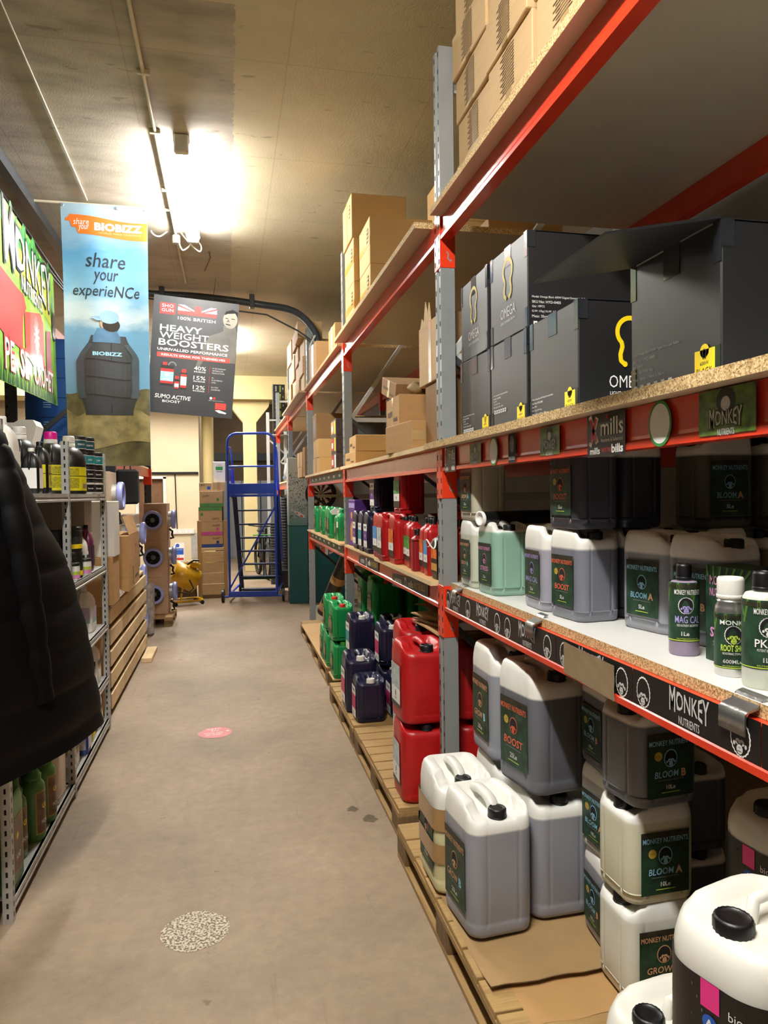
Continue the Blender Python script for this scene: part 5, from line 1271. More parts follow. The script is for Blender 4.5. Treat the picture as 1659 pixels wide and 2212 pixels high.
t = carton('cardboard_box', 'large opened brown carton on top behind the slatted pallet', -1.03, 6.64, .842, .44, .88, .46, CARD, .02, None, [('X', Flat().rect(.05, -.16, .30, -.14, INK, 1).text('ITEM NO', .12, .12, .03, INK, 1).text('QTY', .12, .06, .03, INK, 1).text('N.W.', .12, 0, .03, INK, 1).text('G.W.', .12, -.06, .03, INK, 1).rect(-.12, -.2, -.06, -.05, TAPE, 1))])
part('lid_flap', MB().box(0, .003, -.36, .36, 0, .16, CARD, 0, Matrix.Translation((.218, 0, .46)) @ Matrix.Rotation(radians(-18), 4, 'Y')), t)
carton('cardboard_box', 'white carton standing beside the far steel post', -.98, 5.60, 1.19, .36, .26, .40, WHITEP, 0)
carton('cardboard_box', 'brown carton under the white one beside the far steel post', -.99, 5.60, .842, .36, .30, .347, CARD, 0)
PLASTIC = mat('clear_wrap', '#9a938c', .15, var=.5, scale=12, bump=.9, bscale=18, coat=.8)
mb = MB(); mb.grid(lambda u, v: ((v-.5)*.20, (u-.5)*.42, .03*abs(sin(13*u+4*v))*sin(pi*v)+.035*sin(pi*v)+.02*sin(31*u)*sin(pi*v)), 40, 10, PLASTIC, False); single('plastic_wrap', mb, 'crumpled clear plastic wrap on the slatted pallet', 'plastic wrap', (-.93, 5.98, .842))
single('wooden_plank', MB().box(-.05, .05, -.28, .28, 0, .045, PINE_Y, .003), 'short pale plank on the floor at the far end of the slatted pallet', 'plank', (-.80, 7.62, 0))
# ---------------------------------------------------------------- boxed fans
MDF = mat('mdf_board', '#c5a283', .65, var=.05, scale=6)
MDFE = mat('mdf_pale', '#cbb59a', .65, var=.05)
RINGB = mat('lilac_blue_ring', '#a3aef2', .35, var=.05)
FANIN = mat('fan_blades', '#141a18', .45, var=.3)
def fan_ring(t, M, r=.108, long=.085, tilt=0):
    mb = MB(); mb.lathe([(r*.93, 0), (r*.93, long)], STEEL, 28, cap0=False, cap1=False, T=M); mb.lathe([(r*.90, long), (r*.90, 0)], STEEL, 28, cap0=False, cap1=False, T=M); part('spigot', mb, t)
    mb = MB(); mb.lathe([(r*.94, long*.45), (r*1.08, long*.5), (r*1.13, long*.62), (r*1.13, long*.92), (r*1.06, long*1.06), (r*.90, long*1.06), (r*.80, long*.98), (r*.80, long*.8)], RINGB, 32, cap0=False, cap1=False, T=M); part('seal_ring', mb, t, 'lilac blue seal ring')
    mb = MB(); mb.lathe([(r*.90, .004), (r*.3, .006), (r*.02, .012)], FANIN, 24, cap0=False, T=M)
    for k in range(9):
        a = 2*pi*k/9; mb.add([(r*.3*cos(a), r*.3*sin(a), .014), (r*.86*cos(a+.25), r*.86*sin(a+.25), .016), (r*.86*cos(a+.5), r*.86*sin(a+.5), .030), (r*.3*cos(a+.4), r*.3*sin(a+.4), .030)], [(0, 1, 2, 3)], FANIN, False, M)
    part('impeller', mb, t)
    mb = MB(); mb.lathe([(r*.30, .016), (r*.30, .038), (r*.24, .044), (r*.02, .044)], GREYP, 20, T=M); part('motor_hub', mb, t)
def fan_box(lb, x0, x1, y0, y1, z0, z1, front=True, side=True, m=MDF, group=None, sy=0.0):
    t = thing('boxed_fan', lb, 'boxed fan', ((x0+x1)/2, (y0+y1)/2, z0), 0, group); w, d, h = x1-x0, y1-y0, z1-z0
    part('fan_case', MB().box(-w/2, w/2, -d/2, d/2, 0, h-.001, m, .003), t)
    if front: fan_ring(t, Matrix.Translation((-.03, -d/2, h*.55)) @ Matrix.Rotation(pi/2, 4, 'X'))
    if side:
        fan_ring(t, Matrix.Translation((w/2, sy, h*.55)) @ Matrix.Rotation(pi/2, 4, 'Y'))
        part('power_cable', MB().tube([(w/2+.01, sy, h*.28), (w/2+.05, sy-.01, h*.22), (w/2+.04, sy+.02, h*.12), (w/2+.06, sy, h*.04), (w/2+.02, sy+.01, h*.02)], .014, BLACK, 8), t)
    return t
for k, n in enumerate(('bottom', 'middle', 'top')):
    fan_box(n+' boxed fan of the stack of three brown ones beside the yellow heater', -1.045, -.765, 9.6, 10.1, .115+.472*k, .115+.472*(k+1))
pallet('small pallet under the stack of three boxed fans', -1.25, -.70, 9.35, 10.15, h=.112, nb=5)
for k, n in enumerate(('bottom', 'middle', 'top')):
    fan_box(n+' boxed fan of the pile just before the brown stack, ring towards the aisle', -1.28, -.985, 8.10, 8.62, .02+.47*k, .02+.47*(k+1)-.001, False, True, MDFE)
single('wooden_plank', MB().box(-.15, .15, -.26, .26, 0, .019, OLDWOOD_Y), 'thin board under the pale boxed fans', 'plank', (-1.13, 8.36, 0))
fan_box('boxed fan lying on the brown carton, ring towards the aisle', -1.28, -1.00, 7.16, 7.58, 1.03, 1.45, False, True, MDFE)
single('cardboard_box', MB().box(-.15, .15, -.25, .25, 0, .227, CARD, .003), 'brown carton under the boxed fan behind the slatted pallet', 'carton', (-1.18, 7.40, .801))
fan_box('highest boxed fan beside the hanging black bag', -1.24, -.97, 6.40, 6.82, 1.376, 1.836, False, True, MDFE)
single('cardboard_box', MB().box(-.14, .14, -.22, .22, 0, .072, CARD2, .003), 'flat carton under the highest boxed fan', 'carton', (-1.105, 6.61, 1.303))
mb = MB(); mb.box(-.06, .06, -.13, .13, 0, .60, PLASTIC, .03); single('wrapped_parcel', mb, 'bubble wrapped parcel standing before the brown fan stack', 'parcel', (-.93, 8.86, .0))
# ---------------------------------------------------------------- hanging banners and poster
SKYB, _nt, _b = new_mat('sky_banner_print')
_tc = _nt.nodes.new('ShaderNodeTexCoord'); _sx = _nt.nodes.new('ShaderNodeSeparateXYZ'); _nt.links.new(_tc.outputs['Object'], _sx.inputs[0])
_n = noise(_nt, 2.6, 5, stretch=(1, 1, 2.2)); _ma = _nt.nodes.new('ShaderNodeMath'); _ma.operation = 'MULTIPLY_ADD'; _ma.inputs[1].default_value = .55
_nt.links.new(_n.outputs['Fac'], _ma.inputs[0]); _nt.links.new(_sx.outputs['Z'], _ma.inputs[2])
_mr = _nt.nodes.new('ShaderNodeMapRange'); _mr.inputs['From Min'].default_value = -1.9; _mr.inputs['From Max'].default_value = .3; _nt.links.new(_ma.outputs[0], _mr.inputs['Value'])
_r = ramp(_nt, _mr.outputs[0], [(0, C('#7ba4ba')), (.30, C('#5d90af')), (.50, C('#5a8cab')), (.57, C('#a9bcc2')), (.66, C('#6f9cb8')), (.80, C('#5089b1')), (1, C('#98b2bf'))])
_nt.links.new(_r.outputs[0], _b.inputs['Base Color']); _b.inputs['Roughness'].default_value = .42
_b.inputs['Sheen Weight'].default_value = .1
ROCKB = mat('rock_print', '#5d5836', .5, var=.6, scale=7)
ROCKB2 = mat('pale_rock_print', '#8a7f52', .5, var=.45, scale=9)
VEST = mat('charcoal_print', '#2b3033', .5, var=.2, scale=5); HOOD = mat('denim_print', '#3f6886', .5, var=.2, scale=8); CAPB = mat('cap_print', '#7fa3c6', .5, var=.1)
BW_, BH_ = .69, 2.19
ban = thing('banner', 'tall sky blue cloth banner with a man seen from behind, hung from the ceiling pole', 'banner', (-.972, 6.5, 4.075))
def cloth(u, v, lv):
    y = .014*sin(u*13+.6*sin(v*2.0))*(.35+.65*min(1, -v/1.0))+.012*sin(v*5+u*4)-.0022*lv
    return (u*(1-.03*(-v/BH_))+.012*(-v/BH_)*0, y, v)
mb = MB(); mb.grid(lambda a, b: cloth((a-.5)*BW_, -BH_*b, 0), 40, 90, SKYB, True); part('banner_cloth', mb, ban)
f = Flat()
BRUSH = True
f.text('share', -.185, -.150, .050, WHITE, 2, w=.125, shear=.15, bold=-.005); f.text('your', -.165, -.205, .052, WHITE, 2, w=.085, shear=.15, bold=-.005)
f.text('BIOBIZZ', .11, -.185, .068, WHITE, 2, w=.38, bold=.045); f.text('WORLD WIDE ORGANICS', .12, -.237, .016, PEACHP, 2, w=.34)
INKB = mat('brush_ink', '#1d2733', .6)
for tx, v, hh, ww in (('share', -.465, .120, .32), ('your', -.612, .105, .20), ('experieNCe', -.73, .125, .54)): f.text(tx, .0, v, hh, INKB, 1, w=ww, shear=.18, bold=.004, rot=-.03)
def subd(p, n=6):
    out = []
    for a, b in zip(p, p[1:]+p[:1]): out += [(a[0]+(b[0]-a[0])*i/n, a[1]+(b[1]-a[1])*i/n) for i in range(n)]
    return out
# rocks, figure (printed picture on the cloth)
def rows(lo, hi, v0, v1, m, lv, n=10, nu=14):
    """filled region between two outlines given as functions of the height"""
    vs = []; fs = []
    for j in range(n+1):
        v = v0+(v1-v0)*j/n; a, b = lo(v), hi(v); vs += [(a+(b-a)*i/nu, v) for i in range(nu+1)]
    for j in range(n):
        for i in range(nu): k = j*(nu+1)+i; fs.append((k, k+1, k+nu+2, k+nu+1))
    f.it.append((vs, fs, m, lv))
def cols(lo, hi, m, lv, u0=-.343, u1=.343, nu=40, nv=26):
    vs = []; fs = []
    for i in range(nu+1):
        u = u0+(u1-u0)*i/nu; a, b = lo(u), hi(u); vs += [(u, a+(b-a)*j/nv) for j in range(nv+1)]
    for i in range(nu):
        for j in range(nv): k = i*(nv+1)+j; fs.append((k, k+nv+1, k+nv+2, k+1))
    f.it.append((vs, fs, m, lv))
cols(lambda u: -.265-.02*sin(u*5)+.05*(u < -.22)+.05*(u < -.27), lambda u: -.112-.02*sin(u*6)-.03*(u < -.28), ORANGEP, 1, -.31, .343)
cols(lambda u: -BH_+.002, lambda u: -1.56+.03*sin(9*u)+.02*sin(23*u)-.08*(abs(u) < .12), ROCKB, 1)
cols(lambda u: -2.02+.04*sin(7*u), lambda u: -1.72+.03*sin(11*u+1)+.02*sin(31*u), ROCKB2, 2)
sm = lambda a, b, x: sstep(a, b, x)
_hw = lambda v: .235-.10*sm(-1.30, -1.10, v)-.045*sm(-1.10, -1.06, v)-.05*sm(-1.55, -1.74, v)
rows(lambda v: .0-_hw(v), lambda v: .02+_hw(v), -1.76, -1.09, VEST, 3, 30)
ARM = mat('sleeve_print', '#36454d', .5, var=.25, scale=6)
for s in (-1, 1): rows(lambda v: .01+s*(_hw(v)-.012)-.024-.012*(v < -1.3), lambda v: .01+s*(_hw(v)-.012)+.024, -1.62, -1.16, ARM, 4, 16, 4)
f.poly([(.03, -1.15), (.036, -1.15), (.03, -1.74), (.024, -1.74)], DARKINK, 5)
for vv in (-1.30, -1.45, -1.60): cols(lambda u: vv-.003-.012*sin(9*u), lambda u: vv+.003-.012*sin(9*u), DARKINK, 5, -.17, .19, 12, 1)
rows(lambda v: -.115+.03*sm(-1.11, -1.04, v), lambda v: .105-.03*sm(-1.11, -1.04, v), -1.15, -1.03, HOOD, 4)
f.disc(.02, -.985, .075, TAN_SKIN, 4, 20, .075); f.disc(.035, -1.0, .070, DARKINK, 5, 18, .055)
f.disc(.02, -.935, .080, CAPB, 6, 24, .055); f.poly([(-.135, -.935), (-.04, -.925), (-.02, -.965), (-.08, -.965)], CAPB, 6)
f.text('BIOBIZZ', .0, -1.245, .033, BLUEP, 4, w=.235, bold=.035)
mb = MB(); f.emit(mb, cloth); part('print', mb, ban)
for u in (-.33, -.115, .105, .33):
    mb = MB(); mb.lathe([(.008, -.003), (.014, -.003), (.014, .003), (.008, .003)], STEEL, 16, cap0=False, cap1=False, T=Matrix.Translation((u, -.008, -.018)) @ Matrix.Rotation(pi/2, 4, 'X')); part('eyelet', mb, ban)
PIPEW = mat('cream_conduit', '#cfc6ad', .5, var=.06)
mb = MB(); mb.tube([(-1.53, 6.52, 4.085), (-.45, 6.52, 4.082)], .011, PIPEW, 10); single('banner_pole', mb, 'thin cream pole under the ceiling that carries the sky blue banner', 'pole')
# poster
POST_ = mat('dark_poster', '#2b2c2e', .45, var=.25, scale=2)
t = thing('poster', 'dark board poster with big white lettering and a portrait, hung by a wire', 'poster', (-.305, 7.4, 2.99), rot=(0, radians(4.6), 0))
PW, PH = .815, 1.145
part('poster_board', MB().box(-PW/2, PW/2, 0, .006, -PH/2, PH/2, POST_), t)
f = Flat()
U = lambda x: (x-.0)*PW-PW/2; V = lambda y: PH/2-y*PH
f.rect(U(.075), V(.155), U(.255), V(.06), RED, 1); f.text('SHO', U(.165), V(.085), .030, WHITE, 2, w=.11, bold=-.005); f.text('GUN', U(.165), V(.122), .030, WHITE, 2, w=.11, bold=-.005)
f.rect(U(.285), V(.145), U(.74), V(.062), RED, 1)
for s in (0, 1):
    a, b = (U(.285), U(.475)) if s == 0 else (U(.56), U(.74)); y0, y1 = V(.112), V(.062)
    f.rect(a, y0, b, y1, WHITE, 2); f.poly([(a, y1), (b, y0), (b-.03, y0), (a, y1-.02)] if s == 0 else [(a, y0), (b, y1), (b, y1-.02), (a+.03, y0)], RED, 3)
    f.poly([(a+.06, y1), (b, y1), (b, y0+.012)] if s == 0 else [(a, y1), (a, y0+.012), (b-.06, y1)], mat('flag_dark', '#3a3a3e', .5), 3)
f.text('100% BRITISH', U(.51), V(.178), .030, WHITE, 2, w=.36)
f.text('HEAVY', U(.09), V(.272), .063, WPRINT, 2, al='L', w=.40, bold=.018); f.text('WEIGHT', U(.09), V(.333), .063, WPRINT, 2, al='L', w=.47, bold=.018); f.text('BOOSTERS', U(.085), V(.395), .066, WPRINT, 2, al='L', w=.67, bold=.018)
f.text('UNRIVALLED PERFORMANCE', U(.075), V(.455), .026, WHITE, 2, al='L', w=.67, bold=.01)
f.rect(U(.075), V(.522), U(.93), V(.482), mat('poster_red', '#c93a32', .5), 1); f.text('RESULTS SPEAK FOR THEMSELVES', U(.50), V(.502), .020, WHITE, 2, w=.61, bold=.01)
SK = mat('grey_skin_print', '#8d8778', .5, var=.25, scale=5); SK2 = mat('dim_skin_print', '#55534d', .5, var=.3, scale=4)
f.poly([(U(.60), V(.40)), (U(.68), V(.30)), (U(.83), V(.25)), (U(.83), V(.20)), (U(.97), V(.20)), (U(.995), V(.26)), (U(.995), V(.52)), (U(.62), V(.52)), (U(.56), V(.60)), (U(.52), V(.60))], SK2, 0)
f.disc(U(.905), V(.145), .070, SK, 1, 24, .088); f.poly([(U(.83), V(.11)), (U(.85), V(.075)), (U(.93), V(.055)), (U(.99), V(.075)), (U(.99), V(.12)), (U(.96), V(.085)), (U(.87), V(.095))], BLACKM, 2)
f.line((U(.845), V(.133)), (U(.88), V(.135)), .007, BLACKM, 2); f.line((U(.915), V(.135)), (U(.96), V(.137)), .007, BLACKM, 2); f.poly([(U(.86), V(.165)), (U(.90), V(.165)), (U(.885), V(.14))], SK2, 2); f.line((U(.855), V(.185)), (U(.91), V(.19)), .010, BLACKM, 2)
for k, (p, tx) in enumerate((('40%', ('IN SECONDARY', 'METABOLITE', 'PRODUCTION')), ('15%', ('IN', 'FLOWERING', 'SITES')), ('12%', ('IN STEM', 'DIAMETER')))):
    y = .592+.082*k; f.text(p, U(.585), V(y), .038, WHITE, 2, w=.115); f.text('INCREASE', U(.585), V(y+.030), .014, WHITE, 2, w=.11); f.line((U(.70), V(y-.025)), (U(.70), V(y+.04)), .003, RED, 1)
    for j, q in enumerate(tx): f.text(q, U(.73), V(y-.012+.02*j), .013, WPRINT, 2, al='L')
f.rect(U(.13), V(.765), U(.28), V(.59), SHOPBLACK, 1); f.rect(U(.13), V(.745), U(.28), V(.62), RED, 2); f.rect(U(.13), V(.725), U(.28), V(.645), BLUEP, 3); f.text('SUMO', U(.205), V(.71), .018, WHITE, 4); f.disc(U(.205), V(.67), .022, WPRINT, 4, 14)
f.rect(U(.15), V(.59), U(.20), V(.565), RED, 2); f.ring(U(.26), V(.59), .028, .040, GREYP, 1, 16, 0, pi)
f.rect(U(.36), V(.785), U(.44), V(.64), SHOPBLACK, 1); f.rect(U(.365), V(.77), U(.435), V(.655), RED, 2); f.rect(U(.365), V(.75), U(.435), V(.675), WPRINT, 3); f.rect(U(.375), V(.64), U(.425), V(.61), RED, 2)
f.rect(U(.295), V(.79), U(.35), V(.705), SHOPBLACK, 2); f.rect(U(.297), V(.782), U(.348), V(.722), RED, 3); f.rect(U(.297), V(.77), U(.348), V(.74), WPRINT, 4); f.rect(U(.30), V(.70), U(.345), V(.675), RED, 3)
f.text('SUMO ACTIVE', U(.08), V(.855), .040, WHITE, 2, al='L', w=.34, shear=.12, bold=.02, rot=-.02); f.text('BOOST', U(.17), V(.897), .024, WHITE, 2, al='L', w=.17, bold=.01)
f.disc(U(.735), V(.838), .013, WHITE, 2, 14); f.disc(U(.775), V(.838), .013, RED, 2, 14); f.text('@shogunfertilisers', U(.80), V(.858), .010, WPRINT, 2, w=.15)
f.rect(U(.79), V(.93), U(.92), V(.875), mat('poster_red', '#c93a32'), 1); f.poly([(U(.79), V(.94)), (U(.84), V(.935)), (U(.93), V(.955)), (U(.92), V(.965)), (U(.84), V(.96))], WHITE, 2)
part('print', f.emit(MB(), plane_map((0, -.0004, 0), (1, 0, 0), (0, 0, 1))), t)
part('hanging_wire', MB().tube([(.15, .003, PH/2-.03), (.155, .25, PH/2+.30), (.16, 1.35, PH/2+.52)], .0022, BLACK, 6), t)
# green banner on the left
TRc, TLc, H3 = Vector((-1.56, 7.30, 3.685)), Vector((-1.372, 5.013, 3.555)), 1.20
U3 = (TRc-TLc); L3 = U3.length; U3.normalize(); V3 = Vector((-.008, -.012, 1)).normalized()
t = thing('banner', 'glossy green jungle banner with big grey lettering hanging high on the left', 'banner', TRc)
mp = plane_map(TRc*0, U3, V3, .0012)
JUNG = mat('lime_jungle_print', '#86c02a', .6, var=.35, scale=3, coat=.32); JUNG2 = mat('yellow_jungle_print', '#b9c43a', .6, var=.2, scale=3, coat=.32); LEAFD = mat('leaf_green_print', '#2f7a2c', .6, var=.4, scale=12, coat=.32)
WL = 3.4
mb = MB(); f = Flat(); f.rect(-WL, -H3, 0, 0, JUNG, 0)
Wv = L3; S = lambda s: -Wv+Wv*s
f.poly([(S(.0), -.05), (S(.5), -.05), (S(.85), -.12), (S(.9), -.5), (S(.4), -.42), (S(.0), -.4)], JUNG2, 1)
for k in range(46):
    s = -.35+1.32*k/46; vv = -.02-.10*random.random()-(.12 if s > .86 else 0)*random.random()*3; f.disc(S(s), vv, .045+.02*random.random(), LEAFD if k % 3 else GREENP, 2, 10, .085)
for k in range(40):
    s = -.3+1.28*k/40; hh = .12+.10*random.random(); f.poly([(S(s)-.03, -H3+.005), (S(s)+.03, -H3+.005), (S(s)+.01*random.choice((-1, 1, 3)), -H3+hh)], LEAFD if k % 2 else DKGREENP, 2)
REDB = mat('red_bottle_print', '#c93021', .6, var=.15, scale=3, coat=.32); REDD = mat('deep_red_print', '#9a1a1c', .6, var=.15, coat=.32)
f.poly([(S(-.2), -.47), (S(.18), -.50), (S(.30), -.50), (S(.34), -.58), (S(.28), -.66), (S(.26), -.80), (S(.26), -.92), (S(.0), -.90), (S(-.2), -.85)], REDB, 3)
f.poly([(S(.30), -.62), (S(.62), -.50), (S(.68), -.56), (S(.68), -.92), (S(.45), -.98), (S(.30), -.92)], REDB, 4)
for k in range(14): a = 2*pi*k/14; f.line((S(.52), -.72), (S(.52)+.13*cos(a), -.72+.13*sin(a)*1.2), .022, SHOPBLACK, 5)
f.poly([(S(.74), -.60), (S(.86), -.56), (S(.86), -.98), (S(.72), -1.0)], REDD, 4)
GL_ = mat('banner_silver', '#b9b9ba', .6, var=.12, scale=4, coat=.32); WH_ = mat('banner_white', '#efeeea', .6, coat=.32)
f.text('MONKEY', S(.45), -.215, .35, SHOPBLACK, 6, w=Wv*.90, bold=.05, warp=warp_m, rot=.0); f.text('MONKEY', S(.45), -.215, .30, WH_, 7, w=Wv*.865, bold=.02, warp=warp_m, rot=.0); f.text('MONKEY', S(.45), -.213, .255, GL_, 8, w=Wv*.83, bold=-.005, warp=warp_m, rot=.0)
f.text('NUTRIENTS', S(.46), -.425, .14, SHOPBLACK, 6, w=Wv*.43, bold=.03); f.text('NUTRIENTS', S(.46), -.425, .11, WH_, 7, w=Wv*.40, bold=.01)
monkey(f, S(.945), -.50, .11, GREYP, SHOPBLACK, SHOPBLACK, 6)
f.text('PE', S(.04), -1.0, .23, REDB, 5, w=.34, bold=.05); f.text('PE', S(.04), -1.01, .20, WH_, 6, w=.31, bold=.01, shear=.05)
f.text('SE', S(.27), -1.0, .23, REDB, 5, w=.36, bold=.05); f.text('SE', S(.27), -1.01, .20, WH_, 6, w=.33, bold=.01, shear=.05)
f.text('CROHET', S(.66), -1.01, .21, REDB, 5, w=1.05, bold=.05); f.text('CROHET', S(.66), -1.02, .18, WH_, 6, w=1.0, bold=.01, shear=.05)
f.emit(mb, mp); part('banner_sheet', mb, t)
# ---------------------------------------------------------------- conduits, pipe and cables on the ceiling
mb = MB(); mb.tube([(-.44, 1.0, 4.085), (-.437, 6.98, 4.085), (-.43, 8.7, 4.085)], .012, PIPEW, 10); t = single('conduit', mb, 'cream conduit running along the ceiling left of the fluorescent batten', 'conduit')
for y in (2.6, 4.45, 5.15, 6.1): part('saddle_clip', MB().box(-.475, -.40, y-.012, y+.012, 4.070, 4.099, PIPEW, .003), t)
mb = MB(); mb.tube([(-1.05, 3.2, 4.092), (-1.10, 6.45, 4.092)], .006, PIPEW, 8); single('conduit', mb, 'thin cream cable clipped along the ceiling toward the sky blue banner', 'conduit')
t = thing('junction_box', 'round cream junction box with a loop of white cable below the batten', 'junction box', (-.43, 7.1, 4.035)); part('box_body', MB().lathe([(.03, -.04), (.036, -.035), (.036, .03), (.03, .035)], PIPEW, 20), t)
WCAB = mat('white_cable', '#d9d6cc', .4)
part('cable_loop', MB().tube(smooth([(.02, 0, -.02), (.06, 0, -.10), (.14, 0, -.02), (.10, -.02, .06), (-.05, -.03, .09), (-.20, -.02, .10), (-.22, 0, .05), (-.15, .01, .02), (-.02, .0, .10), (.12, 0, .05), (.22, .0, -.04), (.21, .01, -.10), (.12, 0, -.03), (.03, 0, .08)]), .007, WCAB, 8), t)
GALV = mat('grey_cable_pipe', '#454c52', .4, .3, var=.12)
PP = [(-1.48, 8.92, 4.03), (-.82, 9.0, 4.02), (-.345, 9.0, 4.015), (.089, 9.0, 3.985), (.421, 9.0, 3.95), (.75, 8.85, 3.87), (.92, 8.70, 3.74), (1.03, 8.55, 3.55), (1.06, 8.47, 3.41), (1.035, 8.45, 3.31)]
t = single('pipe', MB().tube(smooth(PP), .042, GALV, 14), 'dark curved pipe under the ceiling that bends down at the racking', 'pipe')
for x, z in ((-.72, 4.02), (.33, 3.962)): part('pipe_clip', MB().box(x-.03, x+.03, 8.95, 9.05, z-.06, min(z+.10, 4.099), DARKSTEEL, .004), t)
single('cable_bunch', MB().tube(smooth([(1.03, 8.44, 3.47), (.97, 8.40, 3.34), (.99, 8.40, 3.24), (1.11, 8.40, 3.29), (1.20, 8.42, 3.26)]), .014, PALEGREY, 8), 'grey cable ends tied to the bent pipe', 'cable')
single('cable', MB().tube([(-1.2, 8.9, 3.97), (-.5, 8.88, 3.90), (.0, 8.86, 3.84), (.5, 8.88, 3.80), (.85, 8.62, 3.56), (1.0, 8.42, 3.40)], .010, DARKSTEEL, 8), 'thin sagging cable below the curved pipe', 'cable')
mb = MB(); mb.prism([(-.035, -.09), (.035, -.09), (.035, .0), (-.035, .0)], -1, 11.0, DARKSTEEL, 'Y'); single('steel_beam', mb, 'dark steel channel along the ceiling above the green banner', 'beam', (-1.56, 0, 4.098))
for k in range(3): single('cable', MB().tube([(-1.62-.02*k, 1.0, 3.93-.03*k), (-1.60-.02*k, 5.5, 3.90-.035*k), (-1.58-.03*k, 6.6, 3.82-.04*k), (-1.62, 8.8, 3.78)], .014, BLACK, 8), ('upper', 'middle', 'lower')[k]+' black cable slung under the dark steel channel', 'cable')
mb = MB(); mb.tube([(0, 0, 0), (.01, 0, -.06), (-.02, 0, -.13), (-.05, 0, -.20)], .006, BROWNP, 8); mb.lathe([(.012, .0), (.012, -.012)], GREYP, 12); single('ceiling_hook', mb, 'small rusty hook hanging from the ceiling right of the batten end', 'hook', (-.14, 7.6, 4.098))
# ---------------------------------------------------------------- racking and blue cartons on the left behind the banners
lr = thing('pallet_racking', 'dark grey and orange racking on the left behind the banners', 'racking', (-1.0, 6.2, 0))
def dpost(): 
    mb = MB(); mb.box(-.045, .045, -.03, .03, 0, 3.6, DARKSTEEL, .003)
    for k in range(40): mb.add([(-.02, -.0306, .06+k*.088), (-.02, -.0306, .075+k*.088), (-.035, -.0306, .075+k*.088), (-.035, -.0306, .06+k*.088)], [(0, 1, 2, 3)], SLOT)
    return mb
for y in (7.12, 10.30):
    for x in (-1.06, -1.9): part('upright_post', dpost(), lr, loc=(x+1.0, y-6.2, 0))
for z in (1.94, 3.50):
    for x in (-1.06, -1.9): b = part('shelf_beam', MB().box(x+1-.025, x+1+.025, .955, 4.06, z-.06, z+.05, REDBEAM, .003), lr); part('beam_connector', MB().box(x+1-.05, x+1+.05, 4.055, 4.14, z-.16, z+.06, ORANGE, .003), b)
part('frame_brace', MB().bar((-.9, .92, 2.0), (-.06, .92, 2.75), .04, .04, DARKSTEEL), lr)
board(-1.95, -1.04, 7.17, 10.25, 1.993, 2.012, 'shelf board under the blue cartons on the left racking', top=PLY, under=PLY, edge=PINE_Y)
BLUEB = mat('blue_carton', '#1d4d8f', .45, var=.10, scale=4)
bn = ('bottom', 'second', 'third', 'fourth', 'fifth', 'top')
for k in range(6):
    t = carton('blue_carton', bn[k]+' blue carton of the stack left of the sky blue banner', -1.63, 7.60, 2.013+.187*k, .46, .36, .185, BLUEB)
    f = Flat(); f.disc(.185, -.01, .032, WHITE, 1, 20); 
    for a in (.5, 2.6, 4.7): f.disc(.185+.016*cos(a), -.01+.016*sin(a), .014, BLUEB, 2, 10)
    for j in range(3): f.rect(-.07, .045-.022*j, .0, .053-.022*j, BLUEP, 1)
    part('print', f.emit(MB(), plane_map((0, -.1806, .0925), (1, 0, 0), (0, 0, 1))), t)
t = carton('cardboard_box', 'small brown carton with white and red shipping label before the blue stack', -1.40, 7.29, 2.013, .24, .20, .12, CARD)
part('shipping_label', Flat().rect(-.045, -.03, .055, .035, WHITE, 0).rect(.042, -.03, .055, .035, RED, 1).text('Fisher', -.01, .02, .012, DARKINK, 1).emit(MB(), plane_map((0, -.1006, .06), (1, 0, 0), (0, 0, 1))), t)
mb = MB(); mb.box(-.10, .10, -.07, .07, -.33, 0, BLACKM, .02); mb.tube([(-.03, 0, 0), (-.02, 0, .07), (.02, 0, .07), (.03, 0, 0)], .006, BLACK, 8); single('black_bag', mb, 'black bag hanging below the racking beam above the boxed fans', 'bag', (-.93, 7.25, 1.88))
# ---------------------------------------------------------------- far walls, column, beam
struct('trim_1', MB().box(X0, X1, 15.3, 16.1, 3.62, CEIL, CREAM2), label='cream downstand beam across the far ceiling')
mb = MB(); mb.box(.345, .625, 15.56, 15.84, 0, 3.2, CREAM2, .01)
def cs(s, z): a, b = .485, 15.70; return [(a+s*sx, b+.14*sy*(1+ (s-.14)*1.2), z) for sx, sy in ((-1, -1), (1, -1), (1, 1), (-1, 1))]
mb.rings([cs(.14, 3.17), cs(.40, 3.50), cs(.42, 3.63)], CREAM2, False); struct('trim_2', mb, label='cream square column with flared head')
wl = MB(); wl.box(X0, -1.92, 16.4, 16.6, 0, CEIL, CREAM); wl.box(-1.33, -.60, 16.4, 16.6, 0, CEIL, CREAM); wl.box(-1.92, -1.33, 16.4, 16.6, 2.02, CEIL, CREAM); wl.box(-1.92, -1.33, 16.4, 16.6, 0, .95, CREAM); wl.box(-.80, -.60, 16.6, 19.8, 0, CEIL, CREAM)
struct('wall_far', wl, label='cream wall at the far left with a boarded window')
mb = MB(); 
for q in ((-1.95, -1.88, .92, 2.05), (-1.37, -1.30, .92, 2.05)): mb.box(q[0], q[1], 16.37, 16.42, q[2], q[3], WHITEP, .004)
mb.box(-1.95, -1.30, 16.37, 16.42, 2.0, 2.06, WHITEP, .004); mb.box(-1.95, -1.30, 16.37, 16.42, .90, .96, WHITEP, .004)
w = ob('window_1', mb.mesh('window_1')); w['kind'] = 'structure'
struct('window_board', MB().box(-1.9, -1.35, 16.47, 16.49, .95, 2.0, mat('brown_board', '#6b4a2e', .7, var=.15)), parent=w)
mb = MB(); n = 24; mb.lathe([(.13, 0), (.13, CEIL)], CREAM2, 24); single('round_column', mb, 'round cream column at the corner of the far wall', 'column', (-.42, 16.9, 0))
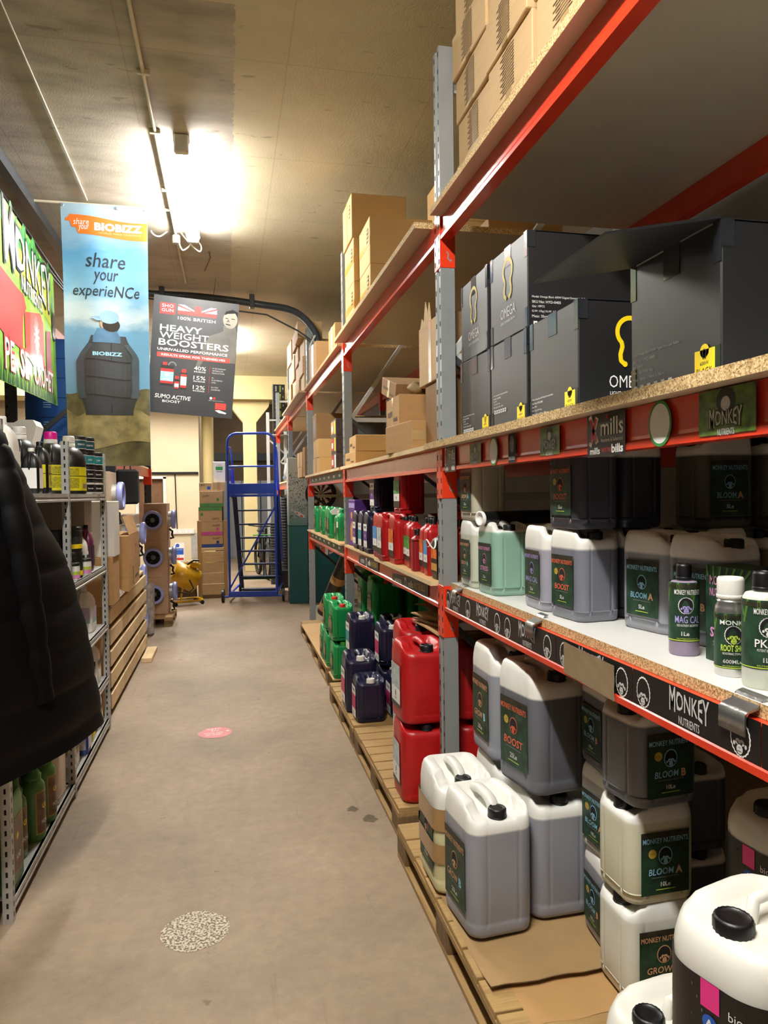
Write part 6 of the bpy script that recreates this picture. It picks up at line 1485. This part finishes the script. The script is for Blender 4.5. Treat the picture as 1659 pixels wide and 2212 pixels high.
mb = MB(); mb.box(-1.85, -.62, 16.34, 16.40, 2.10, 2.15, BLACK, .01); single('cable_tray', mb, 'black bundle of cables along the far cream wall', 'cable')
mb = MB(); mb.tube([(-1.115, 16.385, 2.10), (-1.10, 16.385, 1.3), (-1.09, 16.385, .90)], .012, BLACK, 8); single('cable', mb, 'black cable running down the cream wall to the sockets', 'cable')
t = thing('wall_socket', 'white double sockets on the far cream wall', 'socket', (-.97, 16.39, .84)); part('socket_box', MB().box(-.25, .25, -.035, .0, -.05, .06, WHITEP, .006), t)
for x in (-.12, .12):
    for s in (-1, 1): part('socket_plate', MB().box(x+s*.05-.03, x+s*.05+.03, -.04, -.034, -.03, .03, WHITE, .003), t)
single('plaster_patch', MB().box(-.10, .10, -.012, 0, -.30, .26, mat('grey_plaster', '#a7a49c', .8, var=.15), .004), 'grey plaster patch on the cream wall beside the sockets', 'patch', (-.70, 16.399, .55))
t = thing('safety_sign', 'small white and blue notice below the sockets', 'sign', (-1.05, 16.395, .40)); part('sign_plate', MB().box(-.10, .10, -.006, 0, -.20, .20, WHITE), t)
part('print', Flat().disc(-.04, .14, .04, BLUE2P, 1, 18).rect(-.085, -.06, .085, .08, BLUE2P, 1).rect(-.085, -.18, .085, -.13, RED, 1).ring(-.03, -.095, .018, .026, RED, 1).text('CAUTION', 0, .05, .025, WHITE, 2, w=.12).emit(MB(), plane_map((0, -.0062, 0), (1, 0, 0), (0, 0, 1))), t)
# dim space behind
struct('wall_behind', MB().box(-.6, X1, 19.8, 20.0, 0, CEIL, DIMWALL), label='dim brown wall behind the column')
mb = MB(); mb.box(-.5, 1.6, 19.70, 19.79, 2.55, 2.75, DARKSTEEL); single('steel_beam', mb, 'dark lintel on the wall behind the column', 'beam')
for k in range(3):
    t = thing('metal_locker', ('left', 'middle', 'right')[k]+' grey metal locker behind the ladder', 'locker', (.12+.48*k, 19.3, 0)); part('locker_body', MB().box(-.23, .23, -.25, .25, 0, 2.0, mat('locker_grey', '#9aa0a4', .4, .2, var=.06), .005), t)
    part('handle', MB().box(-.03, .03, -.262, -.25, 1.55, 1.80, DARKSTEEL, .004), t)
# ---------------------------------------------------------------- stacked glove cartons on a timber crate
cr = thing('timber_crate', 'tall crate of pale timber boards carrying the printed cartons', 'crate', (-.245, 11.72, 0))
for k in range(4): part('board', MB().box(-.17, .17, -.02, 0, .06+.172*k, .06+.172*k+.166, PINE_X, .003), cr)
for x in (-.20, .20): part('corner_post', MB().box(x-.030, x+.030, -.05, .0, .02, 1.23, PINE_Z, .003), cr)
part('board', MB().box(-.23, .23, .002, .45, .755, .795, PINE_X, .003), cr); part('base_board', MB().box(-.23, .23, -.02, .45, 0, .055, DARKWOOD, .003), cr)
GLC = [('#1f3f8f', 'blue'), ('#c9559f', 'pink'), ('#4f8f4a', 'green'), ('#4f8f4a', 'green')]
z = .796
for k, (c, n) in enumerate(GLC):
    h = (.195, .215, .235, .25)[k]
    t = carton('glove_carton', ('lowest brown carton with a blue base band', 'brown carton with a pink base band', 'brown carton with a green lid band', 'top brown carton with a green base band')[k]+' on the timber crate', -.265+(0, .0, -.01, .01)[k], 11.96, z, .36, .36, h, CARD2, 0)
    bm = mat('band_'+n, c, .5); f = Flat(); vb = (-h/2, -h/2+.06) if k != 2 else (h/2-.06, h/2)
    f.rect(-.178, vb[0]+.002, .178, vb[1]-.002, bm, 0); f.text('GL897', -.08 if k == 3 else .08, (.05 if k == 3 else (-.07 if k == 2 else .05)), .030, DARKINK, 1, rot=pi if k == 2 else 0); f.rect(.08 if k != 2 else -.15, -.035 if k != 2 else -.02, .12 if k != 2 else -.11, .012 if k != 2 else .025, bm, 1)
    part('print', f.emit(MB(), plane_map((0, -.1806, h/2), (1, 0, 0), (0, 0, 1))), t); z += h+.001
t = carton('glove_carton', 'small brown carton with blue mark at the left on top of the glove cartons', -.345, 11.98, z, .19, .32, .13, CARD2); part('print', Flat().rect(.03, -.04, .08, .01, BLUE2P, 0).text('897', -.04, .03, .030, DARKINK, 0).emit(MB(), plane_map((0, -.1606, .065), (1, 0, 0), (0, 0, 1))), t)
carton('glove_carton', 'brown carton with clear tape at the right on top of the glove cartons', -.135, 11.98, z, .20, .32, .14, CARD2, 0, (CLEARTAPE, .05, 'v'))
t = carton('white_carton', 'white carton with green panel standing on the glove cartons', -.125, 12.02, z+.141, .19, .24, .33, WHITEP); part('print', Flat().rect(-.055, .03, .055, .085, GREENP, 0).text('ORGANIC', 0, .11, .016, GREENP, 0, w=.08).rect(-.045, .0, .045, .01, GREYP, 0).emit(MB(), plane_map((0, -.1206, .165), (1, 0, 0), (0, 0, 1))), t)
single('wrapped_load', MB().box(-.22, .22, -.15, .15, 0, .58, mat('brown_wrap', '#5e4a2c', .2, var=.3, scale=6, bump=.8, bscale=9, coat=.6), .02), 'load wrapped in shiny brown film beside the yellow heater', 'wrapped load', (-.72, 11.85, 0))
# ---------------------------------------------------------------- yellow heater
YEL = mat('yellow_enamel', '#d8a514', .35, var=.06, coat=.3)
t = thing('space_heater', 'yellow drum heater on a wheeled frame beside the boxed fans', 'heater', (-.66, 11.2, 0), .35)
M = Matrix.Translation((0, 0, .42)) @ Matrix.Rotation(radians(-62), 4, 'Y')
mb = MB(); mb.lathe([(.165, -.20), (.175, -.195), (.175, .20), (.15, .205), (.02, .19)], YEL, 28, T=M); part('heater_drum', mb, t)
part('control_box', MB().box(-.08, .08, -.10, .10, .56, .64, YEL, .01, Matrix.Rotation(.25, 4, 'Y')), t); part('handle', MB().tube([(.02, -.1, .60), (.12, -.1, .66), (.20, -.1, .65)], .016, BLACK, 8), t)
part('frame', MB().tube([(-.20, -.16, .06), (.22, -.16, .06), (.25, -.10, .06), (.25, .10, .06), (.22, .16, .06), (-.20, .16, .06)], .016, YEL, 10), t)
for s in (-1, 1): part('leg', MB().tube([(-.10, .14*s, .06), (-.06, .14*s, .30)], .014, YEL, 8), t)
for p in ((.22, -.16), (.22, .16), (-.18, -.16), (-.18, .16)): part('wheel', MB().tube([(p[0], p[1]-.015, .03), (p[0], p[1]+.015, .03)], .03, BLACK, 14), t)
part('power_cable', MB().tube([(.02, -.16, .40), (.08, -.2, .25), (-.02, -.21, .18), (-.16, -.2, .22)], .010, BLACK, 8), t)
# ---------------------------------------------------------------- blue warehouse ladder
BLU = mat('blue_powder_coat', '#1a4ed2', .35, var=.05, coat=.3); TREAD = mat('tread_dark', '#23304e', .6, var=.3)
t = thing('platform_ladder', 'blue wheeled warehouse platform ladder at the end of the aisle', 'ladder', (.36, 11.15, 0), radians(-8))
hw = .355
pts = [(-hw, 0, .10)]+[(-hw, 0, 2.42)]+[(-hw+.14*(1-cos(a)), 0, 2.42+.14*sin(a)) for a in (.4, .8, 1.2, 1.57)]+[(hw-.14*(1-cos(a)), 0, 2.42+.14*sin(a)) for a in (1.57, 1.2, .8, .4)]+[(hw, 0, 2.42), (hw, 0, .10)]
part('end_frame', MB().tube(pts, .019, BLU, 12), t)
part('mid_rail', MB().tube([(-hw, 0, 2.06), (hw, 0, 2.06)], .014, BLU, 10), t)
part('toe_board', MB().box(-hw, hw, -.006, .006, 1.64, 1.80, BLU, .002), t); part('platform', MB().box(-hw, hw, 0, .50, 1.60, 1.635, BLU, .003), t)
part('cross_brace', MB().tube([(hw, 0, 1.46), (-hw, 0, .20)], .013, BLU, 8), t)
part('base_bar', MB().box(-hw, hw, -.02, .02, .09, .16, BLU, .003), t); part('axle', MB().tube([(-.46, 0, .085), (.46, 0, .085)], .013, BLU, 8), t)
y1, yb = .48, 1.25
for s in (-1, 1):
    x = s*(hw-.03)
    part('stringer', MB().bar((x, y1, 1.62), (x, yb, .06), .03, .07, TREAD, up=(1, 0, 0)), t)
    part('handrail', MB().tube([(s*hw, 0, 2.36), (s*hw, .30, 2.36), (s*(hw), .42, 2.28), (s*hw, yb+.05, .50)], .015, BLU, 10), t)
    part('handrail', MB().tube([(s*hw, 0, 2.02), (s*hw, .30, 2.02), (s*hw, .50, 1.70)], .013, BLU, 10), t)
    part('base_rail', MB().tube([(s*hw, 0, .12), (s*hw, yb, .12)], .016, BLU, 8), t)
    part('wheel', MB().tube([(s*.455-.016, 0, .10), (s*.455+.016, 0, .10)], .10, BLACK, 22), t)
    part('foot', MB().lathe([(.025, 0), (.02, .10)], BLACK, 12), t, loc=(s*hw, yb, 0))
for k in range(7):
    z = 1.38-.225*k; yy = y1+(yb-y1)*(1.62-z)/1.56
    part('tread', MB().box(-hw+.03, hw-.03, yy-.10, yy+.06, z-.012, z+.012, TREAD, .003), t)
part('locking_pedal', MB().tube([(-.30, yb-.1, .22), (.30, yb-.1, .22)], .014, GREENP, 8), t, 'green locking bar')
part('locking_rod', MB().tube([(.05, yb-.08, .22), (.05, yb-.08, .95)], .007, BLACK, 6), t)
part('locking_handle', MB().tube([(-.12, yb-.08, .95), (.18, yb-.08, .95)], .010, GREENP, 8), t, 'green handle bar')
# ---------------------------------------------------------------- bicycle, ducts, film behind
t = thing('bicycle', 'dark mountain bicycle parked head on behind the ladder', 'bicycle', (.72, 14.0, 0), .12)
TYRE = mat('tyre_rubber', '#161514', .75, var=.3, bump=.6, bscale=80)
mb = MB(); n = 36; mb.tube([(0, .36*cos(a), .36+.335*sin(a)) for a in [2*pi*i/n for i in range(n+1)]], .030, TYRE, 10); part('front_tyre', mb, t); part('rear_tyre', MB().tube([(0, 1.05+.36*cos(a), .36+.335*sin(a)) for a in [2*pi*i/n for i in range(n+1)]], .030, TYRE, 10), t)
part('fork', MB().tube([(-.06, 0, .36), (-.06, .05, .78), (0, .07, .86), (.06, .05, .78), (.06, 0, .36)], .016, BLACK, 8), t)
part('frame', MB().tube([(0, .08, .98), (0, .10, .80), (0, .62, .34), (0, 1.05, .36), (0, .72, .82), (0, .10, .88)], .020, BLACK, 8), t)
part('handlebar', MB().tube([(-.33, .12, 1.05), (-.12, .06, 1.02), (.12, .06, 1.02), (.33, .12, 1.05)], .013, BLACK, 8), t); part('saddle', MB().box(-.06, .06, .60, .84, .88, .93, BLACK, .02), t)
DUCT = mat('black_duct', '#15161a', .5, var=.25)
for k, (x, y, r, h, n) in enumerate(((1.0, 13.05, .075, 1.62, 'right, tallest'), (.83, 13.25, .09, 1.20, 'left, shorter'))):
    mb = MB(); prof = []
    for i in range(int(h/.05)): prof += [(r, i*.05), (r*.90, i*.05+.025)]
    mb.lathe(prof, DUCT, 20, smooth=False); single('ribbed_duct', mb, 'upright black ribbed duct behind the koi panel, '+n+' one', 'duct', (x, y, 0))
mb = MB(); mb.lathe([(.12, 0), (.14, .30)], BLACK, 22); single('plant_pots', mb, 'black bucket under the ribbed ducts', 'bucket', (.93, 12.75, 0))
for k in range(6):
    t = carton('black_print_carton', ('lowest', 'second', 'third', 'fourth', 'fifth', 'topmost')[k]+' black printed carton high on the white frame behind the racking', 1.03, 14.62, 2.82+.166*k, .24, .22, .165, SHOPBLACK)
    part('print', Flat().text('lumatek', -.06, 0, .03, WHITE, 0, w=.10, rot=pi/2).text('lumatek', .02, 0, .04, LIMEP, 0, w=.12, rot=pi/2).text('600', .08, 0, .02, WHITE, 0, rot=pi/2).emit(MB(), plane_map((0, -.1106, .082), (1, 0, 0), (0, 0, 1))), t)
t = thing('steel_frame', 'white steel frame carrying the black printed cartons', 'frame', (.80, 14.45, 0))
for x in (0, .34): part('upright_post', MB().box(x-.03, x+.03, -.03, .03, 0, 3.25, PALEGREY, .003), t)
part('shelf', MB().box(.03, .40, -.05, .34, 2.80, 2.819, PALEGREY), t)
part('frame_brace', MB().bar((.03, 0, 2.7), (.31, 0, 2.45), .03, .03, PALEGREY), t); part('frame_brace', MB().bar((.03, 0, 3.1), (.31, 0, 3.1), .03, .03, PALEGREY), t)
FILM = mat('clear_bag_film', '#a8adad', .12, var=.35, scale=8, bump=.9, bscale=14, coat=.8)
t = single('plastic_bag', MB().lathe([(.02, 0), (.13, .02), (.15, .14), (.13, .28), (.11, .31), (.03, .30)], FILM, 24), 'clear plastic bag bulging on the shelf past the koi panel', 'bag', (1.08, 12.3, 1.847))
single('plastic_bag', MB().lathe([(.02, 0), (.12, .02), (.14, .08), (.10, .16), (.02, .20)], mat('blue_bag_film', '#4f7fb0', .2, var=.4, scale=8, bump=.8, bscale=14), 20), 'blue plastic bag lying on the high shelf beyond the clear bag', 'bag', (1.10, 12.9, 1.847))
single('floor_fan', MB().lathe([(.16, -.04), (.18, 0), (.16, .04)], DARKSTEEL, 24, T=Matrix.Rotation(pi/2, 4, 'X')), 'round dark fan behind the racking past the koi panel', 'fan', (.86, 14.0, 1.95)) if False else None
# ---------------------------------------------------------------- koi panels and dartboard
def grad_mat(name, z0, z1, a, b_):
    m, nt, b = new_mat(name); tc = nt.nodes.new('ShaderNodeTexCoord'); sx = nt.nodes.new('ShaderNodeSeparateXYZ'); nt.links.new(tc.outputs['Object'], sx.inputs[0])
    mr = nt.nodes.new('ShaderNodeMapRange'); mr.inputs['From Min'].default_value = z0; mr.inputs['From Max'].default_value = z1; nt.links.new(sx.outputs['Z'], mr.inputs['Value'])
    n = noise(nt, 6, 4); ad = nt.nodes.new('ShaderNodeMath'); ad.operation = 'MULTIPLY_ADD'; ad.inputs[1].default_value = .25; nt.links.new(n.outputs['Fac'], ad.inputs[0]); nt.links.new(mr.outputs[0], ad.inputs[2])
    r = ramp(nt, ad.outputs[0], [(.1, C(a)), (1.1, C(b_))]); nt.links.new(r.outputs[0], b.inputs['Base Color']); b.inputs['Roughness'].default_value = .4; return m
KOI = grad_mat('koi_mural_print', 1.1, 1.75, '#2f7575', '#c9ccc2'); KOID = grad_mat('koi_mural_low_print', .2, 1.2, '#115052', '#226666')
KWHITE = mat('koi_white', '#d9c9c3', .5, var=.2, scale=20); KORANGE = mat('koi_orange', '#c9583c', .5, var=.2, scale=20)
def koi(f, u, v, L, a):
    c, s = cos(a), sin(a); P = lambda x, y: (u+x*c-y*s, v+x*s+y*c)
    f.poly([P(-.5*L, 0), P(-.3*L, .13*L), (P(.1*L, .15*L)), P(.45*L, .05*L), P(.5*L, 0), P(.4*L, -.07*L), P(.05*L, -.14*L), P(-.3*L, -.12*L)], KWHITE, 2)
    f.poly([P(.45*L, .03*L), P(.75*L, .12*L), P(.65*L, 0), P(.75*L, -.10*L)], KWHITE, 2); f.poly([P(-.35*L, .1*L), P(-.1*L, .13*L), P(-.12*L, -.05*L), P(-.3*L, 0)], KORANGE, 3); f.poly([P(.1*L, .1*L), P(.3*L, .06*L), P(.2*L, -.06*L)], KORANGE, 3)
def speck(f, u0, u1, v0, v1, n):
    for k in range(n):
        u, v = random.uniform(u0, u1), random.uniform(v0, v1); a = random.random()*3; l = .012+.02*random.random(); f.line((u, v), (u+l*cos(a), v+l*sin(a)), .006, DARKINK if k % 3 else DKGREENP, 1)
t = thing('painted_cabinet', 'tall narrow cabinet with koi fish mural, pale above and teal below', 'cabinet', (1.02, 10.90, 0))
part('upper_door', MB().box(-.14, .14, -.15, .15, 1.16, 2.17, KOI, .004), t); part('lower_door', MB().box(-.14, .14, -.15, .15, 0, 1.155, KOID, .004), t)
f = Flat(); speck(f, -.13, .12, 1.25, 1.95, 170); koi(f, .02, 1.33, .20, 2.6)
part('mural', f.emit(MB(), plane_map((0, -.1508, 0), (1, 0, 0), (0, 0, 1), .0006)), t)
t = thing('painted_cabinet', 'wide teal cabinet with koi mural behind the end of the racking', 'cabinet', (1.50, 10.92, 0))
part('upper_door', MB().box(-.33, .33, -.15, .15, 1.21, 1.85, KOI, .004), t); part('lower_door', MB().box(-.33, .33, -.15, .15, 0, 1.205, KOID, .004), t)
f = Flat(); speck(f, -.32, .0, 1.25, 1.5, 120); koi(f, -.12, .88, .42, 1.9); koi(f, .05, .80, .22, .8); f.rect(-.16, .0, -.157, .55, SHOPBLACK, 1); f.rect(-.32, .55, .32, .553, SHOPBLACK, 1)
part('mural', f.emit(MB(), plane_map((0, -.1508, 0), (1, 0, 0), (0, 0, 1), .0006)), t)
t = thing('dartboard', 'dartboard leaning on the pale cabinet front behind the racking', 'dartboard', (1.36, 10.72, 1.63)); t.scale = (1.22, 1, 1.22)
part('surround', MB().lathe([(.185, -.03), (.19, -.025), (.19, .0), (.17, .004)], BLACK, 36, T=Matrix.Rotation(pi/2, 4, 'X')), t)
f = Flat(); f.disc(0, 0, .165, BLACK, 0, 36)
for k in range(20): f.ring(0, 0, .012, .135, (BLACK, WHITEP)[k % 2], 1, 3, 2*pi*(k-.5)/20, 2*pi*(k+.5)/20)
f.ring(0, 0, .078, .084, RED, 2, 36); f.ring(0, 0, .132, .139, RED, 2, 36); f.disc(0, 0, .014, GREENP, 3, 14); f.disc(0, 0, .006, RED, 4, 10)
part('dart_face', f.emit(MB(), plane_map((0, -.005, 0), (1, 0, 0), (0, 0, 1))), t)
# ---------------------------------------------------------------- marks on the floor
t = single('floor_sticker', Flat().poly([(.115*cos(2*pi*i/30)*(1 if i not in (11, 12, 13) else .82), .115*sin(2*pi*i/30)) for i in range(30)], mat('faded_red_sticker', '#c45f62', .5, var=.12), 0).text('KEEP', 0, .075, .022, WHITE, 1, w=.09).text('2m', -.0, .040, .03, WHITE, 1).text('PLEASE KEEP', -.01, -.01, .020, WHITE, 1, w=.13).text('2M APART', -.01, -.045, .022, WHITE, 1, w=.11).disc(.085, .01, .012, WHITE, 1, 8).emit(MB(), plane_map((0, 0, .0005), (1, 0, 0), (0, 1, 0), .0006)), 'small round red distancing sticker on the floor', 'floor sticker', (-.112, 5.04, 0), .1)
m_, nt_, b_ = new_mat('worn_sticker_residue'); n_ = noise(nt_, 110, 5); r_ = ramp(nt_, n_.outputs['Fac'], [(.44, C('#6b5f50')), (.5, C('#b9aa93')), (.6, C('#d3c7b2'))]); nt_.links.new(r_.outputs[0], b_.inputs['Base Color']); b_.inputs['Roughness'].default_value = .8
single('floor_sticker', Flat().poly([(.125*cos(2*pi*i/40)*(1+.03*sin(9*i)), .125*sin(2*pi*i/40)*(1+.03*sin(7*i))) for i in range(40)], m_, 0).emit(MB(), plane_map((0, 0, .0005), (1, 0, 0), (0, 1, 0))), 'worn pale round sticker remains on the floor in the foreground', 'floor sticker', (-.145, 2.745, 0))
STAIN = mat('dark_floor_stain', '#54462f', .5, var=.3)
for k, (x, y, r) in enumerate(((.60, 3.63, .035), (.665, 3.50, .045))): single('floor_stain', Flat().poly([(r*cos(2*pi*i/16)*(.8+.35*sin(3*i+k)*sin(i)), r*.9*sin(2*pi*i/16)*(1+.3*sin(5*i))) for i in range(16)], STAIN, 0).emit(MB(), plane_map((0, 0, .0004), (1, 0, 0), (0, 1, 0))), ('smaller', 'larger')[k]+' of two dark wet spots beside the pallets', 'floor stain', (x, y, 0))
